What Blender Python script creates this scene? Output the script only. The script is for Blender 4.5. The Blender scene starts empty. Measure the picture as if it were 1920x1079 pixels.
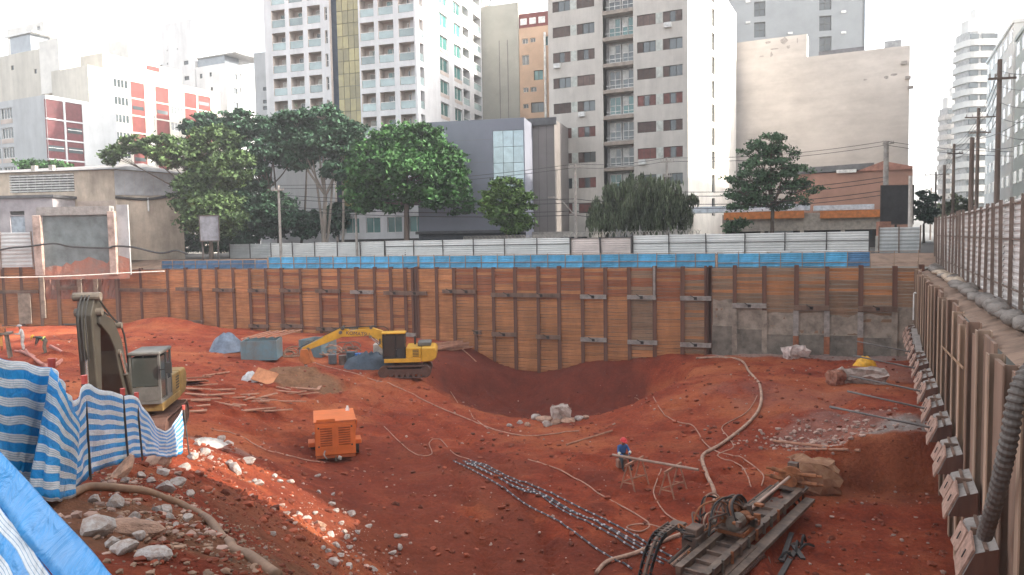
import bpy, math, random
import numpy as np
from mathutils import Vector, Matrix, Euler
random.seed(7); rng = np.random.default_rng(7)
scene = bpy.context.scene
col = scene.collection
# ------------------------------------------------------------------ camera (eye is the origin, street lies 1.6 m lower)
FPX, ROLL, PITCH = 1400.0, math.radians(-1.0), math.radians(3.7)
cam_d = bpy.data.cameras.new("camera"); cam = bpy.data.objects.new("camera", cam_d); col.objects.link(cam)
cam_d.sensor_width = 36.0; cam_d.lens = FPX / 1920 * 36; cam_d.clip_start = 0.1; cam_d.clip_end = 4000
CAM_R = Matrix.Rotation(math.pi / 2 - PITCH, 3, 'X') @ Matrix.Rotation(ROLL, 3, 'Z')
cam.rotation_euler = CAM_R.to_euler(); cam.location = (0, 0, 0)
scene.camera = cam
# ------------------------------------------------------------------ light
SUN_AZ, SUN_EL = math.radians(-8), math.radians(27)      # azimuth counted from +X
world = bpy.data.worlds.new("World"); scene.world = world; world.use_nodes = True
wn = world.node_tree.nodes; wl = world.node_tree.links
sky = wn.new('ShaderNodeTexSky'); sky.sky_type = 'NISHITA'; sky.sun_disc = False
sky.sun_elevation = SUN_EL; sky.sun_rotation = math.pi / 2 - SUN_AZ
sky.air_density = 1.0; sky.dust_density = 7.0; sky.ozone_density = 1.0; sky.altitude = 700
wn['Background'].inputs['Strength'].default_value = 0.15
hsv = wn.new('ShaderNodeHueSaturation'); hsv.inputs['Saturation'].default_value = 0.26      # thin white afternoon haze
wl.new(sky.outputs[0], hsv.inputs['Color']); wl.new(hsv.outputs[0], wn['Background'].inputs[0])
sun_d = bpy.data.lights.new("sun", 'SUN'); sun = bpy.data.objects.new("sun", sun_d); col.objects.link(sun)
sun_d.energy = 2.1; sun_d.angle = math.radians(0.6); sun_d.color = (1.0, 0.90, 0.76)
sdir = Vector((math.cos(SUN_AZ) * math.cos(SUN_EL), math.sin(SUN_AZ) * math.cos(SUN_EL), math.sin(SUN_EL)))
sun.rotation_euler = sdir.to_track_quat('Z', 'Y').to_euler(); sun.location = (60, -10, 60)
scene.view_settings.view_transform = 'Standard'; scene.view_settings.look = 'None'
scene.view_settings.gamma = 1.0; scene.view_settings.use_curve_mapping = False
scene.view_settings.exposure = 2.25
scene.render.engine = 'CYCLES'
scene.cycles.max_bounces = 6; scene.cycles.diffuse_bounces = 3; scene.cycles.glossy_bounces = 3
scene.cycles.transparent_max_bounces = 6

# ------------------------------------------------------------------ measuring helpers: photo pixel -> real place
def ray(px, py): return CAM_R @ Vector((px - 960, -(py - 539.5), -FPX))
def at(px, py, Y): d = ray(px, py); return d * (Y / d.y)
def gz(px, py, z): d = ray(px, py); return d * (z / d.z)
STREET = -1.6
TH = math.radians(26.06)                       # the block is turned by this angle
EX = Vector((math.cos(TH), -math.sin(TH), 0)); EY = Vector((math.sin(TH), math.cos(TH), 0))
# far retaining wall runs from corner WB (right) to WA (left)
WB = Vector((29.0, 53.0, 0)); WD = Vector((-0.9348, 0.3552, 0)); WN = Vector((-0.3552, -0.9348, 0))
def on_line(px, py, P, Dv):
    d = ray(px, py)                            # d.xy * t = P + Dv * s
    a = np.array([[d.x, -Dv.x], [d.y, -Dv.y]]); t, s = np.linalg.solve(a, np.array([P.x, P.y]))
    return d * t, s
def wall_s(px, py=500): return on_line(px, py, WB, WD)[1]
def wall_z(px, py): return on_line(px, py, WB, WD)[0].z
RW = Vector((-math.sin(TH), -math.cos(TH), 0)); RN = Vector((-math.cos(TH), math.sin(TH), 0))   # right wall towards the eye, and into the pit

# ------------------------------------------------------------------ scene helpers
def tag(o, label=None, cat=None, group=None, kind=None):
    if label: o['label'] = label
    if cat: o['category'] = cat
    if group: o['group'] = group
    if kind: o['kind'] = kind
    return o
def empty(name, loc=(0, 0, 0), rz=0.0, label=None, cat=None, group=None):
    o = bpy.data.objects.new(name, None); col.objects.link(o)
    o.location = loc; o.rotation_euler = (0, 0, rz); o.empty_display_size = 0.3
    return tag(o, label, cat, group)
def link(name, me, parent=None, loc=(0, 0, 0), rot=(0, 0, 0), scale=(1, 1, 1)):
    o = bpy.data.objects.new(name, me); col.objects.link(o); o.parent = parent
    o.location = loc; o.rotation_euler = rot; o.scale = scale
    return o
def copy_tree(o, parent=None):
    c = o.copy(); col.objects.link(c); c.parent = parent
    for ch in o.children: copy_tree(ch, c)
    return c
class MB:
    def __init__(s): s.v = []; s.f = []; s.m = []; s.uv = None
    def add(s, vs, fs, mat=0):
        b = len(s.v); s.v.extend([tuple(p) for p in vs])
        for f in fs: s.f.append(tuple(b + i for i in f)); s.m.append(mat)
        return s
    def quad(s, a, b, c, d, mat=0): return s.add([a, b, c, d], [(0, 1, 2, 3)], mat)
    def box(s, c, sz, rz=0.0, mat=0, rot=None):
        hx, hy, hz = sz[0] / 2, sz[1] / 2, sz[2] / 2
        R = rot if rot is not None else Matrix.Rotation(rz, 3, 'Z')
        c = Vector(c)
        vs = [c + R @ Vector((x, y, z)) for z in (-hz, hz) for x, y in ((-hx, -hy), (hx, -hy), (hx, hy), (-hx, hy))]
        return s.add(vs, [(0, 3, 2, 1), (4, 5, 6, 7), (0, 1, 5, 4), (1, 2, 6, 5), (2, 3, 7, 6), (3, 0, 4, 7)], mat)
    def bx(s, x0, y0, z0, x1, y1, z1, mat=0):
        return s.box(((x0 + x1) / 2, (y0 + y1) / 2, (z0 + z1) / 2), (abs(x1 - x0), abs(y1 - y0), abs(z1 - z0)), 0, mat)
    def beam(s, p0, p1, w, h, mat=0, up=(0, 0, 1)):
        p0, p1 = Vector(p0), Vector(p1); d = (p1 - p0)
        L = d.length; d = d.normalized(); u = Vector(up)
        if abs(d.dot(u)) > 0.98: u = Vector((1, 0, 0))
        sd = d.cross(u).normalized(); u = sd.cross(d)
        R = Matrix((d, sd, u)).transposed()
        return s.box((p0 + p1) / 2, (L, w, h), 0, mat, R)
    def cyl(s, p0, p1, r0, r1=None, n=10, mat=0, caps=True):
        r1 = r0 if r1 is None else r1
        p0, p1 = Vector(p0), Vector(p1); d = (p1 - p0).normalized()
        u = Vector((0, 0, 1)) if abs(d.z) < 0.9 else Vector((1, 0, 0))
        a = d.cross(u).normalized(); b = d.cross(a)
        vs = []
        for p, r in ((p0, r0), (p1, r1)):
            for i in range(n):
                t = 2 * math.pi * i / n; vs.append(p + (a * math.cos(t) + b * math.sin(t)) * r)
        fs = [(i, (i + 1) % n, n + (i + 1) % n, n + i) for i in range(n)]
        if caps: fs += [tuple(range(n - 1, -1, -1)), tuple(range(n, 2 * n))]
        return s.add(vs, fs, mat)
    def tube(s, pts, r, n=6, mat=0, smooth=0):
        P = [Vector(p) for p in pts]
        if smooth: P = catmull(P, smooth)
        R = r if hasattr(r, '__len__') else [r] * len(P)
        if len(R) != len(P): R = list(np.interp(np.linspace(0, 1, len(P)), np.linspace(0, 1, len(R)), R))
        vs = []; prev = None
        for i, p in enumerate(P):
            d = (P[min(i + 1, len(P) - 1)] - P[max(i - 1, 0)]).normalized()
            if prev is None:
                u = Vector((0, 0, 1)) if abs(d.z) < 0.9 else Vector((1, 0, 0)); a = d.cross(u).normalized()
            else: a = (prev - d * prev.dot(d)).normalized()
            prev = a; b = d.cross(a)
            for k in range(n):
                t = 2 * math.pi * k / n; vs.append(p + (a * math.cos(t) + b * math.sin(t)) * R[i])
        fs = [(i * n + k, i * n + (k + 1) % n, (i + 1) * n + (k + 1) % n, (i + 1) * n + k) for i in range(len(P) - 1) for k in range(n)]
        fs += [tuple(range(n - 1, -1, -1)), tuple(range((len(P) - 1) * n, len(P) * n))]
        return s.add(vs, fs, mat)
    def prism(s, prof, y0, y1, mat=0):
        """polygon in local x,z pushed along y"""
        n = len(prof); vs = [(x, y0, z) for x, z in prof] + [(x, y1, z) for x, z in prof]
        fs = [tuple(range(n)), tuple(range(2 * n - 1, n - 1, -1))] + [(i, n + i, n + (i + 1) % n, (i + 1) % n) for i in range(n)]
        return s.add(vs, fs, mat)
    def mesh(s, name, mats, smooth=False):
        me = bpy.data.meshes.new(name); me.from_pydata(s.v, [], s.f)
        for m in (mats if isinstance(mats, (list, tuple)) else [mats]): me.materials.append(m)
        me.polygons.foreach_set('material_index', s.m)
        if smooth: me.polygons.foreach_set('use_smooth', [True] * len(s.f))
        me.update(); return me
    def build(s, name, mats, parent=None, loc=(0, 0, 0), rot=(0, 0, 0), smooth=False, bevel=0):
        o = link(name, s.mesh(name, mats, smooth), parent, loc, rot)
        if bevel:
            b = o.modifiers.new('bevel', 'BEVEL'); b.width = bevel; b.segments = 2; b.limit_method = 'ANGLE'
        return o
def catmull(P, k):
    out = []
    for i in range(len(P) - 1):
        p0, p1, p2, p3 = P[max(i - 1, 0)], P[i], P[i + 1], P[min(i + 2, len(P) - 1)]
        for j in range(k):
            t = j / k
            out.append(0.5 * (2 * p1 + (p2 - p0) * t + (2 * p0 - 5 * p1 + 4 * p2 - p3) * t * t + (3 * p1 - p0 - 3 * p2 + p3) * t ** 3))
    out.append(P[-1]); return out

# ------------------------------------------------------------------ materials (all procedural)
MATS = {}
def mat(name, c, rough=0.8, var=0.18, scale=2.0, bump=0.0, metal=0.0, c2=None, spec=0.4, streak=False, rnd=0.0, island=False, coat=0, stain=0.0, stsc=(.5, .5, .12)):
    if name in MATS: return MATS[name]
    m = bpy.data.materials.new(name); m.use_nodes = True; MATS[name] = m
    N = m.node_tree.nodes; L = m.node_tree.links; b = N['Principled BSDF']
    b.inputs['Roughness'].default_value = rough; b.inputs['Metallic'].default_value = metal
    b.inputs['Specular IOR Level'].default_value = spec
    if coat: b.inputs['Coat Weight'].default_value = coat
    tc = N.new('ShaderNodeTexCoord'); mp = N.new('ShaderNodeMapping'); L.new(tc.outputs['Object'], mp.inputs[0])
    if streak: mp.inputs['Scale'].default_value = (1, 1, 0.12)
    nz = N.new('ShaderNodeTexNoise'); nz.inputs['Scale'].default_value = scale; nz.inputs['Detail'].default_value = 6; nz.inputs['Roughness'].default_value = 0.65
    L.new(mp.outputs[0], nz.inputs['Vector'])
    cr = N.new('ShaderNodeValToRGB')
    a = c2 if c2 else tuple(x * (1 - var * 2) for x in c); d = tuple(min(1, x * (1 + var)) for x in c)
    cr.color_ramp.elements[0].position = 0.3; cr.color_ramp.elements[1].position = 0.62
    cr.color_ramp.elements[0].color = (*a, 1); cr.color_ramp.elements[1].color = (*d, 1)
    L.new(nz.outputs['Fac'], cr.inputs[0]); out = cr.outputs[0]
    if rnd:
        src = N.new('ShaderNodeNewGeometry').outputs['Random Per Island'] if island else N.new('ShaderNodeObjectInfo').outputs['Random']
        hs = N.new('ShaderNodeHueSaturation'); mr = N.new('ShaderNodeMapRange'); L.new(src, mr.inputs[0])
        mr.inputs[3].default_value = 1 - rnd; mr.inputs[4].default_value = 1 + rnd
        L.new(mr.outputs[0], hs.inputs['Value']); L.new(out, hs.inputs['Color']); out = hs.outputs[0]
    if stain:                                   # water and dirt marks that run on over neighbouring pieces
        gp = N.new('ShaderNodeNewGeometry'); m3 = N.new('ShaderNodeMapping'); m3.inputs['Scale'].default_value = stsc; L.new(gp.outputs['Position'], m3.inputs[0])
        n3 = N.new('ShaderNodeTexNoise'); n3.inputs['Scale'].default_value = 1.0; n3.inputs['Detail'].default_value = 7; n3.inputs['Roughness'].default_value = 0.7; L.new(m3.outputs[0], n3.inputs['Vector'])
        r3 = N.new('ShaderNodeMapRange'); r3.inputs[1].default_value = .35; r3.inputs[2].default_value = .62; r3.inputs[3].default_value = 1 - stain; r3.inputs[4].default_value = 1.04; L.new(n3.outputs['Fac'], r3.inputs[0])
        h3 = N.new('ShaderNodeHueSaturation'); L.new(r3.outputs[0], h3.inputs['Value']); L.new(out, h3.inputs['Color']); out = h3.outputs[0]
    L.new(out, b.inputs['Base Color'])
    if bump:
        n2 = N.new('ShaderNodeTexNoise'); n2.inputs['Scale'].default_value = scale * 5; n2.inputs['Detail'].default_value = 5
        L.new(mp.outputs[0], n2.inputs['Vector'])
        bp = N.new('ShaderNodeBump'); bp.inputs['Strength'].default_value = min(1, bump); bp.inputs['Distance'].default_value = 0.05
        L.new(n2.outputs['Fac'], bp.inputs['Height']); L.new(bp.outputs[0], b.inputs['Normal'])
    return m
def glass(name, c, rough=0.08):
    if name in MATS: return MATS[name]
    m = mat(name, c, rough, var=0.12, scale=0.6, spec=0.8, rnd=0.35); return m
# ================================================================== the pit floor
def vnoise(x, y, seed=0):
    xi = np.floor(x).astype(np.int64); yi = np.floor(y).astype(np.int64); fx = x - xi; fy = y - yi
    fx = fx * fx * (3 - 2 * fx); fy = fy * fy * (3 - 2 * fy)
    def h(a, b):
        n = (a * 374761393 + b * 668265263 + seed * 974634777) & 0x7fffffff
        n = ((n ^ (n >> 13)) * 1274126177) & 0x7fffffff
        return ((n ^ (n >> 16)) & 0xffff) / 65535.0
    return (h(xi, yi) * (1 - fx) + h(xi + 1, yi) * fx) * (1 - fy) + (h(xi, yi + 1) * (1 - fx) + h(xi + 1, yi + 1) * fx) * fy
def fbm(x, y, sc, octv=4, seed=0):
    t = 0; a = 1; s = 0
    for o in range(octv): t = t + a * (vnoise(x / sc, y / sc, seed + o) - 0.5); s += a; a *= 0.55; sc *= 0.48
    return t / s * 2
CP = []
def cz(px, py, z): p = gz(px, py, z); CP.append((p.x, p.y, z))
def cw(px, py):
    p, s = on_line(px, py, WB, WD); CP.append((p.x, p.y, p.z))
for a in ((250, 612), (330, 606), (450, 618), (600, 624), (700, 630), (780, 634), (880, 650), (945, 684), (1030, 692), (1100, 668), (1180, 668), (1260, 664), (1330, 664), (1450, 664), (1560, 666), (1680, 664), (1725, 662)): cw(*a)
for a in ((300, 618, -7.2), (200, 625, -7.5), (480, 668, -8.0), (580, 672, -8.5), (765, 700, -9.1), (560, 700, -8.5), (480, 720, -7.9), (420, 760, -7.5), (360, 720, -7.2),
          (620, 868, -9.6), (520, 800, -8.5), (640, 770, -9.0), (700, 760, -9.4), (850, 760, -10.1), (700, 900, -9.9), (780, 840, -9.9), (900, 900, -10.0), (960, 1079, -10.3), (800, 1000, -10.1),
          (1000, 755, -11.7), (900, 722, -11.2), (1100, 740, -11.7), (1190, 715, -11.2), (1000, 800, -10.6), (1150, 795, -10.3), (860, 700, -10.2),
          (1290, 695, -9.5), (1240, 745, -9.7), (1350, 700, -9.3), (1500, 690, -9.1), (1650, 690, -9.1), (1450, 760, -9.3), (1600, 760, -9.2), (1300, 850, -9.9), (1170, 880, -10.0),
          (1500, 830, -9.45), (1640, 800, -9.1), (1400, 950, -10.0), (1560, 930, -10.0), (1400, 1079, -10.4), (1100, 1000, -10.2), (1720, 850, -8.95), (1700, 790, -8.9), (1600, 1000, -10.2),
          (345, 850, -6.0), (250, 875, -4.3), (190, 900, -3.3), (430, 850, -6.9), (400, 900, -5.4), (330, 940, -4.0), (300, 1000, -2.9), (480, 1079, -2.6), (140, 1000, -2.2),
          (560, 900, -8.4), (500, 950, -6.8), (600, 1000, -7.7), (680, 1000, -9.4), (640, 1079, -7.2), (720, 1079, -9.5), (560, 1079, -4.4), (460, 960, -5.6)): cz(*a)
CP += [(-12, 25, -6.6), (-20, 30, -6.9), (-10.5, 15, -5.6), (-8, 8, -3.4), (-35, 50, -7.2), (-30, 66, -7.6), (-45, 70, -7.6), (-28, 40, -7.0), (0, 0, -1.62), (-4, 2.5, -2.0), (3, 1.5, -1.9),
       (-3, -2, -1.6), (2, 5, -4.5), (5, 9, -9.0), (1, 12, -9.0), (10, 15, -10.2), (-18, 12, -5.5), (-30, 20, -6), (-45, 40, -7), (9, 3, -9)]
CPA = np.array(CP)
def _tps(d2): return np.where(d2 > 1e-9, d2 * np.log(np.maximum(d2, 1e-9)) * 0.5, 0.0)
_n = len(CPA); _K = _tps(((CPA[:, None, :2] - CPA[None, :, :2]) ** 2).sum(-1)) + np.eye(_n) * 1.5
_P = np.hstack([np.ones((_n, 1)), CPA[:, :2]]); _A = np.zeros((_n + 3, _n + 3)); _A[:_n, :_n] = _K; _A[:_n, _n:] = _P; _A[_n:, :_n] = _P.T
_w = np.linalg.solve(_A, np.concatenate([CPA[:, 2], np.zeros(3)]))
def sstep(a, b, x): t = np.clip((x - a) / (b - a), 0, 1); return t * t * (3 - 2 * t)
def bump_at(x, y, px, py, z, rx, ry, h, p=1.0):
    c = gz(px, py, z); d = ((x - c.x) / rx) ** 2 + ((y - c.y) / ry) ** 2
    return h * np.exp(-d * 1.3) * p
RUTS = [[(gz(*p).x, gz(*p).y) for p in q] for q in (((760, 705, -9.1), (690, 735, -9.3), (640, 775, -9.2), (560, 800, -8.8), (440, 790, -7.8)), ((700, 740, -9.3), (800, 800, -10), (900, 880, -10), (960, 1000, -10.2), (980, 1079, -10.3)), ((420, 745, -7.6), (520, 735, -8.1), (640, 720, -8.9)), ((1060, 860, -10), (1200, 920, -10), (1350, 920, -9.9), (1450, 860, -9.5)))]
def height(x, y):
    x = np.asarray(x, float); y = np.asarray(y, float); shp = x.shape; xf = x.ravel(); yf = y.ravel(); z = np.zeros_like(xf)
    for i in range(0, len(xf), 20000):
        xs = xf[i:i + 20000]; ys = yf[i:i + 20000]
        d2 = (xs[:, None] - CPA[None, :, 0]) ** 2 + (ys[:, None] - CPA[None, :, 1]) ** 2
        z[i:i + 20000] = _tps(d2) @ _w[:_n] + _w[_n] + _w[_n + 1] * xs + _w[_n + 2] * ys
    z = np.clip(z, -12.2, -1.62)
    # coordinates along / away from the right hand wall
    s = (xf - WB.x) * RW.x + (yf - WB.y) * RW.y; d = (xf - WB.x) * RN.x + (yf - WB.y) * RN.y
    edge = 0.5 * fbm(xf, yf, 2.2, 3, 5)
    tr = sstep(25.3, 25.65, s + edge) * sstep(5.9, 5.5, d + edge)            # lower trench beside the wall
    z = z * (1 - tr) + np.minimum(z, -10.85) * tr
    hr = np.hypot((xf - 2.9) / 10.0, (yf - 53.5) / 10.0) + 0.05 * fbm(xf, yf, 3, 2, 9)
    z -= (1.6 + .55 * fbm(xf, yf, 3.5, 3, 91) + .25 * fbm(xf, yf, 1.1, 2, 95)) * sstep(1.02, 0.80, hr) * (.25 + .75 * sstep(.3, 5.0, (xf - WB.x) * WN.x + (yf - WB.y) * WN.y))
    pt = gz(1545, 815, -9.4); q = np.exp(-(((xf - pt.x) / 2.6) ** 4 + ((yf - pt.y) / 1.9) ** 4))
    z -= 0.45 * q                                                            # shallow breaking-out hole with rubble
    z += bump_at(xf, yf, 305, 612, -7.2, 5, 2.0, 1.1) + bump_at(xf, yf, 570, 712, -8.5, 2.6, 1.6, 0.75) + bump_at(xf, yf, 420, 640, -7.6, 3, 1.5, 0.3)
    z += bump_at(xf, yf, 1345, 735, -9.4, 5, 5, 0.55) + 0.4 * sstep(15, 17, s) * sstep(25.4, 25.1, s + edge) * sstep(4.2, 3.4, d + edge) + bump_at(xf, yf, 60, 655, -7.2, 4, 2.5, 0.5)
    for path in RUTS:                                                        # caterpillar tracks of the excavators
        for a, b in zip(path[:-1], path[1:]):
            ux, uy = b[0] - a[0], b[1] - a[1]; L2 = ux * ux + uy * uy; t = np.clip(((xf - a[0]) * ux + (yf - a[1]) * uy) / L2, 0, 1); dd = np.hypot(xf - a[0] - t * ux, yf - a[1] - t * uy)
            inn = ((xf - a[0]) * ux + (yf - a[1]) * uy) / L2; inn = (inn > 0) & (inn < 1); tr_ = np.exp(-((dd - 1.05) / .28) ** 4) * inn; al = t * math.sqrt(L2)
            z += tr_ * (-.15 + .07 * np.sin(al * 2 * math.pi / .45)) + .05 * np.exp(-((dd - 1.5) / .15) ** 2) * inn
    near = np.hypot(xf, yf) < 2.5
    z += np.where(near, 0, 0.20 * fbm(xf, yf, 4.0, 3, 11) + 0.13 * fbm(xf, yf, 1.0, 3, 21) + 0.09 * np.abs(fbm(xf, yf, 0.5, 2, 31)))
    # caterpillar ruts on the left part and in the middle
    rut = np.sin((xf * 0.35 + yf * 0.94 + 0.6 * fbm(xf, yf, 6, 2, 44)) * 2 * math.pi / 1.3)
    z += 0.05 * rut * sstep(-4, -9, xf) * sstep(28, 33, yf) * sstep(52, 46, yf)
    return z.reshape(shp)
def hz(x, y): return float(height(np.array([x]), np.array([y]))[0])
def ground_at(px, py):
    """where the sight line through a pixel of the photo meets the pit floor"""
    d = ray(px, py); t = np.arange(3.5, 90, 0.05) / d.y; zz = height(d.x * t, d.y * t); i = int(np.argmax(zz >= d.z * t))
    return Vector((d.x * t[i], d.y * t[i], zz[i]))
GX = np.arange(-56, 34, 0.2); 
GY = np.concatenate([np.arange(-3, 26, 0.14), np.arange(26, 84, 0.22)])
XX, YY = np.meshgrid(GX, GY); ZZ = height(XX, YY)
sR = (XX - WB.x) * RN.x + (YY - WB.y) * RN.y; sF = (XX - WB.x) * WN.x + (YY - WB.y) * WN.y
ok = (sR > -0.35) & (sF > -0.35) & (XX > -55.5) & ((XX + 2) * 43 + (YY + 3) * 60 > -60)
idx = -np.ones(XX.shape, int); idx[ok] = np.arange(ok.sum())
q = ok[:-1, :-1] & ok[1:, :-1] & ok[:-1, 1:] & ok[1:, 1:]
quads = np.stack([idx[:-1, :-1][q], idx[:-1, 1:][q], idx[1:, 1:][q], idx[1:, :-1][q]], 1)
V = np.stack([XX[ok], YY[ok], ZZ[ok]], 1)
me = bpy.data.meshes.new('pit_floor'); me.from_pydata(V.tolist(), [], quads.tolist()); me.polygons.foreach_set('use_smooth', [True] * len(quads))
# soils that differ by themselves: cement grey, brown clay, moist dark earth, pale sandy fill
vx, vy = V[:, 0], V[:, 1]; n1 = fbm(vx, vy, 1.6, 4, 71); n2 = fbm(vx, vy, 5, 3, 72)
def blob(px, py, rx, ry, ang=0.0, ns=0.5, pw=3.0):
    c = ground_at(px, py); dx = vx - c.x; dy = vy - c.y; ca, sa = math.cos(ang), math.sin(ang)
    r = np.sqrt(((dx * ca + dy * sa) / rx) ** 2 + ((-dx * sa + dy * ca) / ry) ** 2) + ns * n1
    return sstep(1.15, 0.8, r)
grey = np.maximum.reduce([blob(1712, 812, 2.0, 3.4, -TH, 0.3) * (1 - sstep(24.2, 24.9, (vx - WB.x) * RW.x + (vy - WB.y) * RW.y)), 0.75 * blob(1540, 667, 9, 1.2, -TH, 0.35), 0.3 * blob(1560, 815, 2.8, 2.0, 0, 0.9), 0.45 * blob(380, 830, 1.6, 1.6, 0, 0.8), 0.25 * blob(1680, 700, 2.5, 3, 0, 0.6), 0.12 * blob(1480, 745, 4, 3, 0, 1.3)])
brown = np.maximum.reduce([blob(565, 715, 2.9, 2.2, 0, 0.4), 0.8 * blob(300, 975, 2.4, 2.6, 0, 0.7), 0.45 * blob(520, 1010, 1.3, 4.0, 0.5, 0.4), 0.25 * blob(1690, 900, 2.5, 2.0, 0, 0.5)])
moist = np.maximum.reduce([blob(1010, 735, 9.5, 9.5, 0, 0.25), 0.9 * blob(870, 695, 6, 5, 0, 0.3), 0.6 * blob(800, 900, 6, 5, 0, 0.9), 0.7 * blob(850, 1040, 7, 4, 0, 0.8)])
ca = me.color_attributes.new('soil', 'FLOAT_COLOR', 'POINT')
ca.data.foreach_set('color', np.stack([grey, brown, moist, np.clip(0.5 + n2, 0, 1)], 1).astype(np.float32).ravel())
def soil_material():
    m = bpy.data.materials.new('red_earth'); m.use_nodes = True; N = m.node_tree.nodes; L = m.node_tree.links; b = N['Principled BSDF']
    b.inputs['Roughness'].default_value = 0.92; b.inputs['Specular IOR Level'].default_value = 0.2
    tc = N.new('ShaderNodeTexCoord')
    def noise(sc, det=8, rg=0.7):
        n = N.new('ShaderNodeTexNoise'); n.inputs['Scale'].default_value = sc; n.inputs['Detail'].default_value = det; n.inputs['Roughness'].default_value = rg
        L.new(tc.outputs['Object'], n.inputs['Vector']); return n.outputs['Fac']
    def ramp(f, pts):
        r = N.new('ShaderNodeValToRGB'); e = r.color_ramp.elements
        while len(e) < len(pts): e.new(0.5)
        for i, (p, c) in enumerate(pts): e[i].position = p; e[i].color = (*c, 1)
        L.new(f, r.inputs[0]); return r.outputs[0]
    def mix(f, a, c, mode='MIX'):
        x = N.new('ShaderNodeMix'); x.data_type = 'RGBA'; x.blend_type = mode
        if hasattr(f, 'links'): L.new(f, x.inputs['Factor'])
        else: x.inputs['Factor'].default_value = f
        for s, k in ((a, 'A'), (c, 'B')):
            sk = [i for i in x.inputs if i.name == k and i.type == 'RGBA'][0]
            if hasattr(s, 'links'): L.new(s, sk)
            else: sk.default_value = (*s, 1)
        return [o for o in x.outputs if o.type == 'RGBA'][0]
    base = ramp(noise(0.55), [(0.30, (0.17, 0.025, 0.011)), (0.5, (0.295, 0.051, 0.020)), (0.68, (0.41, 0.096, 0.039))])
    fine = ramp(noise(7.0, 10, 0.8), [(0.32, (0.40, 0.38, 0.37)), (0.55, (1, 1, 1)), (0.75, (1.45, 1.5, 1.5))])
    base = mix(ramp(noise(0.16, 5, .6), [(0.48, (0, 0, 0)), (0.66, (0.7, 0.7, 0.7))]), base, (0.50, 0.155, 0.062))
    c = mix(0.75, base, fine, 'MULTIPLY')
    at_ = N.new('ShaderNodeAttribute'); at_.attribute_name = 'soil'; sp = N.new('ShaderNodeSeparateColor'); L.new(at_.outputs['Color'], sp.inputs[0])
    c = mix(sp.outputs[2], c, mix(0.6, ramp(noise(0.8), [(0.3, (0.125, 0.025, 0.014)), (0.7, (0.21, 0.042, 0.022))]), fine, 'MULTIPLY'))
    c = mix(sp.outputs[1], c, mix(0.7, ramp(noise(1.5), [(0.3, (0.17, 0.08, 0.04)), (0.7, (0.31, 0.155, 0.085))]), fine, 'MULTIPLY'))
    c = mix(sp.outputs[0], c, mix(0.6, ramp(noise(2.5), [(0.3, (0.24, 0.18, 0.15)), (0.7, (0.40, 0.34, 0.31))]), fine, 'MULTIPLY'))
    # pale crumbs of stone
    vo = N.new('ShaderNodeTexVoronoi'); vo.inputs['Scale'].default_value = 3.2; L.new(tc.outputs['Object'], vo.inputs['Vector'])
    cr = ramp(vo.outputs['Distance'], [(0.05, (1, 1, 1)), (0.11, (0, 0, 0))]); k = ramp(noise(0.9, 3), [(0.55, (0, 0, 0)), (0.68, (0.8, 0.8, 0.8))])
    c = mix(mix(1.0, cr, k, 'MULTIPLY'), c, (0.50, 0.36, 0.29))
    L.new(c, b.inputs['Base Color'])
    bp = N.new('ShaderNodeBump'); bp.inputs['Strength'].default_value = 0.9; bp.inputs['Distance'].default_value = 0.12
    mh = N.new('ShaderNodeMath'); mh.operation = 'ADD'; L.new(noise(3.0, 10, 0.75), mh.inputs[0]); L.new(noise(14, 6, 0.7), mh.inputs[1])
    L.new(mh.outputs[0], bp.inputs['Height']); L.new(bp.outputs[0], b.inputs['Normal'])
    return m
SOIL = soil_material(); MATS['red_earth'] = SOIL
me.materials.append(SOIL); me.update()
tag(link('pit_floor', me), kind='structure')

# ground sheet around the pit up to the horizon, the raised strips behind the walls
asph = mat('street_asphalt', (0.07, 0.068, 0.066), 0.9, scale=0.6, bump=0.3)
def wpt(s, off=0.0, z=0.0): p = WB + WD * s - WN * off; return (p.x, p.y, z)          # off = distance behind the far wall
def rpt(s, off=0.0, z=0.0): p = WB + RW * s - RN * off; return (p.x, p.y, z)
WEND = wall_s(225); BERM = -2.45
mb = MB()
FARL = wpt(95, 4.5, STREET); 
mb.quad(wpt(-6, 4.5, STREET), FARL, (-1500, 1800, STREET), (1500, 1800, STREET))
mb.quad(rpt(-5, 2.2, STREET), rpt(60, 2.2, STREET), (1500, -600, STREET), (1500, 1800, STREET))
mb.quad(FARL, (-62, 40, STREET), (-1500, -600, STREET), (-1500, 1800, STREET))
mb.add([rpt(60, 2.2, STREET), (-2, -3, STREET), (-62, 40, STREET), (-1500, -600, STREET), (1500, -600, STREET)], [(0, 1, 2, 3, 4)])
tag(mb.build('ground', asph), kind='structure')
mb = MB()
for i in range(46):
    s0, s1 = -5 + i * 2.2, -2.8 + i * 2.2
    mb.quad(wpt(s0, 0.1, BERM), wpt(s1, 0.1, BERM), wpt(s1, 4.6, STREET + 0.01), wpt(s0, 4.6, STREET + 0.01))
o = mb.build('far_berm', mat('dusty_earth', (0.26, 0.17, 0.12), 0.95, scale=1.2, bump=0.8)); tag(o, kind='structure')
mb = MB()
for i in range(24):
    s0, s1 = -2 + i * 2.4, 0.4 + i * 2.4
    a = [rpt(s0, -0.08, -2.86), rpt(s1, -0.08, -2.86), rpt(s1, 1.2, -2.45), rpt(s0, 1.2, -2.45), rpt(s1, 2.3, STREET + 0.02), rpt(s0, 2.3, STREET + 0.02)]
    mb.add(a, [(0, 1, 2, 3), (3, 2, 4, 5)])
o = mb.build('side_berm', mat('dusty_earth', (0.26, 0.17, 0.12), 0.95, scale=1.2, bump=0.8)); tag(o, kind='structure')
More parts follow.
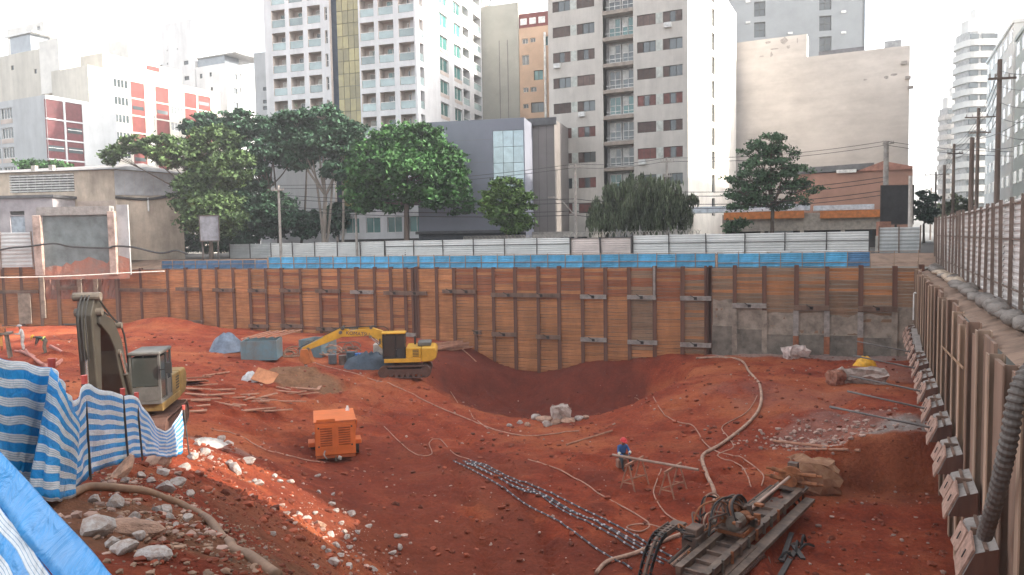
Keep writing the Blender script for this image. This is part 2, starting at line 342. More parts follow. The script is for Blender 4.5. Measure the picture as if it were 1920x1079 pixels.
# ================================================================== retaining walls
rust = mat('rusty_steel', (0.115, 0.052, 0.034), 0.85, var=0.25, scale=1.5, bump=0.3, c2=(0.055, 0.028, 0.022), streak=True)
rust2 = mat('rusty_steel_pale', (0.17, 0.105, 0.075), 0.85, var=0.25, scale=1.5, bump=0.3, streak=True)
greysteel = mat('dusty_grey_steel', (0.27, 0.235, 0.21), 0.75, var=0.2, scale=2.5, bump=0.2)
shot = mat('sprayed_concrete', (0.27, 0.22, 0.175), 0.95, var=0.25, scale=1.3, bump=0.9)
shotw = mat('wet_sprayed_concrete', (0.17, 0.145, 0.118), 0.9, var=0.25, scale=1.2, bump=0.9)
darkhole = mat('dark_iron', (0.035, 0.03, 0.028), 0.8)
def board_material(name, island, base=(0.46, 0.20, 0.080), dark=(0.29, 0.112, 0.048)):
    m = mat(name, base, 0.9, scale=2.2, c2=dark, rnd=0.15, island=island, bump=0.5, stain=.32, stsc=(.45, .45, .2))
    mp = [n for n in m.node_tree.nodes if n.type == 'MAPPING'][0]; mp.inputs['Scale'].default_value = (0.35, 1, 5.0)
    return m
BRD = board_material('lagging_board', False); BRDS = board_material('lagging_boards_far', True)
BRDR = board_material('lagging_board_red', False, (0.33, 0.115, 0.05), (0.19, 0.062, 0.032)); BRDD = board_material('lagging_board_dusty', False, (0.31, 0.19, 0.115), (0.17, 0.095, 0.06))
def board_mesh(name, m):
    """a sawn board, 1 m long, 1 m high, worn at its edges (scaled when placed)"""
    mb = MB(); vs = []
    for x in np.linspace(0, 1, 5):
        j = random.uniform(-0.05, 0.05); k = random.uniform(-0.05, 0.05)
        vs += [(x, 0, 0.02 + j), (x, -1, 0.08 + j), (x, -1, 0.92 + k), (x, 0, 0.98 + k)]
    fs = [(i * 4 + a, i * 4 + 4 + a, i * 4 + 4 + (a + 1) % 4, i * 4 + (a + 1) % 4) for i in range(4) for a in range(4)] + [(3, 2, 1, 0), (16, 17, 18, 19)]
    mb.add(vs, fs); return mb.mesh(name, m)
BM = {k: [board_mesh('board', m) for _ in range(5)] for k, m in (('n', BRD), ('r', BRDR), ('d', BRDD))}
def hpile_mesh(name, m, w=0.30, d=0.30, t=0.035):
    mb = MB(); mb.bx(-w / 2, -d, 0, w / 2, -d + t, 1); mb.bx(-w / 2, -t, 0, w / 2, 0, 1); mb.bx(-t / 2, -d + t + 0.002, 0.001, t / 2, -t - 0.002, 0.999)
    return mb.mesh(name, m)
HP = hpile_mesh('soldier_pile', rust); HPG = hpile_mesh('soldier_pile', greysteel); HPR = hpile_mesh('soldier_pile', rust2, 0.34, 0.34)
WANG = math.atan2(-WD.y, -WD.x)                 # local x of a wall runs to the right, local -y into the pit
def waler(wall, x0, x1, z, m=greysteel, head=True, y=-0.31):
    mb = MB()
    for dz in (0.0, 0.19): mb.bx(x0 - 0.15, y - 0.2, z + dz, x1 + 0.15, y - 0.003, z + dz + 0.15)
    mb.bx(x0 - 0.10, y - 0.17, z + 0.151, x1 + 0.10, y - 0.02, z + 0.189)
    o = mb.build('waler', m, wall)
    if head:
        for k in range(1 if x1 - x0 < 2.6 else 2):
            xm = x0 + (x1 - x0) * (0.5 if x1 - x0 < 2.6 else 0.25 + 0.5 * k); b = MB()
            b.box((xm, y - 0.225, z + 0.17), (0.24, 0.04, 0.24), rot=Matrix.Rotation(0.35, 3, 'X')); b.cyl((xm, y - 0.25, z + 0.17), (xm - 0.35, y - 0.5, z + 0.42), 0.03, n=6)
            b.build('anchor_head', darkhole, o)
    return o
def make_wall(name, label, pxs, bottoms, ztop, individual, kinds, board_h=0.245):
    """pxs: pile columns (left to right) read off the photo; bottoms: last board level of each bay"""
    S = [wall_s(p) for p in pxs]; org = WB + WD * S[0]
    w = empty(name, (org.x, org.y, 0), WANG, label, 'retaining wall', 'timber lagged retaining walls of the pit')
    X = [S[0] - s for s in S]
    for i, x in enumerate(X):
        zb = min(bottoms[max(i - 1, 0)], bottoms[min(i, len(bottoms) - 1)]) - 2.0
        top = ztop + random.uniform(0.0, 0.16)
        link('soldier_pile', HP, w, (x, 0, zb), (0, random.uniform(-0.004, 0.004), 0), (random.uniform(0.9, 1.15), 1, top - zb))
    for i in range(len(X) - 1):
        x0, x1 = X[i] + 0.03, X[i + 1] - 0.03; z = ztop - 0.06; far = MB()
        while z > bottoms[i] - (1.6 if len(bottoms) == 13 else 0.5):
            h = board_h * random.uniform(0.8, 1.25); z -= h; y = -0.10 - random.uniform(0, 0.05)
            kd = kinds(i, z)
            if i in individual:
                link('board', random.choice(BM[kd]), w, (x0, y, z), (0, random.uniform(-0.006, 0.006), 0), (x1 - x0, 0.055 + random.uniform(0, 0.025), h * 0.97))
            else:
                far.bx(x0, y - random.uniform(0.05, 0.08), z, x1, y, z + h * 0.96)
        if far.v: tag(far.build('lagging', BRDS, w), kind='stuff')
    return w, X, lambda p: S[0] - wall_s(p)
ZT = -2.45
# right stretch, with the sprayed concrete skin low down
PR = [1333, 1378, 1434, 1493, 1551, 1614, 1678, 1727]
wr, XR, fx = make_wall('timber_retaining_wall', 'dusty timber lagged wall, lower half grey sprayed concrete, meeting the sheet pile wall', PR,
    [-7.6] * 7, ZT, set(range(7)), lambda i, z: 'd' if (z < -4.6 or random.random() < 0.5) else 'n')
for i in range(7):
    x0, x1 = XR[i] + 0.17, XR[i + 1] - 0.17; zt = [-4.9, -5.6, -5.9, -5.9, -6.0, -6.0, -5.4][i]
    mb = MB(); nx, nzv = 7, 9; zl = np.linspace(-9.9, zt, nzv); vs = []
    for a in range(nzv):
        for b in range(nx):
            top = 0.25 * fbm(np.array([x0 + b * 0.3]), np.array([i * 7.0]), 0.8, 2, 3)[0] if a == nzv - 1 else 0
            vs.append((x0 + (x1 - x0) * b / (nx - 1), -0.20 - 0.06 * random.random() - (0.10 if a == 0 else 0), zl[a] + top))
    mb.add(vs, [(a * nx + b, a * nx + b + 1, a * nx + nx + b + 1, a * nx + nx + b) for a in range(nzv - 1) for b in range(nx - 1)])
    mb.build('sprayed_concrete_skin', shot, wr, smooth=True)
    if i < 6:
        zm = [-7.0, -7.2, -7.55, -7.5, -7.5, -7.6][i]; mb = MB(); mb.bx(x0 - 0.05, -0.34, -9.9, x1 + 0.05, -0.29, zm); mb.bx(x0 - 0.06, -0.36, zm, x1 + 0.06, -0.285, zm + 0.07, 1)
        mb.build('wet_concrete_panel', [shotw, shot], wr)
for i in range(1, 8):
    mb = MB(); mb.bx(XR[i] - 0.19, -0.37, -9.9, XR[i] + 0.19, -0.303, -5.75 + 0.15 * random.random()); mb.build('pile_casing', shot if i not in (3, 4, 5) else greysteel, wr)
    if i in (3, 4, 5): mb = MB(); mb.bx(XR[i] - 0.2, -0.385, -8.9, XR[i] + 0.2, -0.372, -7.6); mb.build('clay_smear', mat('clay_smear', (0.27, 0.10, 0.05), 0.9, scale=3), wr)
for a, b, y in ((1378, 1434, 577), (1493, 1551, 581), (1614, 1678, 583)): waler(wr, fx(a), fx(b), wall_z((a + b) / 2, y), greysteel if a == 1378 else rust2)
# middle stretch
PM = [784, 820, 853, 892, 926, 967, 1009.5, 1049, 1093, 1135.5, 1181, 1228, 1280, 1331]
def wz(p, y): return wall_z(p, y)
BMID = [wz(800, 640), wz(836, 645), wz(870, 652), wz(905, 660), wz(945, 682), wz(990, 655), wz(1030, 690), wz(1070, 664), wz(1114, 668), wz(1158, 672), wz(1205, 672), wz(1254, 676), wz(1305, 672)]
wm, XM, fx = make_wall('timber_retaining_wall', 'orange timber lagged wall with two rows of steel walers behind the hollow', PM, BMID, ZT,
    set(range(2, 13)), lambda i, z: ('d' if i in (10, 12) and random.random() < .6 else 'r' if (z > -5.2 and random.random() < 0.65) else 'n'), 0.262)
for a, b, y in ((725, 800, 553), (835, 892, 550), (926, 1049, 557), (1093, 1135, 560), (1181, 1228, 561), (1280, 1331, 563), (892, 900, 626),
                (926, 967, 630), (1009, 1049, 635), (1093, 1135, 640), (1181, 1230, 645), (1280, 1331, 650)):
    waler(wm, fx(a), fx(b), wz((a + b) / 2, y), greysteel if a in (1181, 1280, 1093) else rust2)
mb = MB(); z0, z1 = -9.4, ZT + 0.05
for k, dx in enumerate((-0.42, -0.14)): mb.bx(XM[0] + dx - 0.1, -0.46 + 0.1 * k, z0, XM[0] + dx + 0.1, -0.20, z1)
mb.build('corner_pile', rust, wm)
mb = MB(); mb.bx(XM[-1] - 0.38, -0.42, -9.6, XM[-1] - 0.2, -0.16, ZT + 0.12); mb.build('corner_pile', rust, wm)
mb = MB(); a = fx(1228); mb.bx(a - 0.09, -0.42, wz(1228, 562), a + 0.09, -0.345, ZT + 0.15); mb.build('pale_post', greysteel, wm)
# left stretch
PL = [225, 266, 317, 350, 378, 408, 440, 471, 500.6, 530, 565, 602, 637.5, 670, 704, 735, 762, 781]
BL = [wz((PL[i] + PL[i + 1]) / 2, 612 + 22 * (PL[i] - 225) / 540) for i in range(17)]
wl_, XL, fx = make_wall('timber_retaining_wall', 'long timber lagged wall behind the skips and the dirt heap', PL, BL, ZT, set(range(7, 17)), lambda i, z: 'n' if random.random() < .8 else 'r', 0.29)
for a, b, y in ((228, 312, 547), (336, 376, 545), (405, 441, 547), (471, 501, 548), (530, 565, 548), (597, 638, 549), (663, 700, 551), (338, 378, 606), (470, 502, 614), (530, 566, 614), (597, 645, 620), (663, 700, 624), (735, 778, 630)):
    waler(wl_, fx(a), fx(b), wz((a + b) / 2, y), rust2 if a < 600 else greysteel, head=a > 400)
# frontal stretch at the far left
cl = on_line(225, 500, WB, WD)[0]; fl = empty('timber_retaining_wall', (cl.x, cl.y + 0.1, 0), math.radians(-4), 'grey brown timber wall below the broken masonry and the tin fence', 'retaining wall', 'timber lagged retaining walls of the pit')
XF = [-17.5, -15.2, -13.1, -11.05, -8.9, -6.9, -4.7, -2.2, -0.35]
for x in XF: link('soldier_pile', HPR if x > -9.5 else HP, fl, (x, 0, -9.2), (0, 0, 0), (1.1, 1, {-8.9: 9.2 - 0.1 + 1.2, -4.7: 9.2 - 0.1, -2.2: 9.2 - 0.4, -0.35: 9.2 + 0.6}.get(x, 9.2 - 1.75)))
for i in range(8):
    mb = MB(); z = -1.75 if i < 4 else -4.2
    while z > -8.2:
        h = 0.29 * random.uniform(.8, 1.2); z -= h; y = -0.1 - random.uniform(0, .05); mb.bx(XF[i] + .03, y - .06, z, XF[i + 1] - .03, y, z + h * .96)
    tag(mb.build('lagging', BRDS, fl), kind='stuff')
redmas = mat('earth_stained_masonry', (0.25, 0.10, 0.065), 0.95, var=0.3, scale=0.9, bump=1.0, c2=(0.20, 0.15, 0.13))
for i in range(4, 8):
    mb = MB(); n = 8; vs = []
    for a in range(7):
        for b in range(n): vs.append((XF[i] + 0.16 + (XF[i + 1] - XF[i] - 0.32) * b / (n - 1), -0.16 - 0.22 * random.random(), -5.6 + 3.4 * a / 6 + (0.2 * random.random() if a == 6 else 0)))
    mb.add(vs, [(a * n + b, a * n + b + 1, a * n + n + b + 1, a * n + n + b) for a in range(6) for b in range(n - 1)]); mb.build('stained_masonry', redmas, fl)
for x, x1, z in ((-15.2, -9.3, -4.9), (-6.9, -4.7, -4.6)): waler(fl, x, x1, z, rust2, head=False)
for x, t, b in ((-8.6, -1.9, -7.6), (-4.4, -1.7, -7.9), (-2.6, -1.8, -6.6)):
    mb = MB(); mb.bx(x - .22, -.5, b, x + .22, -.345, t); mb.build('concrete_rib', shot, fl)
mb = MB(); mb.bx(-11.4, -.5, -8.2, -10.0, -.4, -4.7); mb.build('concrete_patch', shot, fl)

# ------------------------------------------------------------------ right wall of steel piles
RANG = math.atan2(RW.y, RW.x)
rw = empty('sheet_pile_wall', (WB.x, WB.y, 0), RANG, 'brown steel pile wall with stepped tops, running beside the street hoarding', 'retaining wall')
# local x runs towards the eye, local y: RN = rotate(RW, -90) -> pit side is -y
plate = mat('brown_steel_plate', (0.27, 0.17, 0.12), 0.8, var=0.2, scale=1.0, bump=0.2, streak=True); plate2 = mat('light_brown_steel_plate', (0.42, 0.29, 0.205), 0.8, var=0.2, scale=1.0, bump=0.2, streak=True)
plank = mat('tan_infill_board', (0.36, 0.22, 0.13), 0.85, scale=1.4, bump=0.3)
x = 0.3; k = 0
while x < 48:
    top = -2.62 + 0.16 * math.sin(k * 1.7) - 0.06 * (k % 3) + (0.0 if x < 26 else -0.10)
    mb = MB(); mb.bx(x - .2, -.36, -11.6, x + .2, -.325, top); mb.bx(x - .2, -.03, -11.6, x + .2, 0, top); mb.bx(x - .02, -.325, -11.6, x + .02, -.03, top - .001)
    o = mb.build('steel_pile', plate2 if k % 3 else plate, rw)
    m2 = MB(); m2.bx(x + .202, -.20 - .03 * (k % 2), -11.6, x + 2.098, -.12, top - 0.08 - 0.22 * ((k * 7) % 4 == 1)); m2.build('steel_plate', plate if (k * 5) % 7 else plank, rw)
    x += 2.3; k += 1
mb = MB(); mb.beam((26.5, -.39, -4.55), (34.5, -.39, -4.1), .04, .06); mb.build('tie_bar', plank, rw)
mb = MB(); mb.tube([(2.6, -.45, -6.0), (2.6, -.45, -4.15), (2.9, -.40, -4.1), (3.3, -.36, -4.1)], .05, 6); mb.build('white_pipe', mat('white_plastic', (0.7, 0.68, 0.64), .5), rw)
# walers of the right wall: short twin beams with slanted wedge plates and tie bars
ply = mat('pinkish_wedge_plate', (0.40, 0.25, 0.19), 0.85, scale=6, var=.2)
wx = [2.2, 4.4, 6.7, 9.1, 11.7, 14.4, 17.3, 20.3, 23.3, 26.6, 30.0, 33.6, 37.4, 41.0]
for i, x in enumerate(wx):
    z = -6.75 - 0.006 * x - 0.05 * (i % 2); L = 1.75 if x < 20 else 2.2
    prof = [(-.37, z - .30), (-.37, z + .34), (-.80, z + .17), (-1.02, z - .36)]
    n = 4; vs = [(x - L / 2, y, zz) for y, zz in prof] + [(x + L / 2, y, zz) for y, zz in prof]; mb = MB()
    mb.add(vs, [(3, 2, 1, 0), (4, 5, 6, 7)], 1); mb.add(vs, [(0, 1, 5, 4), (1, 2, 6, 5), (2, 3, 7, 6)], 0); mb.add(vs, [(3, 0, 4, 7)], 1)
    wo = mb.build('waler', [greysteel, rust], rw)
    b = MB(); b.bx(x - L / 2, -.62, z + .24, x + L / 2, -.55, z + .30); b.bx(x - .05, -.78, z + .17, x + .05, -.4, z + .36); b.build('flange_strip', rust2, wo)
    for e in (-1, 1):
        b = MB(); xe = x + e * L * .25
        b.box((xe, -.945, z - .08), (L * .44, .05, .66 + .12 * e), rot=Matrix.Rotation(math.radians(-22.5), 3, 'X') @ Matrix.Rotation(.10 * e, 3, 'Y')); b.build('wedge_plate', ply, wo)
        b = MB()
        for q in (-.12, .1): b.box((xe + q * 2, -.976, z - .08 + q), (.05, .02, .2), rot=Matrix.Rotation(math.radians(-22.5), 3, 'X'))
        b.build('slot', darkhole, wo)
    if i in (4, 6, 8, 9, 10):
        b = MB(); ln = 2.9 if i != 10 else 3.4
        for q in (-.05, .04): b.cyl((x + q, -.9, z - .10 + q * .5), (x + .15 + q, -.9 - ln, z + .42), .035, n=6)
        b.build('tie_rods', mat('grey_rods', (.20, .19, .18), .6, metal=.4), wo)
for x in (6.2, 9.5):
    mb = MB(); mb.beam((x, -.55, -6.2), (x + 7.5, -.62, -7.0), .32, .10); mb.build('leaning_plank', greysteel, rw)
# corrugated drain hose on the right
hose = mat('grey_ribbed_hose', (0.13, 0.11, 0.095), .6, scale=6)
mb = MB(); pts = catmull([Vector(p) for p in ((39.5, .95, -2.25), (42.3, .6, -2.25), (43.9, .1, -2.25), (44.7, -.45, -2.7), (44.6, -.6, -3.8), (43.8, -.65, -5.0), (42.5, -.68, -6.3))], 34)
mb.tube(pts, [0.14 + .015 * (1 if i % 4 < 2 else -1) for i in range(len(pts))], 12)
o = mb.build('ribbed_drain_hose', hose, None, (WB.x, WB.y, 0), (0, 0, RANG)); tag(o, 'thick grey ribbed hose hanging down over the brown steel piles', 'hose')
# sandbags and sheeting on the berm behind the piles
bagm = mat('dirty_sheeting', (0.22, 0.19, 0.165), .9, scale=3, bump=.8); bagl = mat('pale_rubble_bag', (0.46, 0.36, 0.27), .9, scale=3, bump=.8)
for k in range(33):
    s = 3 + k * 1.28; mb = MB(); vs = []; fs = []; nu, nv = 9, 6; rx, ry, rzz = random.uniform(.45, .75), random.uniform(.26, .38), random.uniform(.12, .28)
    for a in range(nv + 1):
        for b in range(nu):
            th, ph = math.pi * a / nv, 2 * math.pi * b / nu; w = 1 + random.uniform(-.14, .14)
            vs.append((rx * w * math.sin(th) * math.cos(ph), ry * w * math.sin(th) * math.sin(ph), rzz * w * math.cos(th)))
    for a in range(nv):
        for b in range(nu): fs.append((a * nu + b, a * nu + (b + 1) % nu, (a + 1) * nu + (b + 1) % nu, (a + 1) * nu + b))
    mb.add(vs, fs); p = rpt(s, .5 + .25 * random.random(), -2.48 + rzz * .5)
    pale = k in (5, 6, 7, 9, 10, 12, 13)
    o = mb.build('sandbag', bagl if pale else bagm, None, p, (0, 0, RANG + random.uniform(-.5, .5)), smooth=True)
    tag(o, 'pale lumpy bag of rubble on the berm behind the pile tops' if pale else 'crumpled grey sheeting bag on the berm behind the pile tops', 'bag', 'pale bags behind the pile tops' if pale else 'grey bags behind the pile tops')
# ================================================================== fences round the pit
def rib_mesh(name, m, n, amp, prof=((0, 0), (.35, 0), (.5, 1), (.85, 1))):
    """sheet 1 m long and 1 m high with n horizontal ribs"""
    mb = MB(); zs = []
    for k in range(n):
        for t, a in prof: zs.append(((k + t) / n, -amp * a))
    zs.append((1.0, 0))
    vs = [(x, y, z) for z, y in zs for x in (0, 1)]; mb.add(vs, [(2 * i, 2 * i + 1, 2 * i + 3, 2 * i + 2) for i in range(len(zs) - 1)])
    return mb.mesh(name, m)
blue = mat('blue_painted_tin', (0.085, 0.38, 0.62), .45, var=.25, scale=1.0, rnd=.18, spec=.5); bluef = mat('faded_blue_tin', (0.075, 0.19, 0.34), .6, var=.3, scale=1.2, rnd=.18)
wht = mat('white_tin', (0.66, 0.65, 0.62), .5, var=.12, scale=.8, rnd=.08); pink = mat('pinkish_white_tin', (0.66, 0.56, 0.51), .55, scale=.8, rnd=.06); gtin = mat('grey_tin', (0.46, 0.47, 0.46), .55, scale=.8, rnd=.1)
hoard = mat('dull_hoarding_tin', (0.66, 0.61, 0.57), .5, var=.15, scale=.8, rnd=.10, streak=True)
RIB = {k: rib_mesh('panel', m, n, a) for k, m, n, a in (('blue', blue, 7, .03), ('bluef', bluef, 7, .03), ('wht', wht, 8, .035), ('pink', pink, 8, .035), ('gtin', gtin, 9, .035), ('hoard', hoard, 17, .035))}
postm = mat('brown_post', (0.20, 0.145, 0.115), .8, scale=3); postd = mat('dark_post', (0.07, 0.06, 0.055), .8, scale=3); postt = mat('thin_batten', (0.33, 0.235, 0.17), .85, scale=3)
def fence(name, label, p0, p1, z0, z1, step, kinds, post, pw, rail=None, over=0.1, group=None, postdrop=.2):
    p0, p1 = Vector((*p0[:2], 0)), Vector((*p1[:2], 0)); L = (p1 - p0).length; n = max(1, round(L / step)); st = L / n
    f = empty(name, (p0.x, p0.y, 0), math.atan2((p1 - p0).y, (p1 - p0).x), label, 'fence', group)
    for i in range(n):
        a = (i + .5) / n; za = z0 + random.uniform(-.02, .02); zb = z1 + random.uniform(-.03, .03)
        kd = kinds(i, n) if callable(kinds) else kinds
        if kd: link('panel', RIB[kd], f, (i * st + .01, -.03 + random.uniform(-.012, .012), za), (0, 0, 0), (st - .02, 1, zb - za))
    pm = MB(); pm.bx(-pw / 2, -.075 - pw, 0, pw / 2, -.075, 1); pme = pm.mesh('post', post)
    for i in range(n + 1): link('post', pme, f, (i * st, 0, z0 - postdrop), (random.uniform(-.02, .02), random.uniform(-.02, .02), 0), (1, 1, z1 - z0 + postdrop + over + random.uniform(-.04, .06)))
    if rail:
        for zr in rail:
            r = MB(); r.bx(0, -.072 - .05, zr, L, -.072, zr + .05); r.build('rail', post, f)
    return f
def wl2(px, off=0.0): s = wall_s(px); return wpt(s, off)
g = 'blue tin guards along the top of the timber wall'
fence('guard_fence', 'faded blue tin guard above the wall beside the low house', wl2(300, .3), wl2(499, .3), -2.5, -1.62, 1.5, 'bluef', postt, .05, [-2.0, -1.62], group=g)
fence('guard_fence', 'bright blue tin guard between the lower faded guard and the wall corner', wl2(501, .3), wl2(781, .3), -2.5, -1.37, 1.5, 'blue', postt, .05, [-2.0, -1.36], group=g)
fence('guard_fence', 'longest bright blue tin guard above the orange timber wall', wl2(784, .3), wl2(1341, .3), -2.5, -1.40, 1.5, 'blue', postt, .05, [-2.0, -1.36], group=g)
fence('guard_fence', 'blue tin guard above the dusty timber wall, ending in brown mesh', wl2(1345, .3), wl2(1722, .3), -2.5, -1.40, 1.5, lambda i, n: 'blue' if i < n - 3 else ('bluef' if i == n - 3 else None), postt, .05, [-2.15, -1.36], group=g)
g = 'tin hoarding panels along the far street'
z0 = STREET - .05
fence('hoarding', 'grey white tin hoarding behind the faded blue guard', wl2(330, 8), wl2(640, 8), z0, 0.0, 3.0, lambda i, n: 'gtin' if i < 2 else 'wht', postd, .07, group=g)
fence('hoarding', 'white tin hoarding in front of the round crowned tree', wl2(642, 8), wl2(1020, 8), z0, 0.02, 3.1, 'wht', postd, .07, [-.55], group=g)
fence('hoarding', 'pinkish framed tin hoarding below the utility pole', wl2(1022, 7.8), wl2(1148, 7.8), z0, 0.0, 3.1, 'pink', postd, .13, [-.05], group=g)
fence('hoarding', 'long white tin hoarding below the weeping tree and the shops', wl2(1150, 8), wl2(1648, 8), z0, 0.12, 3.2, 'wht', postd, .08, [-.6], group=g)
fence('tin_gate', 'grey tin gate beside the leaning concrete pole', wl2(1664, 6.5), wl2(1750, 6.5), -2.2, .42, 1.6, 'gtin', postm, .09, group=None)
fence('street_hoarding', 'tall dull tin hoarding with brown posts along the side street', rpt(-3.5, 1.25), rpt(44, 1.25), -2.75, 1.0, 2.1, 'hoard', postm, .11, [-1.9, -.3, .85], over=.06)
fence('tin_fence', 'pale tin fence in front of the small grey house', at(-60, 460, 77), at(62, 460, 77), -2.0, 1.55, 2.8, 'gtin', postm, .1)
# barbed wire coil and spikes on the hoarding
coil = mat('coil_wire', (.42, .38, .33), .6); a = Vector(wl2(1000, 8.1)); b = Vector(wl2(1292, 8.1)); n = 46; mb = MB(); pts = []
for i in range(n * 8 + 1):
    t = i / (n * 8); th = i / 8 * 2 * math.pi; pts.append(a.lerp(b, t) + Vector((0, .22 * math.sin(th), .33 + .22 * math.cos(th))) + (b - a).normalized() * .2 * math.sin(th * .5))
mb.tube(pts, .018, 4); tag(mb.build('barbed_wire_coil', coil), 'coil of barbed wire on the pinkish and white hoarding', 'barbed wire')
mb = MB(); a = Vector(wl2(800, 8.1)); b = Vector(wl2(998, 8.1))
for i in range(70):
    p = a.lerp(b, i / 69); mb.tube([p + Vector((0, 0, 0.03)), p + Vector((.03, 0, .28)), p + Vector((.10, 0, .40))], .017, 4)
mb.beam(a + Vector((0, 0, .10)), b + Vector((0, 0, .10)), .03, .03); tag(mb.build('hoarding_spikes', coil), 'row of bent spikes on top of the white hoarding', 'spikes')
# precast blocks behind the blue guard on the right
for i in range(6):
    s = wall_s(1370 + i * 45); p = wpt(s, 3.2, -1.9); mb = MB(); mb.cyl((-.75, 0, .1), (.75, 0, .1), .42, .42, 10)
    o = mb.build('cement_bag', gtin, None, (p[0], p[1], -1.78), (0, 0, WANG), smooth=False); tag(o, 'grey rolled bag behind the blue guard near the shops', 'bag', 'grey rolled bags')

# ------------------------------------------------------------------ boards, poles and wires
conc = mat('pole_concrete', (.33, .30, .27), .9, scale=2, bump=.3); wood = mat('pole_timber', (.17, .125, .10), .9, scale=2, bump=.3, streak=True); wirem = mat('black_cable', (.03, .03, .03), .6)
def board_sign(label, px0, px1, py0, py1, D, m, frame, legs, zb):
    a, b = at(px0, py0, D), at(px1, py1, D); e = empty('sign_board', (a.x, a.y, zb), 0, label, 'sign board'); W = b.x - a.x
    mb = MB(); mb.bx(.06, -.06, b.z - zb, W - .06, 0, a.z - zb); mb.build('panel', m, e)
    f = MB()
    for z in (b.z, a.z): f.bx(0, -.10, z - zb - .05, W, -.063, z - zb + .05)
    for x in (.0, W - .1): f.bx(x, -.098, b.z - zb + .051, x + .1, -.064, a.z - zb - .051)
    f.build('frame', frame, e)
    for x in legs: l = MB(); l.bx(x * W - .07, .02, 0, x * W + .07, .16, a.z - zb - .1); l.build('post', postd, e)
    return e
board_sign('small blank grey sign board on two posts by the low house', 373, 413, 405, 452, 76.5, mat('sign_grey', (.20, .21, .235), .7), postd, (.1, .86), STREET)
board_sign('big black hoarding board beside the concrete pole', 1650, 1712, 349, 420, 66, mat('board_black', (.045, .043, .045), .7), postd, (.12, .5, .9), STREET)
mb = MB(); p = at(1657, 470, 61); mb.bx(-.55, -.3, -2.4, .45, .3, p.z + 1.2); mb.bx(-.5, -.28, p.z + 1.2, .42, .28, p.z + 2.35, 1)
tag(mb.build('gate_pillar', [mat('pillar_concrete', (.36, .33, .29), .9), mat('pillar_red', (.33, .16, .11), .9)], None, (p.x, p.y, 0)), 'stub of a gate pillar, red above and grey below', 'pillar')
def pole(label, px, ytop, D, r, m, arms=(), z0=STREET, lean=0.0, lamp=False):
    t = at(px, ytop, D); e = empty('utility_pole', (t.x, t.y, z0), 0, label, 'utility pole', 'utility poles'); h = t.z - z0
    mb = MB(); mb.cyl((0, 0, 0), (lean * h, 0, h), r, r * .72, 10); mb.build('shaft', m, e)
    for f, w in arms:
        b = MB(); b.beam((-w / 2 + lean * h * f, -r - .07, h * f), (w / 2 + lean * h * f, -r - .07, h * f + .05), .1, .12); ar = b.build('crossarm', m, e)
        i = MB()
        for k in (-.9, -.5, .5, .9): i.cyl((k * w / 2 + lean * h * f, -r - .07, h * f + .085), (k * w / 2 + lean * h * f, -r - .07, h * f + .3), .05, .035, 6)
        i.build('insulator', conc, ar)
    if lamp:
        b = MB(); b.tube([(0, -r, h * .42), (-1.4, -.5, h * .60), (-2.1, -.6, h * .63)], .05, 6); b.box((-2.4, -.6, h * .635), (.7, .25, .12)); b.build('lamp_arm', conc, e)
    return e, Vector((t.x + lean * h, t.y, t.z))
PT = {}
for k, lb, px, yt, D, r, m, arms, lean, lamp in (
    ('a', 'grey concrete utility pole with a lamp arm in front of the banded apartment block', 1078, 308, 74, .17, conc, ((.96, 1.2),), 0, True),
    ('b', 'utility pole rising behind the weeping tree', 1250, 296, 76, .16, conc, ((.95, 1.4), (.8, 1.0)), 0, False),
    ('c', 'square concrete pole behind the big black board', 1662, 265, 68, .28, conc, ((.97, 1.0),), 0, False),
    ('d', 'leaning pale concrete pole in front of the tin gate', 1709, 330, 59.5, .2, mat('pale_concrete', (.52, .47, .42), .9), (), -.01, False),
    ('e', 'brown timber pole beside the leafy street trees', 1771, 310, 66, .16, wood, (), 0, False),
    ('f', 'thick brown timber pole standing close behind the tall hoarding', 1823, 258, 40, .15, wood, (), 0, False),
    ('g', 'tallest timber pole in front of the grey green building', 1875, 112, 44, .17, wood, ((.9, 1.6),), 0, False),
    ('h', 'timber pole with a cross arm in front of the white round tower', 1835, 203, 75, .2, wood, ((.93, 3.0), (.82, 2.2)), 0, False),
    ('i', 'slim timber pole in front of the banded far tower', 1789, 270, 95, .22, wood, ((.9, 2.0),), 0, False),
    ('j', 'far street pole with a long cross arm against the white sky', 1755, 322, 120, .17, wood, ((.95, 4.0),), 0, False),
    ('k', 'short far street pole beside the roadside trees', 1746, 352, 150, .16, wood, ((.9, 1.5),), 0, False),
    ('l', 'pale pole among the trunks of the dark street trees', 522, 348, 79, .16, conc, ((.93, 1.3),), 0, False),
    ('m', 'short pole between the round tree and the dark trees', 667, 398, 78, .15, conc, (), 0, False)):
    PT[k] = pole(lb, px, yt, D, r, m, arms, STREET if k not in 'fd' else -2.4, lean, lamp)[1]
def wire(a, b, sag, r=.022, lab='black cables strung between the street poles'):
    a, b = Vector(a), Vector(b); n = 14; mb = MB()
    mb.tube([a.lerp(b, i / n) - Vector((0, 0, sag * 4 * (i / n) * (1 - i / n))) for i in range(n + 1)], r, 4)
    tag(mb.build('overhead_cable', wirem), lab, 'cable', 'overhead cables of the far street')
V3 = Vector
PN = {'a': 'lamp arm pole', 'b': 'pole behind the weeping tree', 'c': 'square concrete pole', 'l': 'pale pole among the dark trunks', 'g': 'tallest timber pole', 'h': 'cross armed timber pole', 'i': 'slim timber pole', 'j': 'far street pole'}
def span(k, m, dz0, dz1, sag, r=.022, low=False, ox=0): wire(PT[k] + V3((ox, 0, dz0)), PT[m] + V3((0, 0, dz1)), sag, r, ('lower ' if low else '') + 'cable from the ' + PN[k] + ' to the ' + PN[m])
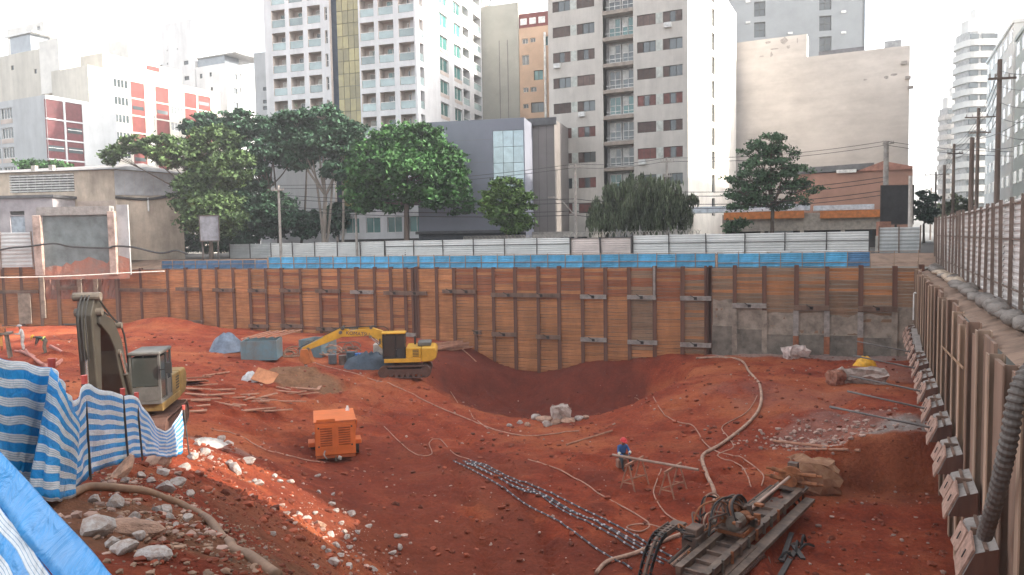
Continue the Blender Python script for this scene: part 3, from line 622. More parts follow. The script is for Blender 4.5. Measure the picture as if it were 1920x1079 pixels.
for dz in (0, -.35):
    for k, m, sg in (('l', 'a', .5), ('a', 'b', .3), ('b', 'c', .5)): span(k, m, dz, dz, sg)
    wire(PT['c'] + V3((0, 0, dz)), at(1900, 285, 60) + V3((0, 0, dz)), .2, .022, 'cable from the square concrete pole across the side street')
for dz in (-3.4, -3.8, -4.6, -5.0): span('l', 'a', dz + 2.4, dz, .4, .03, True); span('a', 'b', dz, dz - .2, .5, .03, True); span('b', 'c', dz, dz + .2, .5, .03, True)
for dz in (-.3, -.9, -1.5, -2.4, -3.2): span('g', 'h', dz, dz * .8, .7, .02); span('h', 'i', dz * .8, dz * .6, .5, .025, False, .4); span('i', 'j', dz * .6, dz * .5, .5, .03)
for k, (x, y) in enumerate(((1990, 120), (2000, 150), (1985, 190), (1990, 215), (1990, 250))): wire(at(x, y, 26), PT['g'] + V3((0, 0, -.6 - .9 * k)), .3, .016, 'cable coming from along the hoarding to the tallest timber pole')
for k, (x, y) in enumerate(((2000, 160), (1990, 240))): wire(at(x, y, 22), PT['f'] + V3((0, 0, -.1 - .3 * k)), .4, .014, 'cable coming along the hoarding to the thick brown pole')
mb = MB(); mb.tube([at(*p) for p in ((-40, 478, 76.5), (15, 466, 76), (50, 463, 75.8), (100, 457, 75.6), (135, 463, 75.5), (200, 465, 75.5), (215, 462, 75.4), (250, 464, 75), (300, 475, 74.5), (330, 470, 74), (352, 477, 73.8))], .10, 6, smooth=5)
tag(mb.build('sagging_cable', wirem), 'thick black cable sagging along the broken masonry', 'cable')
mb = MB(); mb.tube([at(*p) for p in ((-40, 521, 70), (60, 520, 70), (150, 517, 70), (240, 512, 70), (308, 509, 70))], .06, 5, smooth=4)
tag(mb.build('white_rope', mat('white_rope', (.6, .56, .5), .8)), 'pale rope stretched across the timber wall at the far left', 'rope')

# ================================================================== trees
def leafmat(name, c, c2): return mat(name, c, .7, scale=.35, c2=c2, rnd=.6, island=True, spec=.2)
bark = mat('bark', (.12, .09, .07), .95, scale=4, bump=.6, streak=True); barkp = mat('pale_bark', (.27, .235, .20), .95, scale=4, bump=.5, streak=True)
def tree(name, label, px, D, blobs, n, leaf, lm, trunk_r, fork, bk=None, droop=0.0, twigs=1.0, seed=0, zb=STREET, extra_stems=()):
    """blobs: (px, py, rx, ry) read off the photo, at depth D"""
    r = np.random.default_rng(seed); k = D / FPX
    base = at(px, 450, D); e = empty(name, (base.x, base.y, zb), 0, label, 'tree'); bk = bk or bark
    B = []
    for b in blobs:
        c = at(b[0], b[1], D) - Vector((base.x, base.y, zb)); c.y += r.uniform(-.4, .4) * b[2] * k; B.append((np.array(c), np.array([b[2] * k, max(b[2], b[3]) * k * .85, b[3] * k])))
    f = at(px + fork[0], fork[1], D) - Vector((base.x, base.y, zb)); mb = MB()
    mb.tube([(0, 0, -.05), (f.x * .25, 0, f.z * .35), (f.x * .7, 0, f.z * .75), f], [trunk_r * 1.25, trunk_r, trunk_r * .9, trunk_r * .8], 9, smooth=3)
    for x0, x1, yt in extra_stems:
        t = at(x1, yt, D) - Vector((base.x, base.y, zb)); s = at(x0, 450, D) - Vector((base.x, base.y, zb)); mb.tube([(s.x, .3, 0), ((s.x + t.x) / 2 + .15, .3, t.z * .5), t], [trunk_r * .7, trunk_r * .55, trunk_r * .3], 7, smooth=4)
    ends = []
    for c, s in B:
        m = (Vector(c) + f) / 2 + Vector((r.uniform(-.4, .4), r.uniform(-.4, .4), -.15 * s[2])); mb.tube([f - Vector((0, 0, .15)), m, Vector(c)], [trunk_r * .5, trunk_r * .33, trunk_r * .15], 6, smooth=4)
        for q in range(int(7 * twigs)):
            d = r.normal(size=3); d /= np.linalg.norm(d); d[2] = abs(d[2]) * .8 - .15; t = c + d * s * .85
            a = Vector(m).lerp(Vector(c), r.uniform(.2, 1)); mb.tube([a, (a + Vector(t)) / 2 + Vector((0, 0, .12)), Vector(t)], [trunk_r * .17, trunk_r * .11, trunk_r * .04], 4, smooth=2)
    mb.build('trunk', bk, e, smooth=True)
    vol = np.array([np.prod(s) ** .67 for c, s in B]); vol /= vol.sum(); P = []
    for (c, s), w in zip(B, vol):
        m = max(6, int(n * w / 45)); d = r.normal(size=(m, 3)); d /= np.linalg.norm(d, axis=1)[:, None]; rad = r.uniform(.35, 1.0, m) ** .55
        cc = c + d * rad[:, None] * s                                   # leaf clumps, mostly near the outside
        for q in cc:
            h = 45; off = r.normal(size=(h, 3)) * np.array([.62, .62, .30]) * min(1.3, max(.45, s.min() * .30))
            if droop: off[:, 2] -= np.abs(r.normal(size=h)) * droop * s[2] * .35; off[:, :2] *= .45
            P.append(q + off)
    P = np.concatenate(P); m = len(P); nv = r.normal(size=(m, 3)); nv[:, 2] += .9; nv /= np.linalg.norm(nv, axis=1)[:, None]
    if droop: nv = r.normal(size=(m, 3)); nv[:, 2] *= .2; nv /= np.linalg.norm(nv, axis=1)[:, None]
    a = np.cross(nv, r.normal(size=(m, 3))); a /= np.linalg.norm(a, axis=1)[:, None]; b = np.cross(nv, a); sz = leaf * r.uniform(.6, 1.5, m)[:, None]
    if droop: a = np.cross(nv, np.array([[0, 0, 1.0]])); a /= np.linalg.norm(a, axis=1)[:, None]; b = np.cross(nv, a); wa, wb = .35, 1.7
    else: wa, wb = .6, 1.0
    vs = np.stack([P - a * sz * wa, P - b * sz * wb * .9 + nv * sz * .15, P + a * sz * wa, P + b * sz * wb - nv * sz * .2], 1).reshape(-1, 3)
    me = bpy.data.meshes.new('crown'); me.from_pydata(vs.tolist(), [], np.arange(m * 4).reshape(-1, 4).tolist()); me.materials.append(lm); link('crown', me, e)
    return e
L_DARK = leafmat('leaf_dark', (.042, .090, .050), (.018, .042, .026)); L_MID = leafmat('leaf_mid', (.055, .135, .04), (.022, .060, .02)); L_LIGHT = leafmat('leaf_light', (.085, .135, .05), (.04, .07, .027))
L_LIME = leafmat('leaf_lime', (.10, .17, .045), (.045, .085, .028)); L_OLIVE = leafmat('leaf_olive', (.11, .135, .075), (.05, .065, .038)); L_FEATH = leafmat('leaf_feather', (.08, .14, .07), (.035, .065, .036))
tree('street_tree', 'light green spreading tree behind the low house', 395, 82, ((330, 285, 50, 30), (395, 262, 45, 30), (440, 318, 42, 34), (380, 340, 45, 45), (300, 275, 32, 22), (215, 290, 26, 18), (250, 270, 28, 16), (400, 400, 60, 45), (350, 370, 30, 40)), 26000, .21, L_LIGHT, .22, (0, 385), seed=1)
tree('street_tree', 'dark tree with a flat wide crown over the red panelled block', 480, 92, ((390, 238, 48, 22), (450, 235, 50, 24), (510, 245, 45, 28), (500, 285, 40, 22), (550, 290, 40, 30), (430, 262, 40, 20), (480, 330, 30, 30), (520, 400, 40, 40), (460, 400, 35, 40)), 26000, .23, L_DARK, .25, (25, 350), seed=2, extra_stems=((520, 512, 300), (560, 575, 310)))
tree('street_tree', 'tall dark tree with a pale forked trunk between the two towers', 606, 84, ((560, 232, 42, 25), (610, 222, 45, 22), (650, 250, 35, 28), (600, 265, 60, 30), (540, 262, 35, 25), (655, 290, 30, 28), (565, 300, 30, 22), (635, 320, 28, 22), (590, 240, 40, 20)), 24000, .22, L_DARK, .26, (4, 365), barkp, seed=3, extra_stems=((640, 640, 300), (606, 585, 290), (608, 625, 285)))
tree('street_tree', 'big round crowned bright green tree in front of the slate blue building', 762, 77, ((762, 275, 70, 45), (705, 305, 50, 42), (825, 310, 48, 45), (765, 325, 70, 40), (685, 345, 42, 36), (845, 355, 38, 38), (730, 370, 50, 28), (805, 372, 45, 22), (675, 375, 28, 24), (865, 380, 20, 24), (790, 255, 40, 24), (730, 262, 40, 26)), 40000, .20, L_MID, .30, (0, 380), seed=4)
tree('young_street_tree', 'small lime green tree in front of the brown grey building', 950, 75, ((950, 350, 28, 20), (930, 375, 30, 22), (975, 378, 24, 22), (945, 405, 36, 20), (980, 415, 22, 14), (915, 385, 18, 16), (960, 425, 30, 12)), 9000, .18, L_LIME, .12, (0, 400), seed=5)
tree('weeping_tree', 'olive weeping tree in front of the banded apartment block', 1207, 75, ((1207, 350, 55, 26), (1165, 370, 45, 32), (1250, 368, 42, 34), (1135, 395, 34, 30), (1280, 395, 26, 30), (1190, 395, 50, 30), (1240, 400, 40, 28), (1125, 415, 25, 18), (1300, 372, 12, 10)), 22000, .15, L_OLIVE, .26, (8, 395), droop=1.0, seed=6)
tree('street_tree', 'tiered feathery tree in front of the blank pinkish wall', 1447, 73, ((1447, 265, 36, 20), (1420, 285, 36, 18), (1470, 288, 34, 18), (1440, 318, 60, 20), (1400, 335, 40, 18), (1490, 330, 42, 20), (1385, 362, 36, 15), (1510, 355, 34, 16), (1440, 350, 60, 18), (1460, 378, 60, 14), (1395, 385, 36, 10)), 10500, .155, L_FEATH, .2, (2, 385), seed=7, twigs=1.6)
tree('shrub', 'low shrub in front of the shop row', 1378, 74, ((1375, 425, 26, 9), (1390, 418, 16, 8)), 900, .15, L_FEATH, .06, (0, 430), seed=8)
tree('roof_bush', 'dark bush showing above the louvred roof of the low house', 75, 96, ((75, 309, 45, 9), (50, 312, 25, 8), (100, 312, 25, 8)), 2200, .2, L_MID, .1, (0, 318), seed=9)
for i, (px, D, b) in enumerate(((1732, 110, ((1735, 375, 18, 24), (1742, 400, 16, 18), (1725, 400, 12, 20))), (1800, 100, ((1795, 385, 24, 20), (1812, 400, 20, 16), (1778, 398, 16, 16))), (1760, 150, ((1760, 395, 16, 12), (1752, 402, 12, 10))))):
    tree('roadside_tree', ['dark narrow tree right behind the leaning concrete pole', 'dull green tree in front of the banded far tower', 'small far tree at the end of the side street'][i], px, D, b, 2600, .22, L_DARK if i == 0 else L_OLIVE, .16, (0, 420), seed=20 + i)
tree('garden_shrub', 'dense dark shrubbery under the street trees beside the sign board', 470, 90, ((350, 452, 24, 20), (395, 455, 40, 20), (445, 455, 40, 18), (375, 415, 35, 30), (430, 415, 40, 32), (500, 415, 45, 32), (570, 420, 45, 26), (640, 415, 40, 30), (690, 415, 25, 25)), 20000, .24, L_DARK, .08, (0, 430), seed=30)

tree('backdrop_tree', 'dark broad tree filling the gap below the wide crowns', 440, 104, ((375, 360, 40, 40), (430, 350, 45, 45), (490, 370, 45, 40), (540, 360, 40, 40), (585, 385, 40, 30), (640, 375, 40, 36), (400, 320, 40, 25), (470, 400, 60, 35), (560, 330, 35, 25), (670, 345, 25, 30)), 24000, .27, L_DARK, .25, (0, 400), seed=31)
# ================================================================== buildings
class Bld:
    """building with near right corner at photo column cpx, depth D; width W to the left, depth T back; theta turns it"""
    def __init__(s, name, label, cpx, D, W, T, theta, ztop, m, cat='building', z0=STREET, cpy=300):
        c = at(cpx, cpy, D); th = math.radians(theta); ex = Vector((math.cos(th), -math.sin(th), 0)); s.ex = ex; s.ey = Vector((math.sin(th), math.cos(th), 0))
        s.o = Vector((c.x, c.y, 0)) - ex * W; s.W, s.T, s.z0, s.H = W, T, z0, ztop - z0; s.m = m
        s.e = empty(name, (s.o.x, s.o.y, z0), -th, label, cat)
    def uF(s, px, py):
        p, u = on_line(px, py, s.o, s.ex); return u, p.z - s.z0
    def uR(s, px, py):
        p, u = on_line(px, py, s.o + s.ex * s.W, s.ey); return u, p.z - s.z0
    def F(s, u, v, n=0): return (u, -n, v)
    def R(s, u, v, n=0): return (s.W + n, u, v)
    def wall(s, side, holes, depth=.25, m=None, name='wall', m2=None):
        L = s.W if side == 'F' else s.T; f = s.F if side == 'F' else s.R
        hs = [(max(.02, a), max(.02, b), min(L - .02, c), min(s.H - .02, d)) for a, b, c, d in holes]; hs = [h for h in hs if h[2] > h[0] + .05 and h[3] > h[1] + .05]
        vs_ = sorted({0, s.H} | {h[1] for h in hs} | {h[3] for h in hs}); mb = MB()
        for v0, v1 in zip(vs_[:-1], vs_[1:]):
            if v1 - v0 < 1e-4: continue
            vm = (v0 + v1) / 2; cut = sorted((h[0], h[2]) for h in hs if h[1] < vm < h[3]); u = 0
            for a, c in cut + [(L, L)]:
                if a > u + 1e-4: mb.quad(f(u, v0), f(a, v0), f(a, v1), f(u, v1))
                u = max(u, c)
        for a, b, c, d in hs:
            for p, q in (((a, b), (c, b)), ((c, b), (c, d)), ((c, d), (a, d)), ((a, d), (a, b))): mb.quad(f(*p), f(*q), f(*q, -depth), f(*p, -depth), 1 if m2 else 0)
        s.e and mb.build(name, [m or s.m] + ([m2] if m2 else []), s.e); return hs
    def shell(s, right=True, front=False, roof_m=None):
        mb = MB(); W, T, H = s.W, s.T, s.H
        mb.quad((0, T, 0), (0, 0, 0), (0, 0, H), (0, T, H)); mb.quad((W, T, 0), (0, T, 0), (0, T, H), (W, T, H))
        if right: mb.quad((W, 0, 0), (W, T, 0), (W, T, H), (W, 0, H))
        if front: mb.quad((0, 0, 0), (W, 0, 0), (W, 0, H), (0, 0, H))
        mb.quad((0, 0, H), (W, 0, H), (W, T, H), (0, T, H)); mb.build('wall', s.m, s.e)
    def put(s, side, h, name, mats, n0, n1, parent=None):
        """a slab filling rectangle h between normal offsets n0 < n1"""
        a, b, c, d = h; f = s.F if side == 'F' else s.R; p, q = f(a, b, n0), f(c, d, n1); mb = MB(); mb.bx(*p, *q); return mb.build(name, mats, parent or s.e)
    def window(s, side, h, dep=.2, cols=2, rows=1, fm=None, gm=None, fw=.06, name='window'):
        a, b, c, d = h; f = s.F if side == 'F' else s.R; mb = MB()
        def bar(x0, z0, x1, z1): p, q = f(x0, z0, -dep), f(x1, z1, -dep + .06); mb.bx(*p, *q)
        bar(a, b, c, b + fw); bar(a, d - fw, c, d); bar(a, b + fw, a + fw, d - fw); bar(c - fw, b + fw, c, d - fw)
        for i in range(1, cols): x = a + (c - a) * i / cols; bar(x - fw / 2, b + fw, x + fw / 2, d - fw)
        for j in range(1, rows): z = b + (d - b) * j / rows; bar(a + fw, z - fw / 2, c - fw, z + fw / 2)
        w = mb.build(name, fm or WF, s.e)
        s.put(side, (a + .02, b + .02, c - .02, d - .02), 'pane', gm or GL, -dep - .03, -dep - .002, w); return w
WF = mat('white_window_frame', (.72, .71, .68), .5); DF = mat('dark_window_frame', (.06, .055, .05), .5)
GL = glass('window_glass', (.06, .075, .08)); GLG = glass('green_window_glass', (.05, .16, .15)); GLB = glass('blue_glass', (.12, .26, .40))
def facade_rows(y0, y1, n): return [y0 + (y1 - y0) * i / (n - 1) for i in range(n)]

# --- banded apartment block (centre right)
beige = mat('beige_render', (.52, .485, .44), .85, var=.06, scale=.5, bump=.1, stain=.18, stsc=(.5, .5, .06)); whiteside = mat('white_render', (.70, .67, .62), .85, var=.08, scale=.4)
brownsh = mat('brown_shutter', (.10, .065, .055), .7, rnd=.35, scale=2); redsh = mat('reddish_shutter', (.16, .06, .05), .7, rnd=.25, scale=2); slabm = mat('brown_slab', (.30, .25, .21), .85, scale=1.5)
J = Bld('apartment_block', 'beige apartment block with bands of brown shuttered windows and a bright white side', 1290, 85, 16.9, 32, 26.06, 33, beige)
holes = []; wins = []
vb = J.uF(1053, 392)[1]; vt = J.uF(1053, 12)[1]; dv = (vt - vb) / 8; hh = .62
for k in range(11):
    v = vb + dv * k
    for a, b in ((1038, 1071), (1083, 1116), (1195, 1230), (1243.5, 1280)):
        u0, u1 = J.uF(a, 200)[0], J.uF(b, 200)[0]; dd = 0 if a < 1120 else -.05; wins.append((u0, v - hh + dd, u1, v + hh + dd))
ub0, ub1 = J.uF(1131, 200)[0], J.uF(1188, 200)[0]; bay = (ub0, .5, ub1, J.H - .02)
J.wall('F', wins + [bay], .18); J.shell(right=False)
for i, h in enumerate(wins):
    k = i // 4
    w = J.window('F', h, .16, 3, 1, DF, GL, .05)
    r = random.random(); m = redsh if (k in (0, 1, 3) and i % 4 < 2) or (k in (2, 4) and i % 4 >= 2) else brownsh; a, b, c, d = h; L = c - a
    for x0, x1 in ([(0, 1)] if r < .45 else [(0, .36), (.64, 1)] if r < .75 else [(0, .3)]): J.put('F', (a + .04 + (L - .08) * x0, b + .05, a + .04 + (L - .08) * x1, d - .05), 'shutter', m, -.155, -.11, w)
    if i % 2 == 0:
        u1 = wins[i + 1][0]; J.put('F', (c + .06, b + .03, u1 - .06, d - .03), 'spandrel_panel', mat('pale_green_panel', (.45, .47, .43), .8), .003, .03)
J.put('F', (ub0 + .01, .5, ub1 - .01, J.H - .05), 'bay_back_wall', mat('bay_grey', (.36, .36, .35), .9), -1.5, -1.38)
for k in range(11):
    v = vb + dv * k - .1; um = ub0 + (ub1 - ub0) * .52
    J.put('F', (ub0 + .02, v - 1.72, ub1 - .02, v - 1.30), 'balcony_slab', slabm, -1.37, .03)
    for h, n in (((ub0 + .45, v - 1.05, um - .05, v + 1.0), 2), ((um + .15, v - 1.05, ub1 - .25, v + 1.0), 2)):
        w = J.window('F', h, 1.15, n, 2, WF, GLG if (k + n) % 3 == 0 else GL, .07)
        if random.random() < .6: J.put('F', (h[0] + .08, h[1] + .95, (h[0] + h[2]) / 2 - .06, h[3] - .1), 'curtain', mat('pale_curtain', (.55, .55, .52), .9), -1.148, -1.10, w)
        mb = MB(); mb.bx(h[0], .45, v - 1.29, h[2], .50, v - .35)
    for q in range(2): J.put('F', (ub0 + .3, v - 1.29 + .42 * q, ub1 - .06, v - 1.24 + .42 * q), 'balcony_rail', WF, -.2, -.15)
rh = []
for k in range(11): u0, u1 = J.uR(1335, 200)[0], J.uR(1340.5, 200)[0]; v = vb + dv * k + .2; rh.append((u0, v - 1.2, u1, v + 1.1))
J.wall('R', rh, .3, whiteside, 'side_wall')
for h in rh: J.window('R', h, .28, 1, 2, DF, GL, .06)
J.put('F', (0, J.H + .003, J.W, J.H + .5), 'parapet', beige, -.3, 0)

for i_, h in enumerate(wins):
    if i_ % 7 == 3: J.put('F', (h[0] + .2, h[1] - .62, h[0] + 1.0, h[1] - .06), 'air_conditioner', mat('ac_unit', (.6, .6, .58), .6), .005, .38)
# --- white balcony tower
white = mat('white_tower_render', (.66, .65, .65), .8, var=.05, scale=.4, stain=.15, stsc=(.6, .6, .06)); peach = mat('peach_recess', (.52, .44, .39), .85, var=.1, scale=.8)
railg = glass('railing_glass', (.30, .38, .38), .15); gold = glass('gold_glass', (.27, .225, .085), .12); navy = mat('navy_stripe', (.02, .035, .06), .4)
G = Bld('balcony_tower', 'white tower with stacked glass railed balconies and a gold glass stripe', 786, 92, 21.5, 23, 18, 36, white)
def colu(f, a, b, y=120): return f(a, y)[0], f(b, y)[0]
v1 = G.uF(524, 206)[1]; v0 = G.uF(524, 35)[1]; dv = (v0 - v1) / 4; holes = []; kinds = []
for k in range(-2, 8):
    v = v1 + dv * k
    for a, b in ((512, 537), (544.5, 570), (579, 603), (677, 703), (711, 739), (749, 777.5)):
        u0, u1 = colu(G.uF, a, b); holes.append((u0, v - 1.12, u1, v + 1.08)); kinds.append('b')
    u0, u1 = colu(G.uF, 611, 616); holes.append((u0, v - .9, u1, v + .7)); kinds.append('w')
holes = [h if h[1] > .1 else None for h in holes]; kk = [(h, k) for h, k in zip(holes, kinds) if h]
us0, us1 = colu(G.uF, 620, 631); ug0, ug1 = colu(G.uF, 631, 674); strip = (us0, .5, ug1, G.H - .02)
hs = G.wall('F', [h for h, k in kk] + [strip], 1.3, white, 'wall', peach); G.shell(right=False)
def balcony(B, side, h, dep=1.28):
    a, b, c, d = h; B.put(side, (a + .01, b + .01, c - .01, d - .01), 'recess_wall', peach, -dep - .1, -dep)
    w = B.window(side, (a + (c - a) * .3, b + .1, c - .12, d - .3), dep - .07, 2, 1, WF, GLG if random.random() < .6 else GL, .06, 'balcony_door')
    if random.random() < .45: B.put(side, (a + (c - a) * .34, b + .2, a + (c - a) * random.uniform(.5, .8), d - .4), 'curtain', mat('door_curtain', (.50, .48, .44), .9, rnd=.3), -dep + .14, -dep + .17, w)
    if random.random() < .3: B.put(side, (a + .12, b + .08, a + .6, b + .62), 'air_conditioner', mat('ac_unit', (.6, .6, .58), .6), -dep + .05, -dep + .4)
    r = B.put(side, (a + .03, b + .06, c - .03, b + .92), 'balcony_railing', railg, -.12, -.09); B.put(side, (a + .02, b + .925, c - .02, b + 1.0), 'handrail', WF, -.15, -.06, r)
for h, k in kk:
    if k == 'b': balcony(G, 'F', h)
    else: G.window('F', h, .25, 1, 2, WF, GL, .05)
G.put('F', (us0 + .01, .5, us1, G.H - .05), 'navy_stripe', navy, -.9, -.5)
nrow = 22
for i in range(nrow):
    for j in range(4):
        a = ug0 + (ug1 - ug0) * j / 4; z = 1 + 1.55 * i
        if z + 1.5 < G.H: mb = MB(); mb.box((a + (ug1 - ug0) / 8, .35, z + .76), ((ug1 - ug0) / 4 - .06, .06, 1.48), rot=Matrix.Rotation(random.uniform(-.006, .006), 3, 'X')); mb.build('gold_pane', gold, G.e)
G.put('F', (ug0, .5, ug1, G.H - .06), 'curtain_frame', mat('olive_frame', (.12, .105, .05), .6), -.55, -.42)
rholes = []; rk = []
vr = G.uR(833, 56 + 172)[1]; 
v1r = v1 + .1
for k in range(-2, 8):
    v = v1r + dv * k
    for a, b, t in ((787.5, 795, 's'), (825, 841, 'w'), (851.5, 865.5, 'w'), (868, 880, 'b'), (888, 902, 'b'), (907, 920, 'b'), (925.5, 940, 'b')):
        u0, u1 = colu(G.uR, a, b); lo, hi = (-.95, .75) if t == 'w' else (-1.12, 1.05); 
        if v + lo > .1: rholes.append((u0, v + lo, u1, v + hi)); rk.append(t)
G.wall('R', rholes, 1.2, white, 'side_wall', white)
for h, t in zip(rholes, rk):
    if t == 'b': balcony(G, 'R', h, 1.18)
    elif t == 'w':
        G.window('R', h, .25, 2, 1, WF, GLG, .07); G.put('R', (h[0], h[1] - .5, h[2], h[1] - .03), 'sill_panel', peach, -.02, .02)
    else: G.put('R', (h[0] + .02, h[1] + .05, h[2] - .02, h[1] + .95), 'balcony_railing', railg, -.12, -.09); G.put('R', (h[0], h[1], h[2], h[3]), 'recess_wall', peach, -1.35, -1.21)
# lower annex of the tower seen through the trees
A = Bld('white_annex', 'low white annex with green windows behind the round crowned tree', 806, 84, 12, 6, 20, 3.4, white)
hs = [(.8 + 2.8 * i, 2.6 + 0, 2.7 + 2.8 * i, 4.4) for i in range(4)]; A.wall('F', hs, .2); A.shell()
for h in hs: A.window('F', h, .18, 2, 1, WF, GLG)
A.put('F', (0, .02, 12, 1.9), 'shop_front', darkhole, .01, .05)

# --- slate blue building with mirror window, brown grey neighbour
slate = mat('slate_blue_cladding', (.175, .185, .225), .6, var=.06, scale=.3); brng = mat('brown_grey_cladding', (.17, .155, .15), .65, var=.08, scale=.4)
S1 = Bld('slate_building', 'plain slate blue building with a tall mirror window', 984, 80, 12.0, 10, 12, at(900, 222, 80).z, slate)
u0, v0 = S1.uF(926, 397); u1, v1_ = S1.uF(981, 243); ua, va = S1.uF(815, 268); ub, vb_ = S1.uF(835, 243)
hs = [(u0, v0, u1, v1_), (ua, va, ub, vb_)]; S1.wall('F', hs, .2); S1.shell()
mirror = mat('mirror_glass', (.30, .36, .38), .04, metal=.85, var=.1, rnd=.1)
for i in range(3):
    for j in range(5):
        a = u0 + (u1 - u0) * i / 3; b = v0 + (v1_ - v0) * j / 5; mb = MB(); mb.box((a + (u1 - u0) / 6, .16, b + (v1_ - v0) / 10), ((u1 - u0) / 3 - .04, .03, (v1_ - v0) / 5 - .04), rot=Matrix.Rotation(random.uniform(-.012, .012), 3, 'X') @ Matrix.Rotation(random.uniform(-.012, .012), 3, 'Z')); mb.build('mirror_pane', mirror, S1.e)
S1.put('F', (u0, v0, u1, v1_), 'window_backing', darkhole, -.3, -.22); S1.put('F', hs[1], 'pane', mat('bright_pane', (.6, .66, .7), .2), -.22, -.17)
S1.put('F', (0.01, 0, 12, 2.3), 'dark_entrance_band', mat('entrance_dark', (.045, .05, .06), .6), .004, .12); S1.put('F', (0, 2.3, 12, 2.6), 'canopy', mat('canopy_dark', (.06, .06, .065), .6), .004, 1.2)
for k in range(1, 6): S1.put('F', (.01, k * 2.4 + .3, u0 - .02, k * 2.4 + .32), 'cladding_joint', brng, .003, .008)
S2 = Bld('brown_grey_building', 'brown grey windowless building between the slate building and the banded block', 1040, 84, 4.6, 9, 16, at(1000, 224, 84).z, brng)
S2.shell(front=True); S2.put('F', (-.4, S2.H - .65, 4.9, S2.H + .15), 'roof_edge', mat('roof_dark', (.075, .075, .08), .6), .004, .35)
for k in range(1, 5): S2.put('F', (k * .92, .02, k * .92 + .03, S2.H - .7), 'cladding_joint', darkhole, .002, .01)
S3 = Bld('corner_shop', 'low dark shop front under the canopy beside the utility pole', 1108, 81, 9.5, 5, 22, .75, mat('shop_beige', (.40, .37, .33), .8))
S3.wall('F', [(.5, .1, 9, 1.75)], .4); S3.shell(); S3.put('F', (.5, .1, 9, 1.75), 'shutter_door', mat('shop_dark', (.05, .05, .055), .6), -.5, -.38)
# --- peach building behind
pch = mat('peach_render', (.55, .37, .255), .85, var=.08, scale=.4); olv = mat('olive_grey_render', (.36, .345, .30), .85, var=.06, scale=.4)
I1 = Bld('olive_slab', 'olive grey blank slab between the white tower and the peach building', 976, 112, 7, 10, 20, at(955, 5, 112).z, olv); I1.shell(front=True)
for k in range(2): I1.put('F', (3.9 + k * 1.3, .1, 4.0 + k * 1.3, I1.H - 5.2), 'cladding_joint', brng, .003, .02)
I2 = Bld('peach_building', 'peach apartment building with small windows and a maroon roof storey', 1052, 110, 6.4, 10, 20, at(1000, 46, 110).z, pch)
hs = []
for px0, px1, y0, y1 in ((979, 990, 72, 83), (994, 1004, 71, 80), (979, 992, 103, 123), (1001, 1018, 131, 151), (981, 991, 164, 174), (995, 1006, 163, 173), (981, 991, 195, 204), (996, 1020, 191, 212), (1022, 1032, 67, 86)):
    a, b = I2.uF(px0, y1); c, d = I2.uF(px1, y0); hs.append((a, b, c, d))
I2.wall('F', hs, .25); I2.shell()
for h in hs: I2.window('F', h, .22, 2, 1, WF if h[2] - h[0] < 1.2 else DF, GLG if h[0] > 2 else GL, .06)
I2.put('F', (-.1, I2.H + .003, 5.2, I2.H + 2.1), 'maroon_roof_storey', mat('maroon', (.20, .055, .05), .8), -3, -.2); mb = MB(); mb.cyl((I2.W * .66, -.2, 0), (I2.W * .66, -.2, I2.H - 1), .18, n=8); mb.build('drain_pipe', WF, I2.e)
for k in range(3): I2.put('F', (.4 + k * 1.4, I2.H + .5, 1.4 + k * 1.4, I2.H + 1.4), 'terrace_window', WF, -.19, -.12)

# --- blank pinkish wall building, grey tower behind it
pinkw = mat('pinkish_blank_render', (.54, .49, .45), .9, var=.06, scale=.25, bump=.1, stain=.2, stsc=(.15, .15, .25))
[n for n in pinkw.node_tree.nodes if n.type == 'MAPPING'][0].inputs['Scale'].default_value = (.25, .25, 2.2)
K1 = Bld('blank_wall_building', 'huge blank pinkish wall with a raised corner and flaking paint', 1703, 105, 23.6, 14, 26.06, at(1600, 100, 109).z, pinkw)
K1.wall('F', [], .1); K1.shell()
u = K1.uF(1513, 90)[0]; K1.put('F', (0.0, K1.H, u, K1.uF(1450, 72)[1]), 'raised_parapet', pinkw, -3, 0)
ur = K1.uF(1657, 95)[0]; 
K1.put('F', (u + 1.5, K1.H + .01, ur - 2.5, K1.H + .9), 'dark_roof', mat('roof_slate', (.12, .12, .13), .7), -8, -1.5)
K1.put('F', (ur + .1, K1.H + .01, ur + 2.2, K1.H + .0 + 1.1), 'roof_tank_house', mat('tank_grey', (.3, .31, .32), .7), -4, -.8)
flake = mat('bare_plaster_patch', (.30, .27, .25), .95, var=.2, scale=3)
for px, py, w, h in ((1440, 80, .9, .4), (1452, 92, 1.2, .3), (1470, 77, 1.0, .9), (1478, 88, .5, .5), (1446, 103, .35, .8), (1428, 106, .7, .25), (1495, 76, .2, .8), (1662, 145, .5, .5), (1676, 140, .8, .3), (1622, 150, .6, .25)):
    a, b = K1.uF(px, py); mb = MB(); pts = [(a + w / 2 * (1 + .4 * random.uniform(-1, 1)) * math.cos(t), -.006, b + h / 2 * (1 + .4 * random.uniform(-1, 1)) * math.sin(t)) for t in np.linspace(0, 2 * math.pi, 10)[:-1]]
    mb.add(pts, [tuple(range(9))]); mb.build('flaked_patch', flake, K1.e)
for px, py in ((1690, 122), (1697, 150), (1702, 168)): a, b = K1.uF(px, py); K1.put('F', (a, b, a + .7, b + .4), 'bracket', flake, .01, .5)
greyt = mat('grey_tower_render', (.27, .285, .295), .8, var=.06, scale=.3)
K2 = Bld('grey_tower', 'tall grey tower with dark window columns and a blue glass edge', 1618, 132, 24, 18, 14, 62, greyt)
hs = []
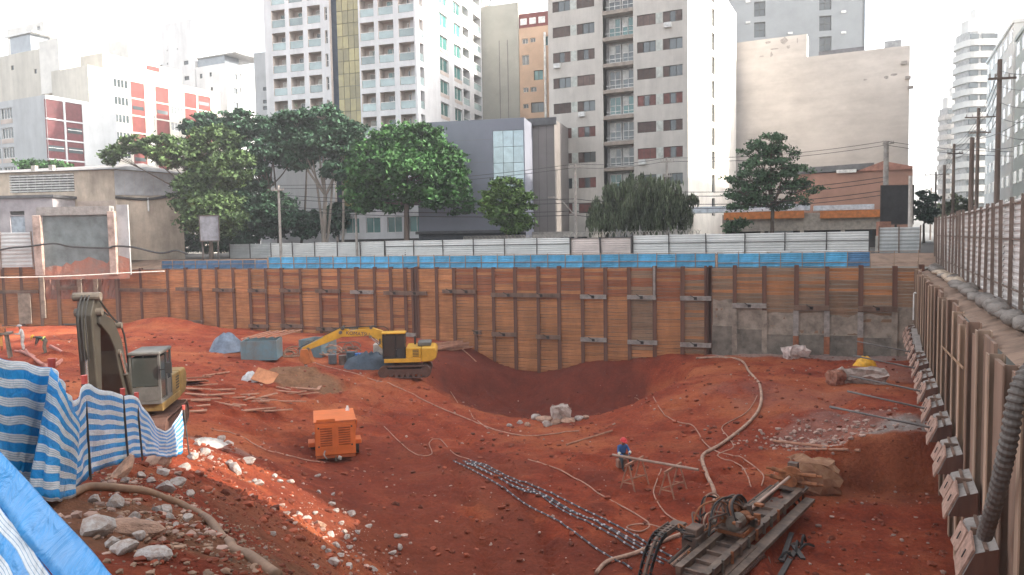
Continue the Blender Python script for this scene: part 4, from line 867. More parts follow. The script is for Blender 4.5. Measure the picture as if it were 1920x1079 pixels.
for c0, c1 in ((1414, 1435), (1536, 1559)):
    for k in range(-1, 9):
        y1 = 71 - (k - 0) * 39.0 if c0 < 1500 else 98 - k * 39.0; a, b = K2.uF(c0, y1); c, d = K2.uF(c1, y1 - 30)
        if b > 3 and d < K2.H - 1: hs.append((a, b, c, d))
K2.wall('F', hs, .6); K2.shell(right=False)
for h in hs: K2.window('F', h, .5, 2, 2, DF, GL, .08)
for k in range(18):
    for j in range(2): K2.put('R', (.05 + j * 4.5, 2 + k * 3.3, 4.45 + j * 4.5, 5.2 + k * 3.3), 'blue_glass_panel', GLB, .003, .06)
K2.put('R', (0, 0, K2.T, K2.H), 'side_core', greyt, -.4, 0)
for px, py in ((1398, 6), (1398, 45), (1477, 65), (1577, 25), (1577, 64)): a, b = K2.uF(px, py); K2.put('F', (a, b, a + .8, b + .35), 'wall_lamp', WF, .01, .2)
# --- reddish building and the shop row below
M1 = Bld('reddish_house', 'reddish plastered house with a low grey roof below the blank wall', 1712, 92, 13.5, 8, 22, at(1600, 322, 94).z, mat('reddish_render', (.36, .20, .15), .9, var=.1, scale=.5)); M1.shell(front=True)
mb = MB(); a = M1.H; mb.prism([(-.3, a), (9.2, a + .3), (9.2, a + 1.0), (-.3, a + .75)], -.25, 8); mb.build('roof', mat('roof_grey', (.15, .15, .155), .8, scale=1), M1.e)
mb = MB(); mb.prism([(7.2, a + .01), (M1.W - .05, a + .01), (M1.W - .05, a + .35), (10.2, a + 1.15)], -.26, .6); mb.build('gable', mat('gable_red', (.36, .17, .125), .9), M1.e)
M1.put('F', (4.9, a - .1, 7.2, a + .3), 'skylight', WF, .27, .4)
N1 = Bld('shop_row', 'low shop row with an orange fascia and red signs', 1660, 79, 16.5, 8, 20, at(1500, 400, 82).z, mat('shop_cream', (.42, .36, .30), .8))
ex_h = [(.4 + i * 4.1, .05, 4.1 + i * 4.1, 2.0) for i in range(4)]; N1.wall('F', ex_h, .5); N1.shell()
orange = mat('orange_fascia', (.62, .20, .05), .6, rnd=.1); red_s = mat('red_sign', (.50, .05, .035), .6)
for i, h in enumerate(ex_h): N1.put('F', h, 'dark_shop_opening', mat('shop_interior', (.06, .05, .045), .8), -.7, -.48)
for x0, x1, z in ((.2, 8.6, .0), (10.2, 16.3, -.1)): N1.put('F', (x0, N1.H - .55 + z, x1, N1.H + .25 + z), 'fascia', orange, .01, .5)
N1.put('F', (-3.8, N1.H + .3, 9.2, N1.H + 1.0), 'white_canopy', mat('canopy_white', (.62, .66, .70), .6), -2, .2); N1.put('F', (9.6, N1.H + .2, 15.5, N1.H + .75), 'white_canopy', MATS['canopy_white'], -2, .2)
for x0, x1, z0_, z1_ in ((1.0, 3.0, .75, 1.5), (3.8, 5.6, .75, 1.5)):
    sg = N1.put('F', (x0, z0_, x1, z1_), 'red_sign', red_s, -.4, -.3); mb = MB()
    for i, wv in enumerate((.16, .1, .13, .1, .14)): mb.box((x0 + .35 + i * .3, .29, (z0_ + z1_) / 2 + .02 * (i % 2)), (.18, .012, .18 + wv), rot=Matrix.Rotation(.15, 3, 'Y'))
    mb.build('lettering', WF, sg)
N1.put('F', (4.9, 1.2, 7.5, 2.0), 'grey_banner', mat('banner_grey', (.42, .43, .43), .8), -.35, -.3)
sg = N1.put('F', (12.2, 1.0, 15.4, 1.9), 'dark_banner', mat('banner_dark', (.05, .06, .06), .7), -.4, -.34); mb = MB()
for i in range(6): mb.box((12.6 + i * .45, .335, 1.45 + .05 * (i % 2)), (.28, .012, .42 if i < 3 else .25))
mb.build('lettering', mat('pale_green_letters', (.45, .6, .55), .6), sg)

# --- left hand group
cream = mat('cream_render', (.58, .54, .47), .85, var=.05, scale=.4, stain=.2, stsc=(.4, .4, .06)); redp = mat('red_panel', (.19, .042, .036), .7, rnd=.22, var=.15, scale=.8); dredp = mat('maroon_panel', (.10, .026, .030), .7, rnd=.2); ltgrey = mat('light_grey_render', (.46, .47, .475), .85, var=.05, scale=.4, stain=.15, stsc=(.4, .4, .06))
Cb = Bld('panel_block', 'cream apartment block with a grid of brick red panels', 164, 118, 9, 26, 26.06, at(164, 122, 118).z, cream, cpy=125)
colsC = ((167, 209, 'l'), (214, 241, 'w'), (245.5, 271, 'r'), (274, 287.5, 'p'), (291.5, 316, 'r'), (318.5, 342, 'w'), (345.5, 368, 'r'), (371, 394, 'r'))
vC = Cb.uR(258, 154)[1]; vC2 = Cb.uR(258, 186)[1]; dC = vC2 - vC; hs = []; ks = []
for k in range(-1, 7):
    for a, b, t in colsC:
        u0, u1 = colu(Cb.uR, a, b, 180); lo = vC + dC * k
        if lo + dC > 1: pass
        h = (u0, vC + dC * (k + 1) + .12, u1, vC + dC * k - .12) if dC < 0 else None
        if k >= 0 and h and h[1] > .3: hs.append(h); ks.append(t)
Cb.wall('R', hs, .14, cream, 'side_wall'); Cb.shell(right=False, front=True)
for h, t in zip(hs, ks):
    a, b, c, d = h
    if t == 'r':
        p = Cb.put('R', h, 'red_panel', redp, -.14, -.08); 
        if random.random() < .3: Cb.put('R', (a + .25, b + .9, c - .25, b + 1.5), 'open_window', GL, -.079, -.05, p)
    elif t == 'w': Cb.put('R', (a, b, c, b + 1.15), 'parapet_panel', cream, -.14, -.06); Cb.window('R', (a, b + 1.16, c, d), .12, 4, 1, WF, GL, .08)
    elif t == 'l': Cb.put('R', h, 'glass_block_panel', mat('glass_block', (.52, .52, .45), .5), -.14, -.1)
    else: Cb.put('R', h, 'pale_panel', whiteside, -.14, -.1)
Cb.put('R', (3, Cb.H + .003, 18, Cb.H + 2.6), 'roof_storey', cream, -6, -.5); Cb.put('R', (11, Cb.H + 1.5, 13.4, Cb.H + 2.2), 'vent_louvre', redp, -.49, -.4)
Db = Bld('panel_block', 'light grey block with maroon window panels behind the louvred low house', 85, 100, 16, 10.2, 26.06, at(85, 178, 100).z, ltgrey, cpy=180)
colsD = ((87, 121), (124.5, 156)); hs = []; vD = Db.uR(104, 187)[1]; dD = vD - Db.uR(104, 224.5)[1]
for k in range(5):
    for a, b in colsD:
        u0, u1 = colu(Db.uR, a, b, 240)
        if vD - dD * (k + 1) > .2: hs.append((u0, vD - dD * (k + 1) + .1, u1, vD - dD * k - .1))
Db.wall('R', hs, .15, ltgrey, 'side_wall')
for i, h in enumerate(hs):
    a, b, c, d = h; p = Db.put('R', h, 'maroon_panel', dredp, -.16, -.1)
    if i in (3, 4, 5): Db.put('R', (a + .2, b + 1.0, c - .15, b + 1.75), 'open_window', GL, -.098, -.06, p); Db.put('R', (a + .2, b + 1.4, c - .15, b + 1.47), 'sash_bar', WF, -.058, -.03, p)
mb_ = [(vD - dD * (k + .75), vD - dD * (k + .2)) for k in range(4)]; hs = []
for z0_, z1_ in mb_:
    a, c = Db.uF(0, 200)[0], Db.uF(22, 200)[0]; hs += [(a, z0_, c, z1_), (a - 3.3, z0_, a - .4, z1_)]
Db.wall('F', hs, .2); Db.shell(right=False)
for h in hs: w = Db.window('F', h, .18, 4, 1, WF, GL, .06); Db.put('F', (h[0], h[1] - .65, h[2], h[1] - .05), 'spandrel', peach, .003, .04)
Bb = Bld('cream_block', 'tall cream block with two tiny windows behind the panel blocks', 73, 135, 20, 9, 26.06, at(73, 92, 135).z, cream, cpy=95)
hs = []
for px, py in ((21, 128), (64, 135)): a, b = Bb.uF(px, py + 4); hs.append((a, b, a + .8, b + .8))
Bb.wall('F', hs, .2); Bb.shell()
for h in hs: Bb.window('F', h, .18, 1, 1, DF)
Bb.put('R', (.0, Bb.H - 8, 8.9, Bb.H + 1.2), 'white_side_block', whiteside, .01, 5.5); Bb.put('F', (11, Bb.H + .003, 17, Bb.H + 3.2), 'glazed_penthouse', glass('pent_glass', (.16, .18, .2)), -4, -.5); Bb.put('F', (10, Bb.H + 3.21, 18.4, Bb.H + 3.5), 'penthouse_roof', WF, -5, -.1)
Ab = Bld('white_far_block', 'far white block with a stepped roof storey at the left', 82, 175, 14, 10, 26.06, at(82, 40, 175).z, whiteside, cpy=45)
a, b = Ab.uF(73, 52); Ab.wall('F', [(a - .9, b - .5, a + .4, b + .4)], .2); Ab.shell(); Ab.window('F', (a - .9, b - .5, a + .4, b + .4), .18)
Eb = Bld('white_slab_tower', 'white slab tower with a slanted top and a glazed roof terrace', 362, 150, 9.2, 12, 26.06, at(362, 35, 150).z, white, cpy=40)
hs = []
for px, py, w, h in ((299, 125, 1.3, .8), (349, 118, 1.3, .8), (350, 147, 1.4, .8), (313, 95, .3, .35), (332, 92, .3, .35), (314, 120, .3, .4), (305, 150, .5, .4)):
    a, b = Eb.uF(px, py); hs.append((a - w / 2, b - h / 2, a + w / 2, b + h / 2))
Eb.wall('F', hs, .2); Eb.shell()
for h in hs: Eb.window('F', h, .18, 1 if h[2] - h[0] < .8 else 2, 1, DF)
E2 = Bld('white_low_tower', 'lower white wing with a glazed roof terrace and a tall mast', 424, 146, 8.2, 10, 26.06, at(424, 118, 146).z, white, cpy=120)
hs = [];
for px, py, w, h in ((377, 143, .7, .9), (395, 140, .6, .8), (397, 167, .6, .7), (398, 195, .5, .8)): a, b = E2.uF(px, py); hs.append((a - w / 2, b - h / 2, a + w / 2, b + h / 2))
E2.wall('F', hs, .2)
for h in hs: E2.window('F', h, .18, 1, 1, DF)
hr = []
for px0, px1, py in ((436, 445, 143), (437, 446, 170), (437, 447, 197), (450, 453, 143), (450, 453, 170)): a, b = E2.uR(px0, py); c = E2.uR(px1, py)[0]; hr.append((a, b - .6, c, b + .6))
E2.wall('R', hr, .25, white, 'side_wall'); E2.shell(right=False)
for h in hr: E2.window('R', h, .2, 1, 1, DF)
E2.put('F', (.2, E2.H + .003, 7.4, E2.H + 1.6), 'terrace_glazing', glass('pent_glass', (.16, .18, .2)), -4, -.4); E2.put('F', (.1, E2.H + 1.61, 10.8, E2.H + 1.85), 'terrace_roof', mat('terrace_roof', (.3, .3, .3), .7), -8, -.1)
mb = MB(); mb.cyl((2.2, 2, E2.H + 1.6), (2.0, 2, E2.H + 9.4), .12, .09, 6); mb.build('mast', mat('mast_grey', (.4, .4, .4), .6), E2.e)
Fb = Bld('white_tank_house', 'small white roof house peeping over the red panelled block', 240, 165, 6.5, 6, 26.06, at(240, 73, 165).z, whiteside, cpy=80); Fb.shell(front=True)
Hb = Bld('white_narrow_block', 'narrow white block left of the balcony tower', 512, 125, 3, 9, 18, at(500, 97, 125).z, ltgrey); hs = []
for py in (167, 191, 203): a, b = Hb.uF(497, py); hs.append((a - .4, b - .3, a + .4, b + .3))
Hb.wall('F', hs, .2); Hb.shell()
for h in hs: Hb.window('F', h, .18, 1, 1, DF)
# --- low house at the left edge of the pit
hb = mat('stained_beige_render', (.50, .41, .32), .9, var=.12, scale=.5, bump=.3, stain=.4, stsc=(.5, .5, .12)); tin = mat('patched_tin', (.33, .33, .335), .6, var=.15, scale=.7); hroof = mat('grey_roof_sheet', (.25, .24, .235), .75, scale=1)
Hs = Bld('low_house', 'low stained beige house with a hipped grey roof and white louvres', 213, 83, 18, 9.0, 8, at(213, 318, 83).z, hb, 'house')
hL = (Hs.uF(18, 340)[0], Hs.uF(80, 361)[1], Hs.uF(139, 340)[0], Hs.uF(80, 327)[1])
Hs.wall('F', [hL], .3); Hs.shell(right=False, front=False)
Hs.put('F', hL, 'louvre_back', darkhole, -.4, -.29)
nl = 7
for i in range(nl):
    z = hL[1] + (hL[3] - hL[1]) * (i + .3) / nl; mb = MB(); mb.box(((hL[0] + hL[2]) / 2, -.03, z + .06), (hL[2] - hL[0], .03, .17), rot=Matrix.Rotation(.5, 3, 'X')); mb.build('louvre_slat', WF, Hs.e)
for i in range(9): x = hL[0] + (hL[2] - hL[0]) * i / 8; Hs.put('F', (x - .03, hL[1], x + .03, hL[3]), 'louvre_mullion', hroof, -.28, -.2)
eR = at(340, 330, 88); W, T, H = Hs.W, 9.0, Hs.H
mb = MB(); mb.quad((W, 0, 0), (W + 5.8, 3.5, 0), (W + 5.8, 3.5, H - .4), (W, 0, H)); mb.build('gable_wall', hb, Hs.e)
mb = MB(); a, b = Vector((W, -.03, 0)), Vector((W + 5.8, 3.47, 0)); nv = Vector((.5, -.85, 0)) * .08
for i in range(7):
    p, q_ = a.lerp(b, i / 7) + nv, a.lerp(b, (i + 1) / 7 - .003) + nv; h0 = H - 2.9 + .1 * random.random(); mb = MB(); mb.quad((p.x, p.y, h0), (q_.x, q_.y, h0), (q_.x, q_.y, H - .1 - .4 * (i + 1) / 7), (p.x, p.y, H - .1 - .4 * i / 7)); mb.build('tin_sheet', tin, Hs.e)
mb = MB(); mb.tube([(a + nv).to_tuple()[:2] + (H - 3.05,), ((a + b) / 2 + nv * 1.5).to_tuple()[:2] + (H - 3.25,), (b + nv).to_tuple()[:2] + (H - 2.5,)], .16, 6, smooth=5); mb.build('dark_gutter', darkhole, Hs.e)
mb = MB(); p = (a.lerp(b, .48) + nv * 2); mb.cyl((p.x, p.y, H - 4.6), (p.x, p.y, H - 3.1), .09, n=8); mb.build('down_pipe', WF, Hs.e)
mb = MB(); mb.add([(-3, -.4, H), (W, -.35, H + .02), (W + 6.1, 3.3, H - .38), (W + 3, 9, H), (-3, 9, H), (W - 4, 4, H + .95), (-3, 4, H + .7), (W + 1.2, 3.4, H + .95)], [(0, 1, 7, 5, 6), (1, 2, 7), (2, 3, 5, 7), (3, 4, 6, 5)]); mb.build('roof', hroof, Hs.e)
for x in (7.0, 9.2): mb = MB(); mb.bx(x, 1, H + .1, x + .5, 1.5, H + .85); mb.build('roof_vent', conc, Hs.e)
Hs.put('F', (W - 4.6, .02, W - .1, H - 3.4), 'pale_plaster_panel', mat('pale_plaster', (.42, .34, .285), .9, var=.15, scale=.6), .003, .03)
Gs = Bld('small_grey_house', 'small dull violet grey house with a dark roof edge and a blue grey door', 94, 80, 9, 5, 4, at(60, 371, 80).z, mat('violet_grey_render', (.27, .25, .26), .9, scale=.6), 'house')
u0, v0 = Gs.uF(20, 430); u1, v1_ = Gs.uF(46, 405); Gs.wall('F', [(u0, .1, u1, v1_), (u0, v1_ + .1, u1, v1_ + .5)], .2); Gs.shell(); Gs.put('F', (u0, .1, u1, v1_), 'door', mat('blue_grey_door', (.30, .34, .38), .7), -.2, -.12); Gs.put('F', (u0, v1_ + .1, u1, v1_ + .5), 'vent', darkhole, -.2, -.15)
Gs.put('F', (-.2, Gs.H - .02, 9.25, Gs.H + .28), 'roof_edge', mat('roof_dark', (.075, .075, .08), .6), -5, .2)
# remains of a demolished room on the pit edge
org = at(66, 500, 76.3); rm = empty('broken_room_wall', (org.x, org.y, -3.0), math.radians(-4), 'open grey green wall of a demolished room between pale broken piers', 'broken wall'); k = 76.3 / FPX
gg = mat('grey_green_plaster', (.155, .185, .185), .9, var=.2, scale=.8, bump=.2); pp = mat('broken_pink_plaster', (.36, .27, .23), .9, var=.25, scale=1.5, bump=.6)
def zz_(py): return at(140, py, 76.3).z + 3.0
mb = MB(); mb.bx(16 * k, .3, 0.2, 142 * k, .55, zz_(404)); mb.build('room_wall', gg, rm)
for a_, b_, t_ in ((0, 16, 403), (146, 160, 398)): mb = MB(); mb.bx(a_ * k, -.1, .1, b_ * k, .29, zz_(t_)); mb.build('pier', pp, rm, bevel=.06)
mb = MB(); mb.bx(8 * k, .0, zz_(404) + .01, 150 * k, .8, zz_(388)); mb.build('roof_slab', mat('rough_concrete', (.26, .245, .23), .95, var=.2, scale=1.5, bump=.7), rm)
mb = MB(); mb.bx(160 * k, .31, .1, 182 * k, .5, zz_(386)); mb.build('tin_screen', tin, rm)
vs = []; mb = MB(); n = 20
for i in range(n): vs += [((14 + 168 * i / (n - 1)) * k, .1, -.3), ((14 + 168 * i / (n - 1)) * k, .2 + .1 * random.random(), .9 + 1.1 * random.random() * math.sin(math.pi * i / (n - 1)) + (.8 if i > 14 else 0))]
mb.add(vs, [(2 * i, 2 * i + 2, 2 * i + 3, 2 * i + 1) for i in range(n - 1)]); mb.build('earth_stain_bank', redmas, rm)

# --- right hand street
fw = mat('far_white_render', (.62, .60, .57), .8, var=.06, scale=.3)
def round_tower(label, px0, px1, ytop, D, n, m, band):
    a, b = at(px0, ytop, D), at(px1, ytop, D); W = b.x - a.x; e = empty('round_balcony_tower', ((a.x + b.x) / 2, D + W / 2, STREET), 0, label, 'building'); H = a.z - STREET; fh = H / n
    def outl(g, r): return [(r * W / 2 * (abs(math.cos(t)) ** .6) * (1 if math.cos(t) > 0 else -1), r * W / 2 * (abs(math.sin(t)) ** .6) * (1 if math.sin(t) > 0 else -1)) for t in np.linspace(0, 2 * math.pi, g, endpoint=False)]
    def ring(name, r, z0, z1, mm):
        mb = MB(); o = outl(28, r); g = len(o); vs = [(x, y, z0) for x, y in o] + [(x, y, z1) for x, y in o]; mb.add(vs, [(i, (i + 1) % g, g + (i + 1) % g, g + i) for i in range(g)] + [tuple(range(g, 2 * g)), tuple(range(g - 1, -1, -1))]); return mb.build(name, mm, e)
    ring('core', .88, 0, H + .5, mat('core_grey', (.42, .41, .40), .8))  # plain grey core, darker than the white balcony bands
    for i in range(n): 
        bnd = ring('balcony_band', 1.0, i * fh + .05, i * fh + fh * .52, m)
        for x in (-.55, 0.1, .55): mb = MB(); mb.bx(x * W / 2 - .8, -.93 * W / 2 * (.96 if x else 1.0) - .05, i * fh + fh * .56, x * W / 2 + .8, -.80 * W / 2, i * fh + fh * .97); mb.build('window', GL, e)
    mb = MB(); mb.bx(-.25 * W, -.1 * W, H + .5, .3 * W, .3 * W, H + fh * 1.4); mb.bx(0, 0, H + fh * 1.4, .22 * W, .25 * W, H + fh * 2.4); mb.build('roof_house', fw, e); return e
round_tower('white tower with rounded balcony bands above the side street', 1816, 1880, 62, 150, 17, fw, 1)
round_tower('lower banded far tower left of the white round tower', 1776, 1818, 205, 190, 13, mat('far_beige_band', (.52, .48, .44), .8), 1)
gw = mat('grey_green_render', (.33, .36, .35), .8, var=.06, scale=.3)
def street_block(label, s0, s1, off, dep, H, m, rows, colsn, winm=None):
    p = Vector(rpt(s1, off)); B = Bld.__new__(Bld); B.W, B.T, B.z0, B.H, B.m = (s1 - s0), dep, STREET, H, m
    # local x runs along the street away from the eye, facade (-y side) looks at the pit
    B.ex = EY.copy(); B.ey = EX.copy(); B.o = p; B.e = empty('street_building', (p.x, p.y, STREET), math.atan2(EY.y, EY.x), label, 'building')
    # mirrored frame: put facade on +y side of local axes
    hs = []; fh = H / rows; cw_ = B.W / colsn
    for r_ in range(rows):
        for c_ in range(colsn): hs.append((c_ * cw_ + cw_ * .25, r_ * fh + fh * .35, c_ * cw_ + cw_ * .75, r_ * fh + fh * .8))
    mb = MB(); mb.bx(0, -dep, 0, B.W, -.3, H); mb.build('wall', m, B.e)
    for h in hs:
        w = MB(); w.bx(h[0] - .08, -.298, h[1] - .08, h[2] + .08, -.24, h[3] + .08); wo = w.build('window', WF, B.e); w = MB(); w.bx(h[0], -.239, h[1], h[2], -.23, h[3]); w.build('pane', GL, wo)
    mb = MB(); mb.bx(-.2, -dep - .2, H + .003, B.W + .2, -.1, H + .5); mb.build('parapet', m, B.e); return B
street_block('grey green street building seen over the tall hoarding', -62, -36, 13.5, 16, 27, gw, 8, 6)
street_block('pale street building further along the side street', -92, -64, 13.5, 16, 30, fw, 9, 6)
street_block('cream street building across the side street beside the pit', -34, 2.4, 13.5, 12, 35, cream, 10, 8)
street_block('unseen cream block added between two street buildings to let low sun over', 2.45, 6.5, 13.5, 12, 30.4, cream, 9, 1)  # added out of view; its lower top lets sun reach the far crew
street_block('tall beige street building opposite the sheet pile wall', 6.55, 28.6, 13.5, 6.2, 36, beige, 11, 6)  # out of view; kept shallow so the sun streak passes its end
street_block('unseen low block added in the gap between the beige buildings to trim the sun streak', 28.7, 35.9, 13.5, 6.2, 8.2, gw, 2, 1)  # added out of view; keeps the floor below the sun streak dark
street_block('beige street building opposite the bank of rubble', 36.0, 75, 13.5, 6.2, 36, beige, 11, 9)  # out of view; starts past the gap shaped for the sun streak
# ================================================================== machines
yel = mat('machine_yellow', (.62, .33, .025), .5, var=.12, scale=1.2, coat=.2); blk = mat('machine_black', (.028, .027, .026), .6); trk = mat('track_steel', (.11, .055, .04), .8, scale=4, bump=.4); grm = mat('grimy_steel', (.15, .125, .10), .6, var=.3, scale=2, metal=.2)
cabg = glass('cab_glass', (.05, .055, .05), .1); chrome = mat('cylinder_rod', (.55, .54, .52), .25, metal=.9); oyel = mat('old_yellow', (.22, .14, .045), .6, var=.2, scale=1.5); ogry = mat('old_dark_arm', (.024, .021, .017), .45, var=.4, scale=1.6, c2=(.052, .045, .034)); dkgry = mat('cab_grey', (.12, .115, .105), .6)
def track(parent, y, L, h, w):
    r = h / 2; mb = MB(); n = 10; prof = [(L / 2 - r + r * math.cos(t), r + r * math.sin(t)) for t in np.linspace(-math.pi / 2, math.pi / 2, n)] + [(-L / 2 + r + r * math.cos(t), r + r * math.sin(t)) for t in np.linspace(math.pi / 2, 1.5 * math.pi, n)]
    inn = [(x * (1 - .09 * 2 / L), r + (z - r) * .84) for x, z in prof]; N_ = len(prof)
    vs = [(x, y - w / 2, z) for x, z in prof] + [(x, y + w / 2, z) for x, z in prof] + [(x, y - w / 2, z) for x, z in inn] + [(x, y + w / 2, z) for x, z in inn]
    fs = []
    for i in range(N_):
        j = (i + 1) % N_; fs += [(i, j, N_ + j, N_ + i), (2 * N_ + j, 2 * N_ + i, 3 * N_ + i, 3 * N_ + j), (j, i, 2 * N_ + i, 2 * N_ + j), (N_ + i, N_ + j, 3 * N_ + j, 3 * N_ + i)]
    mb.add(vs, fs); per = 0
    for x in np.linspace(-L / 2 + r, L / 2 - r, 17):
        for z in (.0, h): mb.box((x, y, z + (.02 if z else -.0)), (.05, w * .98, .05))
    t = mb.build('track', trk, parent)
    b = MB(); b.bx(-L / 2 + r, y - w * .32, r * .55, L / 2 - r, y + w * .32, r * 1.45)
    for x in (-L / 2 + r, L / 2 - r): b.cyl((x, y - w * .42, r), (x, y + w * .42, r), r * .78, n=16)
    for x in np.linspace(-L / 2 + r * 2, L / 2 - r * 2, 6): b.cyl((x, y - w * .40, r * .42), (x, y + w * .40, r * .42), r * .3, n=10)
    b.build('track_frame', trk, t); return t
def arm_box(prof, w): mb = MB(); mb.prism(prof, -w / 2, w / 2); return mb
def excavator(label, loc, rz, body, armm, cabm, boom, stick, bucket, cyl, s=1.0, aw=(.42, .30), roofm=None, text=None, cabpos=(.15, .85), bucketm=None):
    e = empty('excavator', loc, rz, label, 'excavator'); e.scale = (s, s, s)
    for y in (-1.05, 1.05): track(e, y, 3.5, .82, .55)
    mb = MB(); mb.bx(-.9, -.78, .35, .9, .78, .85); mb.cyl((0, 0, .85), (0, 0, 1.02), .62, n=20); mb.build('undercarriage', trk, e)
    mb = MB(); mb.prism([(1.35, 1.03), (1.35, 1.30), (-1.1, 1.30), (-1.1, 1.03)], -1.2, 1.2); mb.build('deck', body, e, bevel=.03)
    mb = MB(); prof = [(-1.11, 1.02), (-1.85, 1.06), (-2.12, 1.3), (-2.15, 1.75), (-2.0, 2.0), (-1.11, 2.02)]; mb.prism(prof, -1.2, 1.2); cw_ = mb.build('counterweight', body, e, bevel=.09)
    mb = MB(); mb.bx(-1.09, -1.18, 1.31, -.1, 1.18, 2.0); hd = mb.build('engine_housing', body, e, bevel=.04)
    mb = MB()
    for i in range(5): mb.bx(-.95, 1.185, 1.42 + .1 * i, -.55, 1.195, 1.47 + .1 * i)
    mb.build('side_grille', blk, hd)
    mb = MB(); mb.bx(-1.75, -.9, 2.03, -.85, .6, 2.28); mb.build('engine_hood', dkgry, e, bevel=.05); mb = MB(); mb.cyl((-.6, -.6, 2.0), (-.6, -.6, 2.55), .07, n=10); mb.build('exhaust', blk, e)
    # cab on the left side
    x0, x1, y0, y1, z0, z1 = -.05, 1.45, .22, 1.18, 1.31, 2.95
    mb = MB(); t = .07
    for x, y in ((x0 + .035, y0 + .035), (x1 - .05, y0 + .035), (x0 + .035, y1 - .035), (x1 - .05, y1 - .035), (x0 + .62, y1 - .035)): mb.box((x, y, (z0 + z1) / 2), (t, t, z1 - z0))
    mb.bx(x0, y0, z0, x1, y1, z0 + .10); mb.bx(x0 + .08, y1 - .08, z0 + .10, x0 + .55, y1 - .02, z0 + .65); c = mb.build('cab', cabm, e)
    mb = MB(); mb.bx(x0 - .05, y0 - .03, z1, x1 + .05, y1 + .03, z1 + .12); mb.build('cab_roof', roofm or body, c, bevel=.05)
    for a in ((x1 - .03, y0 + .08, z0 + .6, x1 - .015, y1 - .08, z1 - .08), (x0 + .67, y1 - .045, z0 + .14, x1 - .1, y1 - .03, z1 - .08), (x0 + .09, y1 - .045, z0 + .66, x0 + .57, y1 - .03, z1 - .08), (x0 + .09, y0 + .03, z0 + .5, x1 - .12, y0 + .045, z1 - .08), (x0 + .02, y0 + .08, z0 + .7, x0 + .035, y1 - .08, z1 - .1)):
        mb = MB(); mb.bx(*a); mb.build('window_pane', cabg, c)
    mb = MB(); mb.bx(x1 - .035, y0 + .075, z0 + .11, x1 - .012, y1 - .075, z0 + .58); mb.build('front_panel', dkgry, c)
    mb = MB(); mb.bx(x0 + .25, y0 + .25, z0 + .15, x0 + .75, y1 - .25, z0 + .5); mb.bx(x0 + .2, y0 + .25, z0 + .5, x0 + .33, y1 - .25, z0 + 1.15); mb.build('seat', blk, c)
    mb = MB(); mb.tube([(x1 - .02, y1 - .02, z1 - .5), (x1 + .1, y1 + .25, z1 - .45)], .02, 5); mb.box((x1 + .1, y1 + .3, z1 - .42), (.06, .2, .36)); mb.build('mirror', blk, c)
    bo = arm_box(boom, aw[0]).build('boom', armm, e, (0, -.15, 0), bevel=.03); st = arm_box(stick, aw[1]).build('stick', armm, e, (0, -.15, 0), bevel=.03)
    bk = MB(); n = len(bucket); bk.prism(bucket, -.5, .5); b_ = bk.build('bucket', bucketm or armm, e, (0, -.15, 0), bevel=.02)
    tm = MB()
    bx, bz = min(bucket, key=lambda p: p[1])
    for y in (-.4, -.2, 0, .2, .4): tm.prism([(bx - .10, bz + .12), (bx + .10, bz + .12), (bx, bz - .14)], y - .04, y + .04)
    tm.build('teeth', grm, b_)
    for (p, q, r_, off) in cyl:
        for y in off:
            P, Q = Vector((p[0], y - .15, p[1])), Vector((q[0], y - .15, q[1])); m_ = P.lerp(Q, .58); c1 = MB(); c1.cyl(P, m_, r_, n=10); o = c1.build('cylinder', armm, e, smooth=False); c1 = MB(); c1.cyl(m_, Q, r_ * .55, n=8); c1.build('rod', chrome, o)
    hm = MB(); hm.tube([(boom[0][0], .09, boom[0][1] + .1), ((boom[0][0] + boom[2][0]) / 2, .1, boom[2][1] + .12), (boom[3][0], .1, boom[3][1] + .10), (stick[1][0], .06, stick[1][1] + .06)], .03, 5, smooth=5); hm.build('hydraulic_line', blk, e)
    for q, rr in ((boom[0], .16), (stick[1], .13), (boom[4], .12), (bucket[0], .10), (cyl[1][0], .1), (cyl[0][1], .1)):
        pm_ = MB(); wd = aw[0] / 2 + .07; pm_.cyl((q[0], -.15 - wd, q[1]), (q[0], -.15 + wd, q[1]), rr, n=12); pm_.build('pivot_pin', grm, e)
    for y in (-.1, .0, .1):
        hm = MB(); hm.tube([(boom[3][0] - .2, y - .15, boom[3][1] + .12), (boom[4][0] - .2, y - .15, boom[4][1] + .25), (stick[1][0], y - .15, stick[1][1] + .10), (stick[2][0] + .12, y - .15, stick[2][1] + .02), ((stick[2][0] + stick[3][0]) / 2 + .13, y - .15, (stick[2][1] + stick[3][1]) / 2)], .022, 5, smooth=5); hm.build('hydraulic_line', blk, e)
    if text:
        cu = bpy.data.curves.new('lettering', 'FONT'); cu.body = text[0]; cu.size = text[3]; cu.extrude = .006; cu.align_x = 'CENTER'; cu.materials.append(mat('decal_navy', (.03, .02, .09), .5))
        tmp = bpy.data.objects.new('lettering', cu); col.objects.link(tmp); lm_ = bpy.data.meshes.new_from_object(tmp.evaluated_get(bpy.context.evaluated_depsgraph_get())); bpy.data.objects.remove(tmp); o = link('lettering', lm_, bo); o.location = (text[1], .222, text[2]); o.rotation_euler = (math.pi / 2, -text[4], math.pi)
    return e
